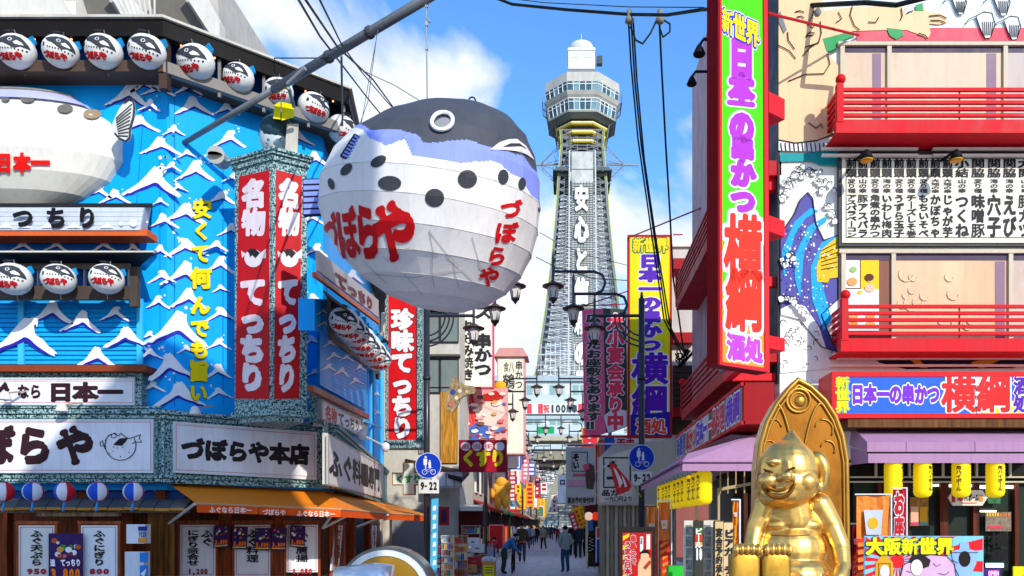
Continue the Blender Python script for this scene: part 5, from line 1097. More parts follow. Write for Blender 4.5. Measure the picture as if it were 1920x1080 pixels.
# ================================================================= RIGHT RESTAURANT
RA = Pl((3.184, 12), (1, 0)); RS = Pl((3.184, 12), (0, 1)); RS.n = Vector((-1, 0, 0))
REDP = M('#d2101c', .32, var=.05); REDD = M('#9c0a14', .4)
rb = thing('skewer_restaurant_building', 'restaurant building with painted cartoon mural front, red balconies and purple awnings', 'building', (6, 15, 0))
b = B(M('#eef0e6', .5, var=.06)); b.box((8.7, 12.15, 6.5), (11, .3, 7.4)); b.box((8.7, 12.15, 2.65), (11, .3, .3)); part('front_wall', b, rb)
b = B(M('#c9a8ac', .6, var=.3)); b.box((3.35, 16.4, 7.75), (.3, 7.9, 10.2)); part('side_wall', b, rb)
b = B(M('#a9a49c')); b.box((8.9, 16.3, 10.0), (10.6, 7.9, .3)); b.box((8.9, 20.1, 5), (10.6, .3, 10)); b.box((14.1, 16.3, 5), (.2, 7.9, 10)); part('roof', b, rb)
b = B(M('#28303c', .5, var=.5, scale=5)); RS.slab(b, [(1436, 60), (1458, -200), (1458, 720), (1436, 720)], .02, .02); part('painted_rock_strip', b, rb)
# mural (generic figure and waves)
INK = M('#2b2a30', .5); SKIN = M('#f4c898', .45, var=.04)
b = B(M('#dfeef0', .5)); RA.slab(b, R(1460, -40, 1990, 80), .01, .01); b.mat(M('#ef5064', .5)); RA.slab(b, R(1606, 52, 1990, 76), .02, .008)
b.mat(SKIN); RA.extr(b, [(1460, -40), (1536, -40), (1545, 20), (1600, 12), (1690, 12), (1700, 25), (1730, 16), (1745, 22), (1772, 28), (1776, 42), (1760, 46), (1742, 44), (1745, 62), (1740, 72), (1722, 64), (1700, 56), (1665, 56), (1600, 58), (1545, 72), (1552, 100), (1576, 128), (1576, 266), (1530, 262), (1490, 268), (1460, 262)], .03, .008)
b.mat(M('#2fa05a', .5)); RA.extr(b, [(1543, 72), (1600, 60), (1605, 66), (1570, 80), (1566, 95), (1550, 96)], .036, .004); RA.extr(b, [(1663, 52), (1690, 55), (1695, 66), (1680, 74), (1668, 66)], .036, .004); RA.extr(b, [(1716, 10), (1730, 5), (1732, 20), (1718, 20)], .036, .004)
b.mat(M('#f4f4ee')); RA.extr(b, [(1460, 262), (1490, 268), (1530, 264), (1572, 255), (1572, 275), (1530, 284), (1460, 282)], .036, .004)
b.mat(M('#12989a', .5)); RA.extr(b, [(1463, 286), (1500, 288), (1570, 280), (1572, 312), (1540, 310), (1520, 302), (1463, 303)], .03, .004)
b.mat(M('#f5f5f0')); 
for cx_, cy_, s in ((1850, 50, 1), (1900, 55, .9), (1800, 10, .8), (1880, 10, .9)): RA.extr(b, [(cx_-20*s, cy_-20*s), (cx_-6*s, cy_-28*s), (cx_+10*s, cy_-26*s), (cx_+16*s, cy_-6*s), (cx_+8*s, cy_+20*s), (cx_-2*s, cy_+22*s), (cx_-10*s, cy_+8*s)], .04, .004)
part('mural_figure', b, rb)
b = B(INK)
def ink(L_, r=.008, o=.045):
    for l in L_: b.tube([RA.p(x, y, o) for x, y in l], r, 4)
ink([[(1491, 22), (1500, 20), (1508, 23)], [(1494, 32), (1502, 30), (1508, 34)], [(1526, 20), (1522, 32), (1514, 46), (1524, 52), (1530, 44)], [(1511, 68), (1518, 60), (1528, 62), (1524, 66), (1514, 67), (1511, 68)], [(1538, 40), (1540, 62), (1535, 80), (1510, 88)], [(1477, 60), (1478, 75), (1490, 92)], [(1505, 104), (1520, 88), (1536, 78)], [(1460, 85), (1480, 95), (1492, 110)], [(1572, 22), (1578, 35), (1568, 42)], [(1598, 12), (1594, 28), (1602, 48), (1612, 56)], [(1648, 32), (1642, 42), (1628, 41)], [(1690, 15), (1692, 30), (1688, 38)], [(1552, 100), (1556, 120), (1545, 138), (1510, 139), (1478, 152)], [(1516, 230), (1530, 240), (1540, 232), (1542, 240)], [(1460, 262), (1490, 268), (1530, 264), (1572, 248)], [(1742, 30), (1762, 28), (1775, 34)], [(1745, 38), (1762, 38), (1772, 42)], [(1722, 62), (1735, 66), (1740, 72)], [(1700, 25), (1705, 22), (1712, 20)]])
for k in range(14): ink([[(1464+k*8, 268), (1466+k*8, 284)]])
for cx_, cy_, s in ((1850, 50, 1), (1900, 55, .9), (1800, 10, .8), (1880, 10, .9)):
    ink([[(cx_+u*s, cy_+v*s) for u, v in ((-20, -20), (-6, -28), (10, -26), (16, -6), (8, 20), (-2, 22), (-10, 8), (-20, -20))]], .006, .048); ink([[(cx_-20*s, cy_-20*s), (cx_-34*s, cy_-14*s), (cx_-40*s, cy_-4*s)]], .006, .048)
    for k in range(6): ink([[(cx_-8*s+k*4*s, cy_-10*s), (cx_-6*s+k*3*s, cy_+16*s)]], .005, .05)
b.mat(M('#7c8088')); RA.extr(b, [(1463, 20), (1470, 40), (1475, 56), (1470, 62), (1460, 40)], .046, .003); b.ell(RA.p(1534, 22, .05), (.05, .02, .06), 8, 5); part('mural_ink', b, rb, kind='stuff')
# waves mural at left of the windows
b = B(M('#5350a0', .45)); dk = [(1463, 440), (1490, 400), (1500, 375), (1515, 360), (1524, 372), (1530, 420), (1545, 450), (1572, 440), (1572, 560), (1540, 590), (1560, 640), (1572, 660), (1540, 650), (1500, 600), (1463, 590)]; RA.extr(b, dk, .012, .006)
b.mat(M('#12a8f0', .4)); RA.extr(b, [(1466, 470), (1490, 415), (1520, 390), (1535, 395), (1510, 410), (1490, 440), (1478, 490), (1470, 520)], .02, .004); RA.extr(b, [(1490, 480), (1515, 425), (1548, 405), (1550, 415), (1528, 430), (1508, 470), (1500, 560), (1490, 520)], .02, .004); RA.extr(b, [(1520, 500), (1540, 455), (1570, 440), (1570, 460), (1548, 480), (1538, 520), (1560, 600), (1545, 620), (1522, 560)], .02, .004)
b.mat(M('#f0c010', .45)); RA.extr(b, [(1572, 442), (1572, 520), (1556, 522), (1552, 530), (1532, 528), (1531, 500), (1540, 468)], .028, .004)
rn = random.Random(5)
CL = []
for k in range(17): CL.append((1468+k*6.2+rn.uniform(-2, 2), 368-46*math.sin(k*.23)+rn.uniform(-7, 7)+(k > 12)*20, rn.uniform(6, 10)))
for k in range(12): CL.append((1470+k*8.6, 346-30*math.sin(k*.3)+rn.uniform(-6, 6), rn.uniform(4, 7)))
for k in range(8): CL.append((1466+k*3.5, 486+10*math.sin(k), rn.uniform(4, 8)))
for k in range(9): CL.append((1466+k*6, 560-8*math.sin(k*.6)+k*3, rn.uniform(5, 8)))
b.mat(M('#f3f4ee', .4)); RA.extr(b, [(1463, 580), (1490, 566), (1510, 575), (1535, 612), (1562, 690), (1463, 700)], .014, .004)
for n, (x, y, r) in enumerate(CL): b.mat(M('#f3f4ee', .4)); RA.extr(b, chaikin([(x+r*math.cos(q*.7)*(1 if q % 2 else .8), y+r*math.sin(q*.7)*(1 if q % 2 else .8)) for q in range(9)]), .032+.001*n, .003)
for k in range(95):
    x, y = rn.uniform(1468, 1566), rn.uniform(415, 590); r = rn.uniform(.7, 2.1); RA.poly(b, [(x+r*math.cos(q*1.05), y+r*math.sin(q*1.05)) for q in range(6)], .0815+.0001*k)
part('mural_wave', b, rb)
b = B(INK)
for k in range(len(CL)+22):
    x, y, r = CL[k] if k < len(CL) else (rn.uniform(1468, 1562), rn.uniform(600, 690), rn.uniform(3, 8)); r *= .8; a = rn.uniform(2.2, 4.5); b.tube([RA.p(x+r*math.cos(a+q*.5), y+r*math.sin(a+q*.5), .076) for q in range(7)], .006, 4)
ink([dk+dk[:1]], .008, .03); ink([[(1540, 470+k*7), (1570, 455+k*9)] for k in range(6)], .005, .036)
part('mural_ink', b, rb, kind='stuff')
# gold and dark band under the lower balcony
b = B(M('#1c1838', .5)); RA.extr(b, [(1622, 660), (1920, 660), (1990, 660), (1900, 690), (1700, 692), (1650, 680)], .015, .01); b.mat(M('#e0a020', .5)); RA.extr(b, [(1690, 662), (1710, 662), (1740, 690), (1726, 690)], .03, .004); RA.extr(b, [(1820, 680), (1880, 662), (1890, 668), (1840, 692)], .03, .004); b.mat(M('#f3efe4')); RA.slab(b, R(1555, 683, 1990, 687), .12, .04); RA.slab(b, R(1570, 671, 1990, 674), .12, .04); part('lower_mural_band', b, rb)
b = B(M('#e8e4d4', .4))
for y in (276, 288): RA.slab(b, R(1542, y, 1722, y+4), .2, .05); RA.slab(b, R(1750, y, 1990, y+4), .2, .05)
spart('tube_light', b, rb)
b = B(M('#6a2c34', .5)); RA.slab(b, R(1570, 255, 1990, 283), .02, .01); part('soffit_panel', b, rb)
# windows
def rwin(y0, y1, xs, cols_, labels):
    b = B(M('#cfc3a8', .4)); x0, x1 = xs[0], xs[-1]
    RA.slab(b, R(x0-8, y0-7, 1990, y0), .08, .1); RA.slab(b, R(x0-8, y1, 1990, y1+5), .08, .1)
    for x in xs[:-1]: RA.slab(b, R(x-4, y0, x+4, y1), .07, .1)
    w_ = part('window', b, rb)
    for (a, c), co in zip(zip(xs, xs[1:]), cols_):
        b = B(M(co, .22, var=.22, scale=1.1)); RA.slab(b, R(a+4, y0, c-4, y1), -.02+.05, .02); g = part('pane', b, w_)
        b = B(M('#4a3c58', .3, var=.1)); RA.slab(b, R(a+4, y0, c-4, y0+14), .036, .004); part('blind_header', b, w_)
rwin(84, 228, [1580, 1668, 1886, 1990], ['#d9bfa4', '#e6cdb0', '#cdbdb8'], 0)
rwin(474, 640, [1582, 1676, 1896, 1990], ['#8a5a48', '#ecbf98', '#d8c0b0'], 0)
b = B(M('#f6f4ee')); RA.slab(b, R(1586, 488, 1612, 540), .045, .006); b.mat(M('#f4cc14')); RA.slab(b, R(1614, 488, 1648, 545), .045, .006); b.mat(M('#f4f4f0')); RA.slab(b, R(1586, 542, 1648, 620), .048, .004)
for x, y, r, c_ in ((1598, 528, 10, '#e8a060'), (1600, 505, 7, '#9ac070'), (1630, 520, 9, '#5a3224'), (1631, 524, 6, '#f0c8a0'), (1631, 540, 10, '#e8c0a0'), (1600, 592, 9, '#e0b060'), (1632, 592, 9, '#e0a050'), (1600, 608, 9, '#d89848'), (1632, 608, 9, '#e0b060'), (1612, 548, 5, '#f0c010')): b.mat(M(c_)); RA.poly(b, [(x+r*math.cos(q*.7), y+r*.8*math.sin(q*.7)) for q in range(9)], .052+.0006*r)
part('window_poster', b, rb)
b = B(M('#8d7288', .3)); RA.slab(b, R(1866, 490, 1884, 640), .035, .003); RA.slab(b, R(1636, 100, 1652, 228), .035, .003); RA.slab(b, R(1850, 100, 1868, 228), .035, .003)
for k in range(14): 
    b.mat(M('#f0e4c8')); x, y = 1690+rn.random()*170, 510+rn.random()*110; r = 6+rn.random()*8; b.tube([RA.p(x+r*math.cos(q*.6), y+r*math.sin(q*.6), .04) for q in range(8)], .01, 4)
spart('window_print', b, rb)
# balconies
def balcony(y0, ybeam, ybot, ysof, x0, label, ball):
    PB = Fr(11.45); t = thing('balcony', label, 'balcony', W(1750, ybot, 11.7)); sp = M('#d81a26', .6, var=.12, scale=3)
    b = B(sp); PB.slab(b, R(x0-2, ybeam, 2010, ybot), .02, .1); PB.slab(b, R(x0-2, ybot-3, 2010, ybot), .0, .55); b.hexa([PB.p(x0-2, ybot, 0), PB.p(x0-2, ybeam, 0), PB.p(x0+6, ybeam, 0), PB.p(x0+6, ybot, 0)], [RA.p(x0-14, ybot-10, 0), RA.p(x0-14, ybeam-10, 0), RA.p(x0-4, ybeam-10, 0), RA.p(x0-4, ybot-10, 0)]); part('floor_beam', b, t)
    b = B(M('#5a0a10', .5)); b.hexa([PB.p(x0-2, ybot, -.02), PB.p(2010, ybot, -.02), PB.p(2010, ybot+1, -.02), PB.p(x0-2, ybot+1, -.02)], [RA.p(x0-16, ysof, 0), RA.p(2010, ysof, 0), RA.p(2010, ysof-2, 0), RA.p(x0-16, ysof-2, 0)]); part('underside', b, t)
    n = 5
    for k in range(n):
        yy = y0+(ybeam-y0)*k/n; b = B(sp); PB.slab(b, R(x0+12, yy, 2010, yy+6.2), 0, .045); part('rail', b, t)
    for k in range(n):
        yy = y0+(ybeam-y0)*k/n; b = B(sp); a = PB.p(x0+4, yy+3, -.03); c = Vector((a.x, 11.98, a.z)); b.bar(a, c, .04, .045); part('end_rail', b, t)
    for k in range(3): b = B(sp); a = PB.p(x0+4, ybeam, -.1-.14*k); b.box((a.x, a.y, a.z+.22), (.03, .03, .5)); part('end_baluster', b, t)
    for x in (1799, 1942): b = B(M('#a01018')); PB.slab(b, R(x, y0+3, x+1.6, ybeam), -.02, .03); part('baluster', b, t)
    b = B(sp); PB.slab(b, R(x0, ball+6, x0+12, ybeam+4), .03, .1); part('corner_post', b, t)
    b = B(M('#d8141c', .2)); b.smooth = True; b.ell(PB.p(x0+6, ball, -.02), (.072, .072, .072), 16, 10); part('ball_finial', b, t)
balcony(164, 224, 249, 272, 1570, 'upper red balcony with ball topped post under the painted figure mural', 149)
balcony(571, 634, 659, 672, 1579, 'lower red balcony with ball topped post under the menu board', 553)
# menu board
t = thing('menu_billboard', 'wide cream menu board with columns of black brush characters between the two balconies', 'billboard', W(1760, 460, 11.9))
b = B(M('#4a4a4c', .4)); RA.slab(b, R(1573, 283, 1990, 461), .08, .08); part('case', b, t); b = B(M('#efe9d6', .4, var=.05)); RA.slab(b, R(1579, 290, 1990, 455), .1, .02); part('panel', b, t)
b = B(INK); RA.ring(b, R(1586, 296, 2000, 446), 1.2, .104, .002); part('border', b, t)
b = B(); b.mats = []
cols_ = [(1597, '前頭', '変り種', 'アスパラベーコン'), (1618, '前頭', '山の幸', '豚アスパラ'), (1641, '前頭', '変り種', '角煮の串かつ'), (1663, '前頭', '海の幸', 'いわし梅肉'), (1686, '前頭', '変り種', 'うずら玉子'), (1709, '前頭', '変り種', 'チーズしそ巻'), (1732, '前頭', '変り種', 'もちいそべ'), (1754, '前頭', '大地の幸', 'かぼちゃ'), (1777, '前頭', '大地の幸', 'じゃが芋'), (1804, '小結', '山の幸', 'つくね'), (1834, '関脇', '変り種', '味噌豚'), (1864, '関脇', '海の幸', '穴子'), (1893, '関脇', '海の幸', 'えび'), (1922, '大関', '山の幸', '豚カツ')]
for x, a, m_, n_ in cols_:
    w_ = 10 if x < 1790 else 13
    text(b, RA, a, R(x-w_*1.0, 297, x+w_*1.0, 333), True, r=.055, off=.106, mat=M('#1e2228')); text(b, RA, m_, R(x-8, 335, x+8, 362), True, r=.035, off=.106, mat=M('#38363a'))
    text(b, RA, n_, R(x-w_, 364, x+w_, 445), True, r=.045, off=.106, mat=M('#2a282c'))
part('lettering', b, t)
for i, x in enumerate((1625, 1793)):
    q = RA.p(x, 292, .55); t = thing('spot_light', 'black spotlight with orange rim over the menu board, %s one' % ['left', 'right'][i], 'lamp', q); b = B(DRK); b.bar(q+Vector((0, .5, .14)), q+Vector((0, 0, .08)), .03); part('bracket', b, t); b = B(DRK); b.smooth = True; b.lathe([(.03, .08), (.07, .03), (.09, -.06)], q, 12); b.mat(M('#e09a20')); b.lathe([(.09, -.06), (.085, -.075), (0, -.07)], q, 12); part('head', b, t)
# front signboard
pz_ = Pl((3, 11.3), (1, 0)); OUTW = M('#f4f2f2', .4); 
t = sign('shop_signboard', 'blue signboard with purple and red outlined kushikatsu lettering over the purple awning', pz_, R(1560, 697, 1990, 784), '#d81822', '#2a66d8', .6, 9,
     texts=[('新世界', R(1566, 706, 1592, 774), True, dict(r=.07, mat=M('#f4e81c'), outl=[(.16, OUTW), (.12, M('#1a8a2a'))])),
            ('日本一の串かつ', R(1596, 720, 1762, 758), False, dict(r=.06, mat=M('#7a30c8'), outl=[(.13, OUTW)], res=3)),
            ('横綱', R(1765, 703, 1896, 774), False, dict(r=.07, mat=M('#e02828'), outl=[(.13, OUTW)], res=3)),
            ('酒処', R(1900, 706, 1930, 774), True, dict(r=.06, mat=M('#5a28a8'), outl=[(.13, OUTW)]))])
b = B(M('#efe020')); pz_.poly(b, [(1840, 775), (1870, 752), (1990, 752), (1990, 775)], .0125); b.mat(M('#d7e6f4')); pz_.poly(b, [(1822, 706), (1848, 706), (1842, 730), (1828, 734)], .0125); part('panel_colour_patch', b, t)
b = B(M('#6a4420', .6, kind='wood')); pz_.slab(b, R(1590, 786, 1990, 801), 0, .5); part('front_beam', b, rb)
# front purple awning
AW = M('#c9a6c8', .7, var=.05); AWD = M('#6a3a72', .7, var=.08)
def shrink(q): return q
t = thing('purple_awning', 'pale purple fabric awning across the front of the skewer restaurant', 'awning', W(1760, 868, 11.0)); PA = Fr(10.9)
AWP = M('#b086a6', .75, var=.06)
b = B(AWP); b.add([RA.p(1598, 800, .1), RA.p(2010, 800, .1), PA.p(2010, 829, 0), PA.p(1626, 829, 0)], [(0, 1, 2, 3)]); b.mat(AWP); PA.slab(b, R(1626, 829, 2010, 847), .0, .01); b.mat(AWP); PA.slab(b, R(1628, 850.5, 2010, 868), -.01, .01)
b.add([RA.p(1598, 800, .1), PA.p(1626, 829, 0), PA.p(1626, 847, 0), RA.p(1592, 835, .1)], [(0, 1, 2, 3)]); b.add([PA.p(1628, 849, 0), PA.p(1628, 868, 0), RA.p(1596, 872, .1), RA.p(1594, 838, .1)], [(0, 1, 2, 3)])
part('canopy', b, t); b = B(M('#2a1c2e')); b.tube([PA.p(1626, 848.6, -.02), PA.p(2010, 848.6, -.02)], .014, 6); part('front_bar', b, t)
b = B(M('#7a4a84'))
for x in (1699, 1828): PA.slab(b, R(x, 829, x+.8, 847), .005, .004)
part('seam', b, t)
# corner awning on the street side
t = thing('purple_awning', 'dark purple corner awning with one sunlit stripe running down the street side', 'awning', (1.6, 13.5, 2.3))
c0 = W(1278, 868, 11.4); zt_ = c0.z
PC = Fr(11.4)
b = B(AWP); PC.slab(b, R(1278, 868, 1446, 883), 0, .01)
b.add([PC.p(1278, 866, 0), PC.p(1446, 866, 0), W(1446, 806, 11.95), W(1290, 850, 11.7)], [(0, 1, 2, 3)])
b.add([PC.p(1278, 866, 0), W(1290, 850, 11.7), W(1370, 815, 12.5), Vector((3.1, 12.5, 2.98)), Vector((3.1, 17.6, 2.98)), Vector((c0.x-.02, 17.6, zt_+.02))], [(0, 1, 2, 3, 4, 5)])
b.hexa([(c0.x, 11.4, zt_), (c0.x, 17.6, zt_), (c0.x, 17.6, zt_-.12), (c0.x, 11.4, zt_-.12)], [(c0.x+.01, 11.4, zt_), (c0.x+.01, 17.6, zt_), (c0.x+.01, 17.6, zt_-.12), (c0.x+.01, 11.4, zt_-.12)]); b.mat(M('#5a3c5e')); b.tube([(c0.x, 11.4, zt_-.0), (c0.x, 17.6, zt_-.0)], .03, 6); b.tube([c0, W(1446, 868, 11.4)], .012, 6); part('canopy', b, t)
# street side red sign
PS = Pl((2.55, 11.55), (0, 1)); PS.n = Vector((-1, 0, 0))
t = thing('side_sign', 'long red box sign with colourful outlined lettering on the street side above the purple awning', 'sign', (2.8, 15, 3.05))
b = B(M('#a00c16', .3)); b.box((2.78, 15.05, 3.35), (.44, 7.0, .60)); part('case', b, t); b = B(M('#e8d8dc', .3)); b.box((2.556, 15.05, 3.35), (.02, 6.8, .50)); part('panel', b, t)
b = B(REDP)
for z in (3.07, 3.63): b.box((2.55, 15.05, z), (.06, 7.0, .05))
part('frame', b, t)
b = B(); b.mats = []
for s, y0, y1, c_, bgc in (('横綱', 11.65, 12.7, '#7a30c8', '#b8b0d8'), ('一品料理', 12.8, 14.3, '#d83a50', '#2f6a4a'), ('日本一', 14.4, 15.6, '#5a30c0', '#d8d0d8'), ('串かつ', 15.7, 16.9, '#d83030', '#f0c8c0'), ('新世界', 17.0, 18.3, '#2a50b8', '#f0e0a0')):
    b.mat(M(bgc)); b.box((2.543, (y0+y1)/2, 3.35), (.006, y1-y0, .49)); Q = [Vector((2.53, y1, 3.58)), Vector((2.53, y0, 3.58)), Vector((2.53, y0, 3.12)), Vector((2.53, y1, 3.12))]
    for k, (rr, mm) in enumerate(((.14, OUTW), (.06, M(c_)))):
        b.mat(mm)
        for vs_, ff in lay(s, False, rr, base=.06): b.add([Q[0]*(1-a)*(1-v)+Q[1]*a*(1-v)+Q[2]*a*v+Q[3]*(1-a)*v-Vector((.004*k, 0, 0)) for a, v in vs_], ff)
part('lettering', b, t)
# side balconies
for (z, Y0, Y1, lab) in ((4.15, 12.0, 18.6, 'lower red balcony on the shaded street side below the big green sign'), (6.95, 12.0, 19.5, 'upper red balcony on the street side mostly behind the big green sign')):
    t = thing('balcony', lab, 'balcony', (2.9, 15, z)); sp = M('#b8141e', .35); b = B(sp); b.box((2.95, (Y0+Y1)/2, z), (.55, Y1-Y0, .22)); part('floor_beam', b, t)
    for k in range(5): b = B(sp); b.box((2.70, (Y0+Y1)/2, z+.20+k*.115), (.04, Y1-Y0, .045)); part('rail', b, t)
    b = B(sp); b.box((2.70, Y1, z+.35), (.08, .08, .75)); part('corner_post', b, t); b = B(M('#d8141c', .2)); b.smooth = True; b.ell((2.70, Y1, z+.78), (.08, .08, .08), 12, 8); part('ball_finial', b, t)
q = W(1352, 672, 11); t = thing('spot_light', 'round metal floodlight under the bottom of the big green sign', 'lamp', q); b = B(M('#8a8f80', .3, .6)); b.smooth = True; b.tube([q+Vector((-.12, .05, .12)), q+Vector((-.03, 0, .0)), q+Vector((.06, -.05, -.14))], [.07, .10, .105], 14); part('head', b, t); b = B(DRK); b.box(q+Vector((-.06, .04, .24)), (.08, .08, .2)); part('bracket', b, t)
# ================================================================= BIG GREEN VERTICAL SIGN
G0, G1 = Vector((1.73, 9)), Vector((2.376, 9.48)); PG = Pl(G0, G1-G0)
t = thing('giant_vertical_sign', 'huge red framed green sign with purple, red and yellow outlined characters', 'sign', (2, 9.3, 3.4))
b = B(M('#b00c16', .3, var=.06)); q = [(1350, -60), (1440, 0), (1443, 699), (1350, 683)]; q[1] = (1440, -5)
PG.slab(b, q, 0, .20); PG.ring(b, [(1350, -60), (1441, -5), (1443, 699), (1350, 683)], 0, .0, .2); part('case', b, t)
b = B(M('#e02a30', .3))
for qq in ([(1350, -60), (1353.5, -58), (1355, 684), (1350, 683)], [(1432, -8), (1439, -5), (1443, 699), (1435, 697)], [(1353, 678), (1437, 690), (1437, 697), (1353, 684)]): PG.slab(b, qq, .03, .03)
part('frame', b, t)
b = B(M('#52e010', .3, var=.05)); PG.slab(b, [(1353.5, -58), (1432, -8), (1435.5, 600), (1354.5, 612)], .01, .01); b.mat(M('#f59a3a', .3)); PG.slab(b, [(1354.5, 613), (1435.5, 601), (1436, 691), (1355, 679)], .01, .01); part('panel', b, t)
b = B(); b.mats = []; OW = M('#f6eef6', .4)
TXT = [('新', 1352, 18, 1374, 66, 'y'), ('世', 1374, 28, 1398, 78, 'y'), ('界', 1397, 38, 1424, 88, 'y')]
for ch, x0, y0, x1, y1, c_ in TXT: text(b, PG, ch, [(x0, y0-6), (x1, y0+6), (x1, y1+5), (x0, y1-7)], True, r=.05, off=.014, mat=M('#f4dc10'), outl=[(.17, OW), (.12, M('#3a3ac8'))], brush=.3)
for ch, y0, y1, c_, x0, x1 in (('日', 70, 146, 0, 1367, 1413), ('本', 138, 192, 0, 1367, 1413), ('｜', 176, 212, 0, 1365, 1413), ('の', 206, 268, 0, 1367, 1414), ('串', 256, 302, 0, 1370, 1414), ('か', 300, 350, 0, 1370, 1416), ('つ', 352, 400, 0, 1370, 1416), ('横', 400, 528, 1, 1357, 1429), ('綱', 500, 622, 1, 1360, 1430)):
    text(b, PG, ch if ch != '｜' else '一', [(x0, y0-2), (x1, y0+3), (x1, y1+3), (x0, y1-2)], True, r=.085 if not c_ else .07, off=.014, mat=M('#b43ac8') if not c_ else M('#f03a28'), outl=[(.15, OW)], res=3, brush=.4)
text(b, PG, '酒処', [(1362, 622), (1430, 636), (1430, 682), (1364, 674)], False, r=.07, off=.014, mat=M('#c04ad0'), outl=[(.15, OW)], brush=.3)
part('lettering', b, t)
b = B(M('#e0202c', .35))
for y0, y1 in ((128, 190), (367, 420), (598, 645)):
    dirv = (G1-G0).normalized(); e = Vector((W(1480, 300, 9.75).x, 9.75)); a = Vector((2.0, 9.42)); za, zb_ = W(1440, y0+20, 9.5).z, W(1440, y1-2, 9.5).z
    nn = Vector((-dirv.y, dirv.x))*.10; e = a+dirv*((e.x-a.x)/dirv.x)
    b.hexa([(a.x-nn.x*0, a.y, zb_), (e.x, e.y, zb_), (e.x, e.y, za), (a.x, a.y, za)], [(a.x+nn.x*2, a.y+nn.y*2, zb_), (e.x+nn.x*2, e.y+nn.y*2, zb_), (e.x+nn.x*2, e.y+nn.y*2, za), (a.x+nn.x*2, a.y+nn.y*2, za)])
    b.box((2.45, 11.0, (za+zb_)/2), (.12, 2.4, za-zb_-.05)); b.box((2.9, 12.15, (za+zb_)/2), (.9, .12, za-zb_-.05))
spart('bracket_beam', b, t)
for x, y in ((1311, 95), (1297, 152)):
    q = W(x, y, 14 if y < 100 else 17); i = y < 100; t = thing('spot_light', 'small black clip lamp left of the big green sign, %s one' % ('upper' if i else 'lower'), 'lamp', q); b = B(DRK); b.smooth = True; b.lathe([(.03, .1), (.06, .05), (.11, -.06), (.1, -.08), (0, -.06)], q, 12); b.tube([q+Vector((0, 0, .08)), q+Vector((.08, 0, .2)), q+Vector((.6, 0, .2))], .03, 5); part('head', b, t)
b = B(M('#c01828')); b.tube([W(1366, 0, 9.6), W(1440, 25, 10.5), W(1610, 66, 11.95)], .018, 6); solo('red_tie_rod', b, 'red stay rod from the top of the green sign to the mural wall', 'rod')
# other right signs
p = Fr(24)
sign('vertical_sign', 'tall yellow sign with purple kushikatsu lettering behind the right lamp post', p, R(1177, 440, 1260, 820), '#c0101c', '#f2e010', .3, 4,
     texts=[('新世界', R(1186, 446, 1252, 474), False, dict(r=.07, mat=M('#f0d818'), outl=[(.16, M('#3a8a70')), (.11, M('#2a6a30'))])),
            ('日本一の串かつ', R(1198, 476, 1240, 660), True, dict(r=.075, mat=M('#5a28b0'), outl=[(.13, OW)], res=3)), ('横綱', R(1184, 660, 1253, 782), True, dict(r=.07, mat=M('#6018b0'), outl=[(.12, OW)], res=3))])
t = thing('sign_footer', 'dark blue bottom panel with red characters closing the tall yellow sign', 'sign', W(1218, 816, 23.9)); b = B(M('#2a1e98')); p.slab(b, [(1182, 778), (1256, 772), (1256, 816), (1182, 816)], .019, .006); part('panel', b, t); b = B(); b.mats = []; text(b, p, '酒処', R(1192, 784, 1250, 814), False, r=.06, off=.024, mat=M('#f04a30'), outl=[(.12, OW)]); part('lettering', b, t)
p = Fr(24.1)
t = thing('banner', 'long pink and dark green banner announcing banquet rooms left of the yellow sign', 'banner', W(1132, 818, 24.1))
b = B(M('#f0608a', .7, var=.1)); p.extr(b, [(1091, 580), (1131, 578), (1136, 812), (1120, 818), (1096, 815)], 0, .02); b.mat(M('#3f4a40', .7)); p.extr(b, [(1131, 578), (1175, 580), (1176, 800), (1150, 810), (1136, 812)], 0, .02); b.mat(M('#e8d8dc')); p.extr(b, [(1132, 780), (1150, 765), (1175, 770), (1175, 800), (1140, 812)], .006, .004); b.mat(M('#c8303c')); p.slab(b, R(1088, 816, 1178, 820), 0, .1); part('cloth', b, t)
b = B(); b.mats = []; text(b, p, '広々したお座敷もあります‼', R(1098, 588, 1128, 806), True, r=.06, off=.01, mat=M('#3c4438'), outl=[(.12, M('#f6c8d4'))]); text(b, p, '大小宴会承り中', R(1138, 588, 1170, 806), True, r=.07, off=.01, mat=M('#f0405a'), outl=[(.12, OW)]); part('lettering', b, t)
b = B(M('#a83040')); b.tube([W(1090, 574, 24.1), W(1175, 570, 24.1)], .02, 5); b.tube([W(1178, 446, 24), W(1315, 390, 19)], .02, 5); b.tube([W(1262, 440, 24), W(1280, 440, 24)], .02, 5); b.tube([W(1090, 575, 24.1), W(1180, 545, 24)], .02, 5); solo('stay_rod', b, 'thin red stay rods tying the yellow sign and banner to the wall', 'rod')
# white building behind the yellow sign
t = thing('shop_building', 'cream rendered building with brown shutter just behind the tall yellow sign', 'building', (6.5, 30, 0)); p = Fr(25.5)
b = B(M('#cfc9bd', .7, var=.12)); p.slab(b, R(1252, 455, 1400, 700), 0, 8); p.slab(b, R(1252, 700, 1420, 900), 0, 8); part('wall', b, t); b = B(M('#e6e0d2')); p.slab(b, R(1250, 453, 1400, 462), .1, .3); part('roof_edge', b, t)
b = B(M('#3b302a', .6)); p.slab(b, R(1262, 685, 1302, 764), .05, .05); 
for k in range(7): p.slab(b, R(1262, 690+k*10.5, 1302, 698+k*10.5), .08, .04)
part('shutter', b, t); b = B(M('#a8101c', .4)); p.slab(b, R(1262, 484, 1302, 504), .3, .3); p.slab(b, R(1262, 623, 1302, 642), .3, .3); p.slab(b, R(1262, 763, 1304, 781), .3, .3); spart('red_beam', b, t)
b = B(M('#4a3a30')); p.slab(b, R(1258, 782, 1340, 815), .02, .1); part('dark_recess', b, t)
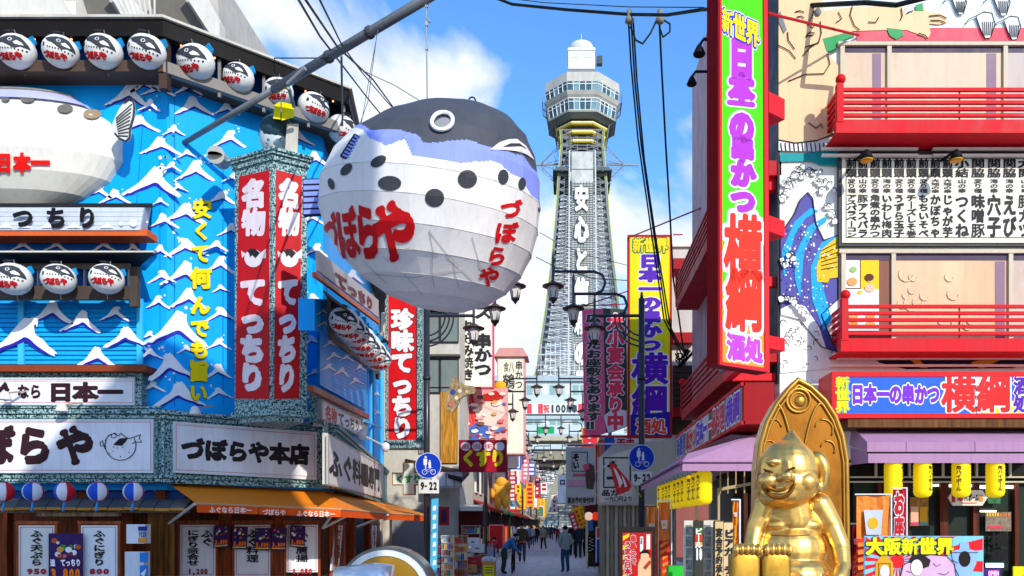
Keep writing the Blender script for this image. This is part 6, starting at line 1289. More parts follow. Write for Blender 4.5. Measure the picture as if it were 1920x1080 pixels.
# soba kiosk on the right
t = thing('noodle_kiosk', 'grey and beige kiosk with a large boxed price sign over ribbed timber walls', 'kiosk', (2.0, 25, 0)); p = Fr(24)
b = B(M('#a89c88', .8, kind='wood', scale=4)); p.slab(b, R(1128, 944, 1268, 1086), -.3, 3); part('wall', b, t)
for k in range(17):
    b = B(M('#b9ab94' if k % 2 else '#94866e', .8)); x = 1129+k*8; p.slab(b, R(x, 944, x+5, 1084), -.22, .1); part('board', b, t)
b = B(M('#c6bba6', .6)); b.hexa([W(1121, 948, 24.05), W(1121, 860, 24.05), W(1150, 832, 25.2), W(1148, 945, 25.2)], [W(1261, 948, 24.05), W(1261, 828, 24.05), W(1250, 826, 25.2), W(1250, 945, 25.2)]); p.slab(b, [(1120, 858), (1262, 822), (1262, 946), (1120, 946)], 0, .04); part('sign_box', b, t)
b = B(M('#d8d0c0', .5)); p.slab(b, [(1124, 860), (1186, 842), (1186, 942), (1124, 942)], .02, .02); part('panel', b, t); b = B(INK); p.ring(b, [(1131, 857), (1183, 857), (1183, 915), (1131, 915)], 2.5, .03, .008); part('border', b, t)
b = B(); b.mats = []; text(b, p, 'そ一', R(1138, 862, 1158, 908), True, r=.06, off=.03, mat=INK, brush=1); text(b, p, '一九〇円より', R(1134, 930, 1186, 941), False, r=.03, off=.03, mat=INK); text(b, p, '品カ', R(1128, 918, 1160, 930), False, r=.04, off=.03, mat=INK); part('lettering', b, t)
t = thing('street_flag', 'red and white printed pennant hanging on the right lamp post', 'flag', W(1165, 925, 21.9)); b = B(M('#f03a3a', .6, var=.4, scale=9)); Fr(21.7).extr(b, [(1142, 866), (1152, 870), (1185, 908), (1180, 920), (1160, 928), (1155, 922)], 0, .02); b.mat(M('#f2e8e4')); Fr(21.6).extr(b, [(1150, 876), (1156, 882), (1168, 905), (1162, 915), (1158, 900)], 0, .01); Fr(21.6).extr(b, [(1165, 890), (1172, 900), (1176, 912), (1172, 914)], 0, .01); part('cloth', b, t); b = B(WHT); b.tube([W(1120, 885, 22), W(1150, 862, 21.8), W(1190, 915, 21.9)], .012, 5); b.mat(M('#a8a830')); b.tube([W(1186, 905, 21.9), W(1202, 932, 21.9)], .02, 5); part('rod', b, t)
# banner with noodle bear style print (plain) further left
p = Fr(34); t = thing('banner', 'white hanging banner with black framed characters and brown patterned figure shape', 'banner', W(1090, 946, 34)); b = B(M('#cfc8bc', .7, var=.1)); p.slab(b, R(1061, 838, 1117, 946), 0, .04); part('cloth', b, t)
b = B(INK); p.ring(b, R(1072, 847, 1102, 884), 1.2, .02, .01); b.mat(M('#6a5040', .7, var=.3, scale=10)); p.extr(b, [(1098, 880), (1106, 868), (1114, 874), (1116, 900), (1112, 918), (1100, 916), (1098, 900)], .02, .01); b.mat(M('#e85a70')); p.extr(b, [(1092, 872), (1104, 868), (1104, 880), (1096, 884)], .03, .008); p.slab(b, R(1074, 888, 1100, 893), .02, .008); b.mat(M('#e8a0b0')); p.slab(b, R(1064, 900, 1098, 912), .02, .008); b.mat(M('#d84050')); p.slab(b, R(1064, 832, 1112, 837), .02, .04); spart('print', b, t)
b = B(); b.mats = []; text(b, p, 'そい', R(1074, 850, 1086, 880), True, r=.06, off=.02, mat=INK, brush=1); text(b, p, '宴会予約受付中', R(1064, 932, 1114, 944), False, r=.04, off=.02, mat=INK); part('lettering', b, t)
b = B(M('#c8ccd0')); b.tube([W(1058, 833, 34), W(1190, 832, 24)], .03, 6); b.tube([W(1118, 885, 23), W(1150, 860, 22)], .01, 4); solo('banner_rail', b, 'pale horizontal rail carrying the white banner', 'rail')
p = Fr(30)
sign('small_sign', 'blue and white boxed sign under the pink banner', p, R(1134, 820, 1152, 856), '#2050b0', '#2a6ad0', .1, 1.5); sign('small_sign', 'white sign with red characters partly behind the yellow sign', p, R(1153, 820, 1200, 850), '#d8d4d0', '#f4f2f0', .1, 1.5, texts=[('天肉', R(1156, 822, 1190, 838), False, dict(r=.06, mat=RED))])
p = Fr(38); sign('small_sign', 'white hanging signboard with blue swirl beside the white banner', p, R(1046, 890, 1062, 943), '#e4e6ea', '#f0f2f6', .2, 1, texts=[('ロ', R(1049, 898, 1060, 910), False, dict(r=.06, mat=M('#20305a')))])
for i, (pts, c1, c2, s) in enumerate((([(1072, 955), (1084, 950), (1098, 985), (1088, 990)], '#f2c818', '#c83020', 0), ([(1084, 948), (1092, 947), (1100, 985), (1093, 985)], '#f2c818', '#d83020', 0), ([(1065, 965), (1077, 960), (1086, 990), (1076, 996)], '#e83040', '#ffffff', 0))):
    t = thing('nobori_flag', ['yellow tilted shop flag with dark marks over the dark suited group', 'narrow yellow tilted shop flag with red marks next to the kiosk', 'red tilted shop flag over the dark suited group'][i], 'flag', W(pts[3][0], pts[3][1], 29)); b = B(M(c1, .6)); Fr(29-i*.2).extr(b, pts, 0, .02); part('cloth', b, t); b = B(M(c2, .6))
    for k in range(4): u = .15+k*.22; q = lambda u, v: (pts[0][0]*(1-u)*(1-v)+pts[1][0]*u*(1-v)+pts[2][0]*u*v+pts[3][0]*(1-u)*v, pts[0][1]*(1-u)*(1-v)+pts[1][1]*u*(1-v)+pts[2][1]*u*v+pts[3][1]*(1-u)*v); Fr(29-i*.2).slab(b, [q(.3, u), q(.7, u), q(.7, u+.12), q(.3, u+.12)], .02, .01)
    spart('print', b, t)
# ================================================================= RIGHT SHOP INTERIOR, LANTERNS, BANNERS
IR = M('#2a1a12', .7)
b = B(M('#33261c', .8)); b.box((9.5, 15.5, 1.3), (12, .2, 2.6)); b.box((3.6, 14.5, 1.3), (.1, 5, 2.6)); b.box((9, 14, 2.55), (12, 4, .05)); part('shop_interior', b, rb)
b = B(M('#14110f', .6)); RA.slab(b, R(1597, 868, 1990, 892), .0, .05); part('transom', b, rb)
b = B(M('#cfc4a8', .4)); RA.slab(b, R(1594, 893, 1990, 896), .04, .05); RA.slab(b, R(1594, 902, 1990, 905), .04, .05)
for k in range(7): RA.slab(b, R(1641+k*63, 866, 1645+k*63, 893), .04, .05)
part('transom_bar', b, rb)
for i, (x0, x1) in enumerate(((1646, 1653), (1695, 1704), (1763, 1778), (1825, 1836), (1903, 1911))):
    b = B(M('#5a2410', .5, kind='wood')); RA.slab(b, R(x0, 905, x1, 1200), .03, .1); part('door_frame', b, rb)
b = B(M('#1e2a20', .1)); 
for x0, x1 in ((1600, 1646), (1704, 1763), (1778, 1825), (1836, 1903), (1911, 1990)): RA.slab(b, R(x0, 905, x1, 1200), -.06, .01)
part('door_glass', b, rb)
b = B(M('#fff4d0', .4, emit=2.2)); RA.slab(b, R(1745, 908, 1765, 912), -.02, .01); RA.slab(b, R(1780, 908, 1826, 913), -.02, .01); RA.slab(b, R(1838, 910, 1905, 916), -.02, .01); RA.slab(b, R(1838, 957, 1868, 960), -.02, .01); spart('ceiling_tube_light', b, rb)
for i, (q, c_, lab) in enumerate(((R(1848, 960, 1896, 996), '#8a7a68', 'crowded photo poster'), (R(1706, 932, 1741, 986), '#b07838', 'framed menu sheet'), (R(1760, 1030, 1795, 1060), '#c8b090', 'paper notice'), (R(1852, 930, 1876, 944), '#3f7a4a', 'green slip'))):
    t = thing('door_poster', ['small crowd photo poster with lantern border on the glass door', 'framed orange and pink menu sheet beside the sitting room banner', 'small beige notice low on the glass door', 'little green slip high on the glass door'][i], 'poster', RA.p(q[2][0], q[2][1], .05)); b = B(M(c_, .4, var=.5, scale=18)); RA.slab(b, q, .05, .01); part('sheet', b, t)
    if i == 1:
        b = B(M('#e8b090')); RA.slab(b, R(1708, 950, 1722, 982), .056, .005); b.mat(M('#e0a020')); RA.slab(b, R(1725, 950, 1739, 982), .056, .005); b.mat(M('#d04070')); RA.slab(b, R(1708, 979, 1722, 984), .06, .005); b.mat(M('#40a098')); RA.slab(b, R(1725, 979, 1739, 984), .06, .005); spart('print', b, t)
    if i == 0:
        for k in range(9): b = B(M('#f2c020' if k < 5 else '#e87a20')); RA.slab(b, R(1850+k*5, 962, 1853+k*5, 968), .056, .005); spart('print', b, t)
        b = B(M('#d83a50')); RA.slab(b, R(1852, 986, 1880, 991), .056, .005); spart('print', b, t)
t = thing('door_lettering', 'black yokozuna characters stuck on the glass door at right', 'lettering', RA.p(1870, 1060, .05)); b = B(); b.mats = []; text(b, RA, '横綱', R(1856, 998, 1892, 1058), True, r=.07, off=.04, mat=DRK); part('lettering', b, t)
t = thing('open_sign', 'pink and blue glowing open sign low on the door', 'sign', RA.p(1860, 1085, .05)); b = B(M('#3a2a78', .4)); RA.slab(b, R(1845, 1066, 1876, 1085), .06, .03); part('case', b, t); b = B(); b.mats = []; text(b, RA, 'OPEN', R(1853, 1070, 1873, 1080), False, r=.05, off=.08, mat=M('#ff70c0', .4, emit=2.5)); part('lettering', b, t)
b = B(M('#9ae8e0', .4, emit=1.5)); RA.slab(b, R(1850, 1056, 1882, 1064), .06, .03); solo('neon_strip', b, 'pale green neon strip above the open sign', 'light')
b = B(M('#f0e010', .4)); RA.slab(b, R(1900, 1062, 1920, 1082), .08, .03); solo('yellow_card', b, 'plain yellow card at the bottom right corner of the door', 'card')
b = B(M('#ffb840', .3, emit=6)); b.smooth = True; b.ell(RA.p(1786, 977, -.3), (.035, .035, .05), 8, 6); solo('bulb_lamp', b, 'glowing amber bulb inside the shop doorway', 'lamp')
t = thing('highball_sign', 'white six sided enamel sign with highball lettering over the doorway', 'sign', RA.p(1816, 948, .3)); PI_ = Fr(11.6)
b = B(M('#e8dcc8', .3)); PI_.extr(b, [(1788, 919), (1842, 919), (1852, 933), (1842, 948), (1788, 948), (1779, 933)], 0, .04); part('panel', b, t)
b = B(); b.mats = []; text(b, PI_, '角', R(1795, 926, 1804, 940), False, r=.06, off=.01, mat=RED); text(b, PI_, 'ハイボール', R(1804, 926, 1835, 940), False, r=.05, off=.01, mat=INK, brush=.5); b.mat(M('#b03020')); PI_.slab(b, R(1785, 924, 1791, 942), .01, .005); b.mat(M('#d89040')); PI_.slab(b, R(1836, 928, 1843, 940), .01, .005); b.mat(M('#d87a70')); PI_.slab(b, R(1802, 942, 1832, 944), .01, .005); part('lettering', b, t)
YL = M('#f2cf10', .35, var=.04, emit=.18)
def ylantern():
    t = thing('yellow_lantern', 'x', 'lantern', (0, 0, 0), 'long yellow paper lanterns under the awnings'); b = B(YL); b.smooth = True
    prof = [(.05, .27), (.10, .262), (.125, .235)]+[(.129+(.004 if k % 2 else -.003), .22-k*.0235) for k in range(19)]+[(.115, -.235), (.08, -.262), (.04, -.268)]
    b.lathe(prof, (0, 0, 0), 20); part('shade', b, t)
    b = B(M('#4a3a10')); b.lathe([(.0, .285), (.055, .285), (.055, .265), (0, .265)], (0, 0, 0), 12); b.tube([(0, 0, .28), (0, 0, .36)], .006, 4); part('cap', b, t)
    b = B(INK)
    for vs_, ff in lay('角ハイボール', True, .04):
        b.add([Vector((.131*math.sin((a-.5)*.62), -.133*math.cos((a-.5)*.62), .2-.38*v)) for a, v in vs_], ff)
    part('lettering', b, t); return t
YLN = ylantern(); f3 = [True]
for i, (x, rz) in enumerate(((1675, .9), (1730, .5), (1802, -.7), (1866, 0.05))): put(YLN, W(x, 899, 11.05), rz, .93, 'long yellow highball lantern under the front awning, %s from the golden statue' % ['first', 'second', 'third', 'fourth'][i], f3)
for i in range(10): put(YLN, (2.02-.01*i, 11.75+i*.47, 2.14), -1.0+.15*(i % 3), .92, 'long yellow lantern hanging under the corner awning, %s from the near end' % ['first', 'second', 'third', 'fourth', 'fifth', 'sixth', 'seventh', 'eighth', 'ninth', 'tenth'][i], f3)
# nobori banners
def nobori(x0, x1, y0, y1, Y, c1, c2, label, txt=None, tc_=None):
    p = Fr(Y); t = thing('nobori_banner', label, 'banner', W((x0+x1)/2, 1100, Y)); ys = [y0+(y1-y0)*k/10 for k in range(11)]
    b = B(M(c1, .6, var=.08)); 
    b = B(M(c1, .55, var=.06)); vs = []
    for k in range(11):
        for j in range(6): q = p.p(x0+(x1-x0)*j/5, ys[k], .03*math.sin(j*1.7+k*.6)); vs.append(q)
    b.add(vs, [(k*6+j, k*6+j+1, k*6+j+7, k*6+j+6) for k in range(5) for j in range(5)]); b.mat(M(c2, .55, var=.25, scale=8)); b.add(vs, [(k*6+j, k*6+j+1, k*6+j+7, k*6+j+6) for k in range(5, 10) for j in range(5)]); part('cloth', b, t)
    b = B(WHT); b.tube([p.p(x1+3, y0-4, .02), Vector((p.p(x1+3, y0, 0).x, Y, 0))], .012, 6); b.tube([p.p(x0-3, y0-3, .02), p.p(x1+4, y0-3, .02)], .009, 5); part('pole', b, t)
    b = B(M('#cfd3d4')); 
    if txt: b = B(); b.mats = []; text(b, p, txt, R(x0+2, y0+4, x1-2, y1-4), True, r=.06, off=.05, mat=tc_, outl=[(.12, OUTW)])
    else:
        cx_, cy_ = (x0+x1)/2, y0+(y1-y0)*.28; w_ = (x1-x0); b.mat(M('#c8ced4', .3)); p.extr(b, [(cx_-w_*.28, cy_-w_*.3), (cx_+w_*.3, cy_-w_*.3), (cx_+w_*.24, cy_+w_*.45), (cx_-w_*.2, cy_+w_*.45)], .045, .004); b.mat(M('#e8b020')); p.poly(b, [(cx_+w_*.16*math.cos(q*.7), cy_+w_*.1+w_*.18*math.sin(q*.7)) for q in range(9)], .05)
        b.mat(M('#f08a30')); [p.extr(b, [(x0+3, y0+(y1-y0)*(.55+.09*k)), (x1-3, y0+(y1-y0)*(.5+.09*k)), (x1-3, y0+(y1-y0)*(.53+.09*k)), (x0+3, y0+(y1-y0)*(.6+.09*k))], .05, .004) for k in range(5)]
    spart('print', b, t)
nobori(1606, 1668, 930, 1090, 9.6, '#f08a3a', '#e8302c', 'orange and red highball banner between the golden statue and the sitting room banner')
nobori(1674, 1697, 918, 1060, 10.6, '#d02436', '#c82030', 'dark red banner with sitting room lettering left of the framed menu sheet', 'お座敷', M('#c01828'))
nobori(1598, 1612, 985, 1090, 9.9, '#b82838', '#d83848', 'narrow crimson banner edge squeezed beside the niche of the golden statue')
nobori(1235, 1256, 942, 1085, 13.5, '#f0803a', '#ea3a2c', 'orange and red highball banner standing right of the lamp post')
nobori(1212, 1232, 950, 1085, 16.5, '#f0904a', '#e85a3c', 'paler orange banner partly hidden behind the framed poster stand')
nobori(1374, 1384, 940, 1025, 9.5, '#f0961c', '#f0a020', 'narrow orange banner above the toes of the golden statue')
# festival photo board
p = Fr(8.8); t = thing('photo_board', 'colourful face cut-out photo board with yellow Osaka Shinsekai lettering and sun rays', 'photo board', W(1730, 1200, 8.8))
b = B(M('#7ec4e8', .35, var=.03)); p.slab(b, R(1621, 1005, 1844, 1240), 0, .03); part('board', b, t)
b = B(M('#e01c22', .4)); cx_, cy_ = 1683, 1052
for k in range(24):
    a0, a1 = k*math.pi/12, k*math.pi/12+math.pi/24
    def hit(a):
        dx, dy = math.cos(a), math.sin(a); s_ = 1e9
        if dx > 0: s_ = min(s_, (1843-cx_)/dx)
        if dx < 0: s_ = min(s_, (1622-cx_)/dx)
        if dy > 0: s_ = min(s_, (1230-cy_)/dy)
        if dy < 0: s_ = min(s_, (1006-cy_)/dy)
        return (cx_+dx*s_, cy_+dy*s_)
    p.poly(b, [(cx_, cy_), hit(a0), hit(a1)], .003)
p.poly(b, [(cx_+13*math.cos(q*.35), cy_+13*math.sin(q*.35)) for q in range(18)], .006)
b.mat(M('#d8a028', .4)); p.extr(b, [(1640, 1100), (1642, 1055), (1658, 1035), (1674, 1055), (1676, 1100)], .01, .004); b.mat(M('#8a5a18')); p.ring(b, R(1647, 1056, 1670, 1100), 1.5, .014, .004); b.mat(M('#f0d8d0')); p.poly(b, [(1659+9*math.cos(q*.4), 1072+13*math.sin(q*.4)) for q in range(16)], .016)
b.mat(M('#d8b0d0', .4)); p.extr(b, [(1684, 1100), (1694, 1060), (1720, 1045), (1745, 1040), (1775, 1042), (1790, 1058), (1796, 1100)], .012, .004); b.mat(M('#2a2024')); p.extr(b, [(1704, 1055), (1712, 1040), (1728, 1038), (1745, 1050), (1742, 1062), (1730, 1066), (1715, 1056)], .018, .003); b.mat(M('#f6ecd8', .3)); p.poly(b, [(1719+11*math.cos(q*.4), 1064+15*math.sin(q*.4)) for q in range(16)], .022)
b.mat(M('#8fb4e0', .4)); p.extr(b, [(1800, 1018), (1816, 1018), (1818, 1030), (1834, 1034), (1830, 1058), (1820, 1078), (1822, 1100), (1798, 1100), (1798, 1078), (1788, 1058), (1784, 1034), (1799, 1030)], .012, .004); b.mat(M('#1c1412')); p.poly(b, [(1809+11*math.cos(q*.4), 1048+15*math.sin(q*.4)) for q in range(16)], .018)
b.mat(INK); b.tube([p.p(x, y, .02) for x, y in ((1684, 1100), (1694, 1060), (1720, 1045), (1745, 1040), (1775, 1042), (1790, 1058), (1796, 1100))], .004, 4)
for L_ in (((1750, 1056), (1756, 1062), (1764, 1058)), ((1700, 1070), (1708, 1074)), ((1760, 1075), (1772, 1078), (1780, 1072)), ((1784, 1036), (1834, 1036)), ((1786, 1050), (1796, 1056))): b.tube([p.p(x, y, .02) for x, y in L_], .003, 4)
part('printed_picture', b, t)
b = B(); b.mats = []; text(b, p, '大阪新世界', R(1624, 1008, 1788, 1040), False, r=.075, off=.02, mat=M('#dfe010', .4), outl=[(.115, M('#2a3a2a'))], res=3); part('lettering', b, t)
# left poster stands
p = Fr(12.5); t = thing('poster_stand', 'black framed lit poster stand with red and yellow wrestler print beneath the lamp post', 'poster stand', W(1195, 1100, 12.5)); t.location.z = 0
b = B(M('#26221f', .4)); p.slab(b, R(1161, 988, 1228, 1200), 0, .25); part('case', b, t); b = B(M('#c81c1c', .3)); p.slab(b, R(1167, 999, 1222, 1190), .01, .01); part('panel', b, t)
b = B(M('#f0c81c', .4))
for k in range(6): p.extr(b, [(1168, 1005+k*18), (1180, 1000+k*18), (1180, 1006+k*18), (1168, 1014+k*18)], .016, .003)
b.mat(M('#eebb90', .4)); p.extr(b, [(1196, 1100), (1196, 1060), (1200, 1048), (1220, 1046), (1221, 1100)], .02, .003); p.poly(b, [(1209+8*math.cos(q*.4), 1044+10*math.sin(q*.4)) for q in range(16)], .025); b.mat(DRK); p.extr(b, [(1200, 1038), (1206, 1030), (1216, 1032), (1219, 1040), (1212, 1037)], .028, .003); b.mat(M('#a83a1c')); p.extr(b, [(1206, 1064), (1218, 1050), (1221, 1055), (1211, 1068)], .028, .003); b.mat(WHT); p.slab(b, R(1200, 1006, 1206, 1034), .02, .004); p.slab(b, R(1212, 1002, 1219, 1030), .02, .004)
part('picture', b, t); b = B(); b.mats = []; text(b, p, 'うまさ日本一', R(1170, 1015, 1184, 1090), True, r=.06, off=.03, mat=M('#c01820'), outl=[(.12, WHT)]); text(b, p, '串かつで', R(1182, 1003, 1193, 1060), True, r=.05, off=.03, mat=M('#d03030'), outl=[(.1, WHT)]); text(b, p, '大阪', R(1201, 1008, 1205, 1020), True, r=.03, off=.03, mat=INK); part('lettering', b, t)
p = Fr(10.8)
for i, (x0, x1, y0, s, c1, tc1) in enumerate(((1341, 1356, 978, '宴会予約承り中', '#d8bc84', INK), (1357, 1378, 980, 'ビアガーデン', '#dcc090', INK), (1302, 1318, 978, 'ビール', '#3a3c34', M('#f0e8d8')))):
    t = thing('menu_standee', ['beige upright standee announcing banquet bookings', 'wider beige upright standee announcing beer garden next to the statue feet', 'dark framed beer poster standee with coloured print'][i], 'standee', W((x0+x1)/2, 1100, 10.8)); b = B(M('#5a3a24')); p.slab(b, R(x0-1.5, y0-2, x1+1.5, 1200), 0, .06); part('frame', b, t); b = B(M(c1, .5)); p.slab(b, R(x0, y0, x1, 1190), .01, .01); part('panel', b, t); b = B(); b.mats = []; text(b, p, s, R(x0+1, y0+12, x1-1, y0+12+17*len(s) if len(s) > 3 else y0+50), True, r=.06, off=.02, mat=tc1)
    if i == 2:
        b.mat(M('#c83a20')); p.slab(b, R(1303, 1002, 1317, 1014), .018, .004); b.mat(M('#2a7a3a')); p.slab(b, R(1303, 990, 1317, 1000), .016, .004); b.mat(M('#d89a50')); p.slab(b, R(1303, 1016, 1317, 1024), .016, .004); text(b, p, '10', R(1304, 1028, 1317, 1050), False, r=.08, off=.02, mat=WHT)
    part('lettering', b, t)
for i, x in enumerate((1283, 1318)):
    t = thing('leaflet_rack', 'tall white leaflet rack with pictured slips, %s the dark beer poster' % ['left of', 'right of'][i], 'rack', W(x+9, 1100, 11)); p2 = Fr(11); b = B(M('#dcd8c8', .5)); p2.slab(b, R(x, 976, x+19, 1200), 0, .1); part('case', b, t); b = B(M('#a8b0a4', .4, var=.6, scale=16)); 
    for k in range(6): p2.slab(b, R(x+3, 984+k*22, x+15, 1002+k*22), .01, .01)
    part('leaflet', b, t)
b = B(M('#b9a67a', .5)); p3 = Fr(12.6)
for x in (1350, 1364, 1379, 1395, 1410): p3.slab(b, R(x, 884, x+2, 925), 0, .04)
p3.slab(b, [(1346, 915), (1420, 902), (1420, 908), (1346, 921)], .02, .05); p3.slab(b, R(1346, 915, 1350, 1100), 0, .06); p3.slab(b, R(1305, 940, 1309, 1100), 0, .06); p3.slab(b, R(1305, 975, 1346, 978), 0, .06); part('side_screen', b, rb)
b = B(M('#4a2412', .6, kind='wood'))
for x in (1395, 1408): p3.slab(b, R(x, 925, x+7, 1200), -.02, .1)
part('side_post', b, rb)
b = B(M('#e08a30', .5)); b.mat(M('#2fbf3a', .5)); b.box(W(1270, 1076, 12.2), (.3, .3, .25)); solo('green_crate', b, 'bright green plastic crate at the foot of the highball banner', 'crate')
# right overhead cables
cable([W(860, -30, 20), W(960, 8, 20), W(1060, 18, 19), W(1180, 27, 18), W(1250, 28, 17), W(1315, 18, 16), W(1440, 12, 13), W(1520, 10, 12), W(1620, 5, 11), W(1680, 10, 11), W(1740, -5, 10.5)], .035, 'thick bundled overhead cable sagging across the top of the street')
cable([W(900, -10, 20), W(1020, 5, 20), W(1180, 13, 18), W(1320, 14, 16)], .01, 'thin messenger wire just above the thick bundled cable')
for i, (xs, lab) in enumerate(((((1178, 35), (1183, 120), (1196, 260), (1222, 440), (1245, 600), (1280, 668)), 'left black cable hanging down towards the yellow sign'), (((1183, 35), (1190, 150), (1202, 270), (1226, 440), (1250, 600), (1284, 665)), 'black cable hanging right beside the left one'), (((1187, 35), (1194, 150), (1208, 300), (1230, 450), (1258, 620), (1286, 668)), 'third black cable hanging towards the yellow sign'), (((1236, 35), (1240, 120), (1248, 270), (1256, 400), (1262, 520), (1282, 660)), 'right black cable hanging alone before the yellow sign'))):
    cable([W(x, y, 18+k*.9) for k, (x, y) in enumerate(xs)], .022 if i < 3 else .026, lab, 'hanging cables')
cable([W(1182, 50, 18), W(1192, 75, 18), W(1205, 82, 18), W(1220, 62, 18), W(1235, 30, 18)], .022, 'looped slack cable between the two insulators'); cable([W(1240, 35, 18), W(1256, 45, 18), W(1256, 60, 18), W(1243, 70, 18), W(1238, 55, 18)], .02, 'small coil of cable at the right insulator')
for i, x in enumerate((1180, 1237)):
    q = W(x, 30, 18); t = thing('insulator', 'cable insulator on the overhead bundle, %s one' % ['left', 'right'][i], 'insulator', q); b = B(M('#8a8070', .4)); b.smooth = True; b.lathe([(.03, .16), (.06, .12), (.05, 0), (.09, -.06), (.10, -.14), (.04, -.18)], q, 10); part('body', b, t)
t = thing('cable_bracket', 'black cable junction bracket behind the tall yellow sign', 'bracket', W(1280, 680, 22.5)); b = B(DRK)
rn = random.Random(9)
for k in range(14): b.tube([W(1262+rn.random()*36, 655+rn.random()*30, 22.5), W(1268+rn.random()*24, 660+rn.random()*28, 22.4), W(1266+rn.random()*30, 660+rn.random()*28, 22.5)], .018, 4)
b.bar(W(1272, 690, 22.5), W(1300, 660, 22.5), .08); b.box(W(1287, 660, 22.5), (.12, .1, .15)); part('body', b, t)
cable([W(1012, 436, 30), W(1045, 455, 30), W(1100, 478, 30), W(1178, 498, 30)], .012, 'thin wire from behind the lantern to the yellow sign, upper'); cable([W(1005, 482, 28), W(1040, 500, 28), W(1110, 522, 27), W(1178, 526, 26)], .014, 'thin wire from behind the lantern to the yellow sign, lower')
# ================================================================= GOLDEN STATUE
def evaluated(b_or_me, mods, mats, name='t', smooth=True):
    me = b_or_me.mesh(name) if isinstance(b_or_me, B) else b_or_me; o = bpy.data.objects.new(name, me); COL.objects.link(o)
    for ty, kw in mods:
        m = o.modifiers.new(ty, ty)
        for k, v in kw.items(): setattr(m, k, v)
    dg = bpy.context.evaluated_depsgraph_get(); dg.update(); e = o.evaluated_get(dg); r = bpy.data.meshes.new_from_object(e)
    bpy.data.objects.remove(o); r.materials.clear()
    for m in mats: r.materials.append(m)
    r.polygons.foreach_set('use_smooth', [smooth]*len(r.polygons)); return r
GOLD = M('#ecc06a', .37, .93, var=.12, scale=7); GOLDD = M('#9c641c', .45, .75, var=.2, scale=5)
SY = 7.0; spx = SY/F
def S(px, py, dy=0): return W(px, py, SY)+Vector((0, dy, 0))
st = thing('golden_statue', 'large shiny gold laughing seated figure with bare soles forward before an arched niche', 'statue', (2.0, 7.3, 0))
b = B(GOLD)
def el(x, y, dy, rx, rz, ry, R_=None): b.ell(S(x, y, dy), (rx*spx, ry*spx, rz*spx), 20, 14, R_)
def cap(p, q, r0, r1, n=9):
    for k in range(n+1): u = k/n; c = p.lerp(q, u); r = r0+(r1-r0)*u; b.ell(c, (r, r, r), 14, 9)
el(1476, 884, 0, 57, 60, 56); el(1473, 908, -.03, 60, 42, 52); el(1464, 926, -.06, 46, 28, 44)      # head, jaw
cap(S(1482, 845, 0), S(1486, 809, .03), .13, .022)                                                 # pointed crown
el(1431, 904, -.18, 20, 17, 19); el(1498, 906, -.19, 22, 18, 18); el(1463, 938, -.17, 22, 10, 14)   # cheeks, chin
cap(S(1459, 874, -.24), S(1456, 897, -.33), .024, .05, 5); el(1448, 900, -.27, 7, 6, 8); el(1466, 900, -.27, 7, 6, 8)
el(1440, 869, -.19, 16, 7, 9); el(1482, 868, -.20, 18, 7, 9)                                        # brows
cap(S(1480, 940, .05), S(1488, 975, .08), .17, .20, 5)
el(1490, 990, .10, 62, 46, 42); el(1488, 1035, .06, 66, 55, 54); el(1490, 1080, .02, 72, 44, 62)    # torso
el(1464, 985, -.02, 26, 12, 14); el(1513, 985, -.02, 26, 12, 14)
for pts in (((1541, 948, .08, 22), (1562, 985, .04, 17), (1574, 1025, -.02, 15.5), (1571, 1060, -.12, 13), (1556, 1082, -.22, 12)), ((1438, 952, .08, 20), (1420, 990, .06, 15), (1410, 1025, 0, 14), (1414, 1062, -.1, 12))):
    for (x0, y0, d0, r0), (x1, y1, d1, r1) in zip(pts, pts[1:]): cap(S(x0, y0, d0), S(x1, y1, d1), r0*spx*1.15, r1*spx*1.18, 7)
for x0, x1 in ((1515, 1462), (1465, 1408)): cap(S(x0, 1098, 0), W(x1-6, 1098, 6.55), .14, .105, 8)
for k in range(4): cap(S(1552-k*7, 1080, -.24), S(1530-k*6, 1088+k*3, -.34), .028, .02, 4)
me = evaluated(b, [('REMESH', dict(mode='VOXEL', voxel_size=.0085)), ('SMOOTH', dict(factor=.5, iterations=7))], [GOLD])
org = wpos(st)
for v in me.vertices: v.co -= org
o = bpy.data.objects.new('body', me); COL.objects.link(o); o.parent = st
# ears
for x, s_ in ((1536, 1), (1424, -.4)):
    if s_ < 0: continue
    b = B(GOLD); b.smooth = True; b.tube([S(1530+2*0+13*math.sin(a)*1.0-4*math.cos(a), 884-30*math.cos(a), .02-.05*math.sin(a)) for a in [k*.33 for k in range(0, 10)]], [.04, .055, .06, .06, .055, .05, .048, .05, .06, .055], 10); b.ell(S(1533, 913, -.03), (.05, .05, .06), 12, 8); b.ell(S(1533, 885, .05), (.06, .05, .11), 12, 8); part('ear', b, st)
# soles and toes
for x0, x1 in ((1373, 1426), (1430, 1484)):
    b = B(GOLD); a, c = W(x0, 1036, 6.36), W(x1, 1036, 6.36); z0 = W(0, 1120, 6.36).z
    prof = [(a.x+.01, z0), (a.x, z0+.1), (a.x-.005, a.z-.05), (a.x+.03, a.z), (c.x-.03, a.z), (c.x+.005, a.z-.05), (c.x, z0+.1), (c.x-.01, z0)]
    b.prism([(x, 6.36, z) for x, z in prof], (0, .16, 0))
    me = evaluated(b, [('BEVEL', dict(width=.03, segments=3, limit_method='ANGLE'))], [M('#c79a3c', .45, .9, var=.2, scale=6)])
    for v in me.vertices: v.co -= org
    o = bpy.data.objects.new('sole', me); COL.objects.link(o); o.parent = st
    for k in range(5):
        b = B(GOLD); b.smooth = True; x = x0+6+k*(x1-x0-12)/4; p_ = W(x, 1029+(1.2 if k in (0, 4) else 0), 6.40); b.ell(p_+Vector((0, -.015, -.005)), (.0285, .055, .052), 14, 10); part('toe', b, st)
b = B(M('#3a2408', .5)); 
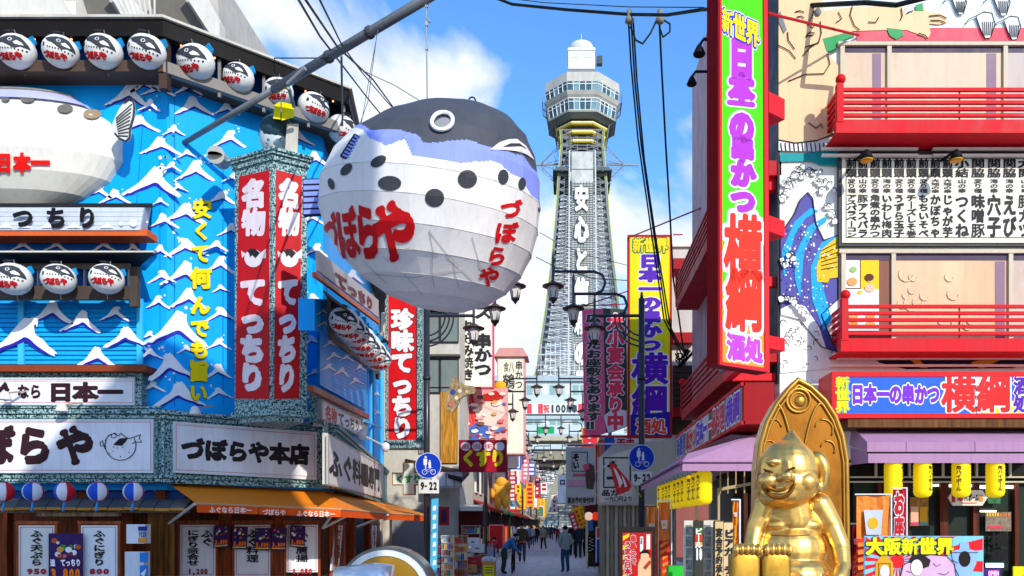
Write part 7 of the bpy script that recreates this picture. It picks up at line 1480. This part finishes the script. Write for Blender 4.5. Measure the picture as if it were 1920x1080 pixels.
def fc(L_, r, d=0):
    P_ = []
    for x, y in L_: P_.append((x, y))
    return P_
hb = BVHTree.FromPolygons([tuple(v.co+org) for v in bpy.data.objects[[c.name for c in st.children if c.name.startswith('body')][0]].data.vertices], [tuple(p.vertices) for p in bpy.data.objects[[c.name for c in st.children if c.name.startswith('body')][0]].data.polygons])
def onh(x, y, off=.004):
    d = Vector(((x-VX)/F, 1, (HY-y)/F)).normalized(); h = hb.ray_cast(Vector((0, 0, CZ)), d); return h[0]-d*off if h[0] else S(x, y, -.2)
for L_ in ([(1432, 880), (1437, 883), (1443, 885), (1449, 887)], [(1472, 886), (1478, 882), (1485, 878), (1492, 877)]): b.tube([onh(*q, 0.0) for q in L_], [.006, .013, .013, .006], 6)
part('eye', b, st)
b = B(GOLDD); b.smooth = True
ML = [(1427, 903), (1430, 914), (1438, 925), (1450, 932), (1463, 934), (1476, 930), (1485, 920), (1490, 908), (1489, 901)]
b.tube([onh(*q, .002) for q in ML], [.006, .012, .015, .016, .016, .016, .015, .012, .006], 8); b.tube([onh(*q, .004) for q in [(1430, 906), (1442, 915), (1456, 920), (1470, 918), (1484, 908)]], [.005, .014, .018, .014, .005], 8)
b.tube([onh(*q, .0) for q in [(1420, 898), (1422, 888), (1432, 890)]], .006, 6); part('mouth', b, st)
b = B(M('#5a3608', .5)); b.tube([onh(*q, -.004) for q in [(1431, 908), (1440, 920), (1452, 926), (1465, 927), (1477, 923), (1487, 908)]], .007, 6); part('lip_line', b, st)
b = B(GOLDD); b.tube([onh(x, 1003+2*math.sin((x-1440)*.04), .0) for x in range(1446, 1526, 8)], .006, 5); part('chest_fold', b, st)
# pedestal
b = B(M('#7c4a20', .5, kind='wood')); zb_ = W(0, 1120, 6.36).z; b.box((1.95, 7.0, zb_/2), (1.1, 1.5, zb_)); b.box((1.95, 7.0, zb_-.03), (1.2, 1.6, .06)); part('pedestal', b, st)
# gothic niche
nc = thing('arched_niche', 'carved golden pointed arch niche panel standing behind the gold figure', 'niche', (2.15, 7.55, 0)); PN = Fr(7.45)
Lf = [(1418, 1300), (1418, 1000), (1419, 880), (1424, 830), (1436, 790), (1455, 755), (1478, 727), (1496, 709)]; Rt = [(1496, 709), (1520, 722), (1548, 748), (1568, 778), (1582, 815), (1590, 860), (1592, 1000), (1592, 1300)]
out = Lf+Rt[1:]; 
b = B(M('#e2c890', .35, .75, var=.08)); PN.extr(b, out, 0, .22); part('slab', b, nc)
b = B(GOLDD); ins = [(1505+(x-1505)*.93, 715+(y-709)*.985+2) for x, y in out]; PN.extr(b, ins, .004, .003); part('panel', b, nc)
b = B(M('#c08f3c', .4, .85)); b.smooth = True
b.tube([PN.p(1505+(x-1505)*.965, 712+(y-709)*.99, .01) for x, y in out], .024, 8); b.tube([PN.p(1505+(x-1505)*.90, 722+(y-709)*.97, .01) for x, y in out], .014, 8)
part('rim_moulding', b, nc)
b = B(M('#c08f3c', .4, .85)); b.smooth = True
b.tube([PN.p(1497+22*math.cos(k*.35), 751+22*math.sin(k*.35), .012) for k in range(18)], .014, 8, closed=True); b.tube([PN.p(1497+15*math.cos(k*.35), 751+15*math.sin(k*.35), .008) for k in range(18)], .008, 6, closed=True); b.ell(PN.p(1500, 752, 0), (.055, .03, .055), 14, 8)
for s_, cx_ in ((1, 1458), (-1, 1536)):
    b.tube([PN.p(cx_-s_*4+s_*34*u, 756+95*u*u, .012) for u in [k/8 for k in range(9)]], [.012]*9, 6)
    for (x0, y0, r) in ((cx_-s_*6, 806, 20), (cx_-s_*14, 842, 16)): b.tube([PN.p(x0-s_*r*math.sin(a), y0-r*math.cos(a), .01) for a in [k*.26 for k in range(-1, 9)]], .009, 6); b.tube([PN.p(x0+s_*r*.7*math.sin(a), y0-r*math.cos(a), .01) for a in [k*.26 for k in range(0, 6)]], .007, 6)
part('tracery', b, nc)
# ================================================================= CURVED METAL SCULPTURE (bottom centre left)
t = thing('curved_metal_hood', 'rounded white, silver and gold metal hood shape in front of the menu boards', 'hood', (-2.9, 12, 0)); c = W(722, 1108, 12)
b = B(M('#b88a2c', .35, .6)); n = 24; R_ = .66
b.smooth = False; b.prism([c+Vector((R_*.86*math.cos(math.pi*k/n), 0, R_*.80*math.sin(math.pi*k/n))) for k in range(n+1)], (0, .05, 0)); part('gold_face', b, t)
b = B(M('#eef0f0', .22, .3)); b.smooth = True
def arc(b, r0, r1, y0, y1, n=28):
    P_ = [[c+Vector((r*math.cos(math.pi*k/n), y, r*.93*math.sin(math.pi*k/n))) for k in range(n+1)] for r, y in ((r0, y0), (r1, y0), (r1, y1), (r0, y1))]
    for q in range(4):
        A_, B__ = P_[q], P_[(q+1) % 4]; b.add(A_+B__, [(k, k+1, n+2+k, n+1+k) for k in range(n)])
arc(b, R_*.86, R_*1.0, -.02, .5); part('white_rim', b, t); b = B(M('#6e7478', .2, .8)); b.smooth = True; arc(b, R_*1.0, R_*1.08, .03, .5); part('steel_rim', b, t)
b = B(M('#eceeee', .15, .4)); b.smooth = True; q0 = W(632, 1094, 11.4); b.tube([q0, W(700, 1090, 11.4), W(733, 1094, 11.4)], [.24, .27, .27], 18); b.mat(M('#2c2e30', .3)); b.tube([q0+Vector((-.02, 0, 0)), q0+Vector((.02, 0, 0))], .20, 16); part('cylinder', b, t)
b = B(M('#6e7478', .3)); b.box((c.x, 12.3, .3), (1.2, .5, .6)); part('base', b, t)
b = B(M('#c8c4bc', .5)); b.box(W(440, 1098, 14.0), (3.0, .5, .3)); b.box((W(440, 1098, 14.0).x, 14.0, .15), (2.9, .4, .3)); solo('counter_ledge', b, 'pale long ledge along the foot of the menu boards under the awning', 'ledge')
# ================================================================= SHOP GOODS ON THE LEFT PAVEMENT
t = thing('upright_banner', 'slim light blue upright banner with white marks tied to the left lamp post', 'banner', W(815, 1080, 21.7)); p = Fr(21.6)
b = B(M('#4fb8e0', .5)); p.extr(b, [(809, 936), (822, 934), (819, 1085), (806, 1085)], 0, .04); part('cloth', b, t); b = B(WHT)
for k in range(7): p.poly(b, [(812, 948+k*17), (818, 948+k*17), (817, 957+k*17), (811, 958+k*17)], .005)
spart('print', b, t)
rn = random.Random(11); GC = ['#d83030', '#f0c030', '#3060c0', '#f4f0e8', '#e88030', '#40a060', '#c060a0', '#60b8e0', '#f8e8c0', '#803020']
def rack(x0, x1, y0, y1, Y, nr, ncol, label, fc_='#e8e4dc'):
    p = Fr(Y); t = thing('goods_rack', label, 'rack', (W((x0+x1)/2, 0, Y).x, Y, 0)); b = B(M(fc_, .5))
    for x in (x0, x1): b.tube([Vector((W(x, 0, Y).x, Y, 0)), W(x, y0, Y)], .018, 5)
    for k in range(nr+1): yy = y0+(y1-y0)*k/nr; p.slab(b, R(x0, yy, x1, yy+1.2), .02, .35)
    for k in range(ncol*2+1): x = x0+(x1-x0)*k/(ncol*2); b.tube([p.p(x, y0, .03), p.p(x, y1, .03)], .005, 4)
    part('frame', b, t)
    for r in range(nr):
        for k in range(ncol):
            xx = x0+(x1-x0)*(k+.1)/ncol; yy = y0+(y1-y0)*(r+1)/nr; h = (y1-y0)/nr*rn.uniform(.5, .8); b = B(M(rn.choice(GC), .5)); p.slab(b, R(xx, yy-h, xx+(x1-x0)/ncol*.8, yy), 0, .2); part('packet', b, t)
rack(827, 850, 1004, 1092, 23.5, 7, 4, 'white wire rack of small packets nearest the light blue banner')
rack(852, 876, 1004, 1080, 25, 5, 4, 'second goods rack with pale wood edge behind the wire rack', '#d8b070')
rack(812, 826, 1010, 1092, 23, 9, 3, 'dark narrow rack of trinkets right beside the light blue banner', '#2c3048')
rack(905, 925, 1040, 1062, 27.5, 2, 3, 'low table rack of boxes by the two bending people', '#c8b090')
rack(866, 900, 985, 1000, 27.5, 1, 6, 'upper shelf of yellow packets over the drugstore front', '#b8b0a0')
for i, (x, y, Yq, c_, w_) in enumerate(((888, 1016, 26.5, '#eceef2', .38), (896, 1028, 26.3, '#e6e8ee', .42), (880, 1036, 26.4, '#f0f0f2', .3), (890, 1052, 26.2, '#c83038', .5), (882, 1066, 26.1, '#d8a060', .45))):
    b = B(M(c_, .6)); b.box(W(x, y, Yq), (w_, .35, .28)); b.mat(M('#8a8078')); b.box(W(x, y, Yq)+Vector((0, -.18, 0)), (w_*.3, .012, .05)); solo('goods_box', b, ['white box on top of the stack by the drugstore', 'wide white box second in the stack by the drugstore', 'small white box left in the stack by the drugstore', 'red box low in the stack by the drugstore', 'brown carton at the foot of the stack by the drugstore'][i], 'box', 'boxes stacked outside the drugstore')
b = B(M('#8a8a80', .6)); b.box((W(888, 0, 26.4).x, 26.5, .25), (1.1, .4, .5)); solo('goods_table', b, 'low grey table under the stacked boxes outside the drugstore', 'table')
t = thing('bag_basket', 'wire basket of clear bags with a bright yellow printed front beside the bending people', 'basket', (W(918, 0, 24.5).x, 24.5, 0)); p = Fr(24.4)
b = B(M('#c89050', .6)); p.slab(b, R(904, 1052, 928, 1094), 0, .4); part('basket', b, t); b = B(M('#f0e81c', .4)); p.slab(b, R(907, 1060, 926, 1080), .02, .02); part('yellow_card', b, t); b = B(M('#e8eef0', .15, trans=.3)); b.smooth = True
for k in range(5): b.ell(W(908+k*4.4, 1050-(k % 2)*2, 24.5), (.1, .14, .09), 10, 6)
part('bag', b, t); b = B(M('#2a7a3a'))
for k in range(3): p.slab(b, R(909, 1063+k*5, 924, 1065+k*5), .03, .008)
spart('print', b, t)
b = B(M('#f02828', .35)); Fr(28).slab(b, R(916, 983, 945, 1030), 0, .1); b.mat(WHT); Fr(28).ring(b, R(917, 984, 944, 1029), 1, .01, .005); solo('red_vending_panel', b, 'red rounded panel with white edge behind the two bending people', 'panel')
b = B(M('#b02838', .5)); Fr(26.8).slab(b, R(822, 950, 842, 985), 0, .05); b.mat(M('#3a2c50')); Fr(26.8).slab(b, R(827, 956, 837, 980), .01, .01); solo('shop_curtain', b, 'small crimson shop curtain with dark crest at the drugstore', 'curtain')
b = B(M('#e8e4d0', .5)); b.hexa([W(862, 958, 33), W(905, 958, 33), W(905, 950, 33), W(862, 950, 33)], [W(862, 952, 34.2), W(905, 952, 34.2), W(905, 946, 34.2), W(862, 946, 34.2)]); solo('small_canopy', b, 'short cream canopy over the goods beyond the left lamp post', 'canopy')
b = B(M('#3ab8b0', .5)); 
for k in range(6): b.mat(M('#3ab8b0' if k % 2 else '#f0f0ec', .6)); b.hexa([W(940+k*6, 950, 44), W(946+k*6, 950, 44), W(944+k*5, 938, 44.8), W(940+k*5, 938, 44.8)], [W(940+k*6, 950, 44.1), W(946+k*6, 950, 44.1), W(944+k*5, 938, 44.9), W(940+k*5, 938, 44.9)])
solo('striped_canopy', b, 'small teal and white striped canopy far down the left side', 'canopy')
# A-board and dog, kiosk side
t = thing('street_sign_board', 'narrow upright white board with red top and blue bottom in front of the kiosk', 'sign board', (W(1123, 0, 26).x, 26, 0)); p = Fr(26)
b = B(M('#e4e4e6')); p.slab(b, R(1117, 988, 1129, 1060), 0, .1); part('case', b, t); b = B(M('#e03038')); p.slab(b, R(1119, 990, 1128, 1008), .01, .01); b.mat(M('#1c38b8')); p.slab(b, R(1119, 1011, 1128, 1055), .01, .01); part('panel', b, t); b = B(DRK); p.slab(b, R(1116, 1055, 1130, 1062), .1, .3); part('foot', b, t)
t = thing('menu_stand', 'small black chalk menu stand with white scribbles left of the narrow board', 'menu stand', (W(1109, 0, 28).x, 28, 0)); p = Fr(28); b = B(DRK); p.slab(b, R(1102, 1004, 1115, 1037), 0, .06); b.tube([p.p(1104, 1037, 0), p.p(1102, 1066, 0)], .015, 5); b.tube([p.p(1113, 1037, 0), p.p(1115, 1066, 0)], .015, 5); part('board', b, t); b = B(WHT)
for k in range(9): p.slab(b, R(1104+(k % 2)*5, 1008+k*3, 1107+(k % 2)*5+k % 3, 1009+k*3), .01, .005)
part('chalk_mark', b, t)
for i, (x, c_, lab) in enumerate(((1104, '#ffd8c0', 'pale pink lantern under the kiosk eave'), (1117, '#e83820', 'red orange lantern under the kiosk eave'))): b = B(M(c_, .4, emit=.3)); b.smooth = True; b.lathe([(.05, .15), (.13, .1), (.15, 0), (.13, -.1), (.05, -.15)], W(x, 968, 29), 12); solo('paper_lantern', b, lab, 'lantern')
t = thing('stall_front', 'narrow timber stall front with cream post and dark red eave left of the soba kiosk', 'stall', (1.4, 31, 0)); p = Fr(31); b = B(M('#5a1c1c', .6)); p.slab(b, R(1097, 948, 1140, 960), .3, 1.5); part('eave', b, t); b = B(M('#d8cca8', .6)); p.slab(b, R(1098, 960, 1103, 1060), 0, .15); part('post', b, t); b = B(M('#3a2c24', .7)); p.slab(b, R(1103, 960, 1145, 1062), -.2, .1); part('front', b, t); b = B(M('#3a80c8')); p.slab(b, R(1104, 975, 1112, 995), .05, .02); part('poster', b, t)
# ================================================================= PEOPLE
def person(px, fy, hpx, rz, label, top, bot, hair='#1a1614', skin='#d8a888', shoe='#1c1a1c', pose='stand', extra=None):
    Y = CZ*F/(fy-HY); h = hpx*Y/F; X = (px-VX)/F*Y; t = thing('person', label, 'person', (X, Y, 0)); J = {}
    st_ = .11 if pose == 'walk' else .0
    J['pel'] = (0, 0, .52); J['sp'] = (0, .0, .63); J['ch'] = (0, 0, .75); J['nk'] = (0, .005, .845); J['hb'] = (0, -.005, .885); J['hd'] = (0, -.012, .94)
    for s, n in ((-1, 'l'), (1, 'r')):
        f = st_*s; J['hip'+n] = (.052*s, 0, .49); J['kn'+n] = (.058*s, -.02-f*.5, .275); J['an'+n] = (.062*s, .02-f*1.2+(.03 if f < 0 else 0), .05+(.03 if f < 0 else 0)); J['to'+n] = (.070*s, -.06-f*1.2, .02+(.0 if f < 0 else 0))
        J['sh'+n] = (.108*s, 0, .80); J['el'+n] = (.135*s, .02+f*.4, .655); J['wr'+n] = (.135*s, -.02+f*.9, .515); J['ha'+n] = (.132*s, -.03+f*.95, .475)
        if pose == 'pocket': J['wr'+n] = (.09*s, -.07, .56); J['ha'+n] = (.07*s, -.08, .535); J['el'+n] = (.15*s, .02, .66)
        if pose == 'bend': J['el'+n] = (.12*s, -.22, .58); J['wr'+n] = (.07*s, -.32, .50); J['ha'+n] = (.06*s, -.36, .48)
    if pose == 'bend':
        for k, v in (('sp', (0, -.04, .62)), ('ch', (0, -.14, .70)), ('nk', (0, -.22, .77)), ('hb', (0, -.25, .79)), ('hd', (0, -.29, .82)), ('shl', (-.105, -.17, .74)), ('shr', (.105, -.17, .74))): J[k] = v
    E_ = [('pel', 'sp', 'T'), ('sp', 'ch', 'T'), ('ch', 'nk', 'T'), ('nk', 'hb', 'S'), ('hb', 'hd', 'S')]
    for n in 'lr': E_ += [('pel', 'hip'+n, 'P'), ('hip'+n, 'kn'+n, 'P'), ('kn'+n, 'an'+n, 'P'), ('an'+n, 'to'+n, 'O'), ('ch', 'sh'+n, 'T'), ('sh'+n, 'el'+n, 'T'), ('el'+n, 'wr'+n, 'T'), ('wr'+n, 'ha'+n, 'S')]
    RD = dict(pel=(.085, .062), sp=(.082, .06), ch=(.098, .068), nk=(.036, .036), hb=(.04, .046), hd=(.046, .056))
    for n in 'lr': RD.update({'hip'+n: (.06, .06), 'kn'+n: (.045, .045), 'an'+n: (.036, .036), 'to'+n: (.026, .02), 'sh'+n: (.046, .046), 'el'+n: (.038, .038), 'wr'+n: (.028, .028), 'ha'+n: (.024, .014)})
    ks = list(J); me = bpy.data.meshes.new('body'); me.from_pydata([J[k] for k in ks], [(ks.index(a), ks.index(c)) for a, c, _ in E_], [])
    o = bpy.data.objects.new('t', me); COL.objects.link(o); o.modifiers.new('s', 'SKIN'); sd = me.skin_vertices[0].data
    for i, k in enumerate(ks): sd[i].radius = RD[k]; sd[i].use_root = (k == 'pel')
    m = o.modifiers.new('u', 'SUBSURF'); m.levels = 1
    dg = bpy.context.evaluated_depsgraph_get(); dg.update(); r = bpy.data.meshes.new_from_object(o.evaluated_get(dg)); bpy.data.objects.remove(o)
    r.materials.clear(); ML_ = {'T': M(top, .8, var=.12, scale=8), 'P': M(bot, .8, var=.12, scale=8), 'S': M(skin, .55), 'O': M(shoe, .5)}; idx = {k: i for i, k in enumerate(ML_)}
    for mm in ML_.values(): r.materials.append(mm)
    for f in r.polygons:
        best = None; c = f.center
        for a, c_, tg in E_:
            A_, C_ = Vector(J[a]), Vector(J[c_]); d = C_-A_; u = max(0, min(1, (c-A_).dot(d)/d.length_squared)); ds = (c-(A_+d*u)).length-.35*min(RD[a][0], RD[c_][0])
            if best is None or ds < best[0]: best = (ds, tg)
        g = best[1]
        if g == 'P' and c.z > .50 and pose != 'bend': g = 'T'
        f.material_index = idx[g]; f.use_smooth = True
    for v in r.vertices: v.co = v.co*h
    bo = bpy.data.objects.new('body', r); COL.objects.link(bo); bo.parent = t; t.rotation_euler = (0, 0, rz)
    def pt(name, b): mm = b.mesh(name); ob = bpy.data.objects.new(name, mm); COL.objects.link(ob); ob.parent = t
    hd = Vector(J['hd'])*h; b = B(M(hair, .7)); b.smooth = True; b.ell(hd+Vector((0, .012*h, .018*h)), (.054*h, .06*h, .052*h), 12, 8); pt('hair', b)
    b = B(M(skin, .55)); b.smooth = True; b.ell(hd+Vector((0, -.057*h, -.012*h)), (.009*h, .014*h, .014*h), 6, 5)
    for s in (-1, 1): b.ell(hd+Vector((s*.047*h, 0, -.01*h)), (.008*h, .014*h, .02*h), 6, 5)
    b.mat(M('#1a1210'))
    for s in (-1, 1): b.ell(hd+Vector((s*.018*h, -.05*h, .0)), (.007*h, .006*h, .004*h), 6, 4)
    b.mat(M('#8a4038')); b.ell(hd+Vector((0, -.052*h, -.032*h)), (.014*h, .006*h, .004*h), 6, 4); pt('face', b)
    b = B(M(skin, .55))
    for n, s in (('l', -1), ('r', 1)):
        a = Vector(J['ha'+n])*h; dn = (Vector(J['ha'+n])-Vector(J['wr'+n])).normalized()
        for k in range(4): q = a+Vector((0, (k-1.5)*.010*h, 0)); b.tube([q, q+dn*.025*h, q+dn*.042*h+Vector((-s*.008*h, 0, 0))], [.006*h, .0055*h, .004*h], 5)
        b.tube([a+Vector((0, -.012*h, .01*h)), a+Vector((-s*.004*h, -.026*h, -.004*h)), a+dn*.02*h+Vector((-s*.006*h, -.03*h, 0))], [.007*h, .006*h, .005*h], 5)
    pt('hand_fingers', b)
    if extra: extra(t, h, pt)
    return t
PI = math.pi
def cap_extra(t, h, pt): b = B(M('#1c1c20', .7)); b.smooth = True; b.ell((0, 0, .965*h), (.06*h, .068*h, .035*h), 12, 7); b.box((0, -.06*h, .955*h), (.08*h, .05*h, .008*h)); pt('cap', b)
person(1060, 1073, 87, PI+.5, 'elderly man in pale grey jacket and blue trousers standing in the middle of the street', '#9aa6a2', '#2c4a66', shoe='#7a3a68', pose='pocket', extra=cap_extra)
def belt(t, h, pt): b = B(M('#d87030', .7)); b.smooth = True; b.lathe([(.088*h, .50*h), (.09*h, .53*h)], (0, 0, 0), 14); pt('shirt_hem', b)
person(979, 1054, 74, PI, 'man in brown leather jacket with orange shirt hem walking away on the left side', '#54402f', '#3c4258', pose='walk', extra=belt)
person(1074, 1042, 62, .2, 'man in dark suit standing behind the grey jacketed man', '#20262c', '#1c2026', pose='stand')
person(1084, 1047, 67, -.1, 'man in dark blue suit facing the camera, left of the front pair', '#1e2a34', '#182028', pose='stand')
person(1092, 1043, 62, -.3, 'man in black suit at the right end of the dark suited group', '#16181c', '#14161a', pose='stand')
person(998, 1023, 36, PI, 'person in light grey jacket walking away down the left side', '#b8bcc4', '#2c3040', pose='walk')
person(1015, 1020, 30, PI-.4, 'small figure in dark top and maroon trousers down the street', '#2c2c34', '#6a2a3a', pose='walk')
person(1006, 1018, 32, PI, 'dark coated person partly hidden beyond the light grey jacketed walker', '#1c1e24', '#202228', pose='walk')
person(1024, 1011, 25, PI, 'distant person in blue jacket and khaki trousers in mid street', '#344a5c', '#8a8464', pose='walk')
person(1034, 1012, 28, PI, 'distant person in navy coat right of the blue jacketed one', '#2c3e58', '#242c3c', pose='walk')
person(988, 1030, 48, PI+.2, 'person with pale blue shirt just beyond the brown jacket man', '#8aa0c8', '#2c3040', pose='walk')
person(1029, 1009, 23, PI, 'farthest person in teal top between two distant walkers', '#3a8a90', '#2c3038', pose='stand')
def apron(t, h, pt): b = B(M('#b0b4bc', .7)); b.box((0, .075*h, .47*h), (.15*h, .02*h, .34*h)); b.box((-.04*h, .05*h, .66*h), (.02*h, .05*h, .14*h)); b.box((.04*h, .05*h, .66*h), (.02*h, .05*h, .14*h)); pt('apron', b)
person(1019, 1030, 44, PI+.3, 'woman in beige coat walking away in mid street', '#b8a488', '#3a3038', pose='walk')
person(968, 1040, 55, .2, 'person in white shirt and black apron near the left stalls facing the camera', '#e4e2dc', '#20222a', pose='stand')
person(1045, 1017, 30, PI, 'distant person in red jacket near the right shops', '#a83038', '#2a2c34', pose='walk')
person(1010, 1006, 20, PI, 'tiny far person in white top under the bridge', '#d8d8d8', '#343840', pose='walk')
person(1040, 1005, 18, PI, 'tiny far person in black near the bridge leg', '#1c1c20', '#1c1c20', pose='walk')
person(921, 1074, 76, PI-.2, 'shop worker in red checked shirt and grey apron seen from behind, bending over boxes', '#c8343c', '#3a5a8a', pose='bend', extra=apron)
def gapron(t, h, pt): b = B(M('#18a888', .7)); b.box((0, -.07*h, .45*h), (.17*h, .02*h, .26*h)); pt('apron', b)
person(944, 1076, 86, PI/2+.3, 'shop worker in blue shirt and green apron leaning over the goods at left', '#4a80c0', '#3a4034', pose='bend', extra=gapron)
# parked bicycle by the brick-red posts
t = thing('bicycle', 'black bicycle parked by the left shops behind the brown jacket man', 'bicycle', (W(962, 0, 27).x, 27, 0)); b = B(DRK)
for y in (26.6, 27.6):
    w_ = B(DRK); x = W(962, 0, 27).x; w_.tube([Vector((x, y+.32*math.cos(k*.45), .33+.32*math.sin(k*.45))) for k in range(14)], .02, 5, closed=True); part('wheel', w_, t)
x = W(962, 0, 27).x
for a, c in (((26.6, .33), (26.75, .85)), ((26.75, .8), (27.3, .75)), ((27.3, .8), (27.1, .33)), ((27.1, .33), (27.6, .33)), ((26.8, .65), (27.1, .35)), ((27.6, .33), (27.3, .7))): b.tube([(x, a[0], a[1]), (x, c[0], c[1])], .018, 5)
b.tube([(x-.25, 26.7, .95), (x, 26.72, .9), (x+.25, 26.7, .95)], .014, 5); b.box((x, 27.35, .85), (.12, .24, .06)); part('frame', b, t)
# ================================================================= UNSEEN BUILDING ADDED BEHIND THE CAMERA TO SHADE THE LEFT RESTAURANT
t = thing('shade_building', 'plain tall unseen building added behind the camera to shade the lower left facade', 'building', (4.2, -3, 0))
b = B(M('#b8b2a6', .8, var=.15)); b.box((4.1, -9.25, 8.5), (3.0, 13.5, 17.0)); part('wall', b, t)
b = B(M('#4a5a66', .15))
for k in range(5):
    for f in range(5): b.box((2.58, -14+k*2.4, 2+f*2.9), (.06, 1.2, 1.4))
part('window', b, t)
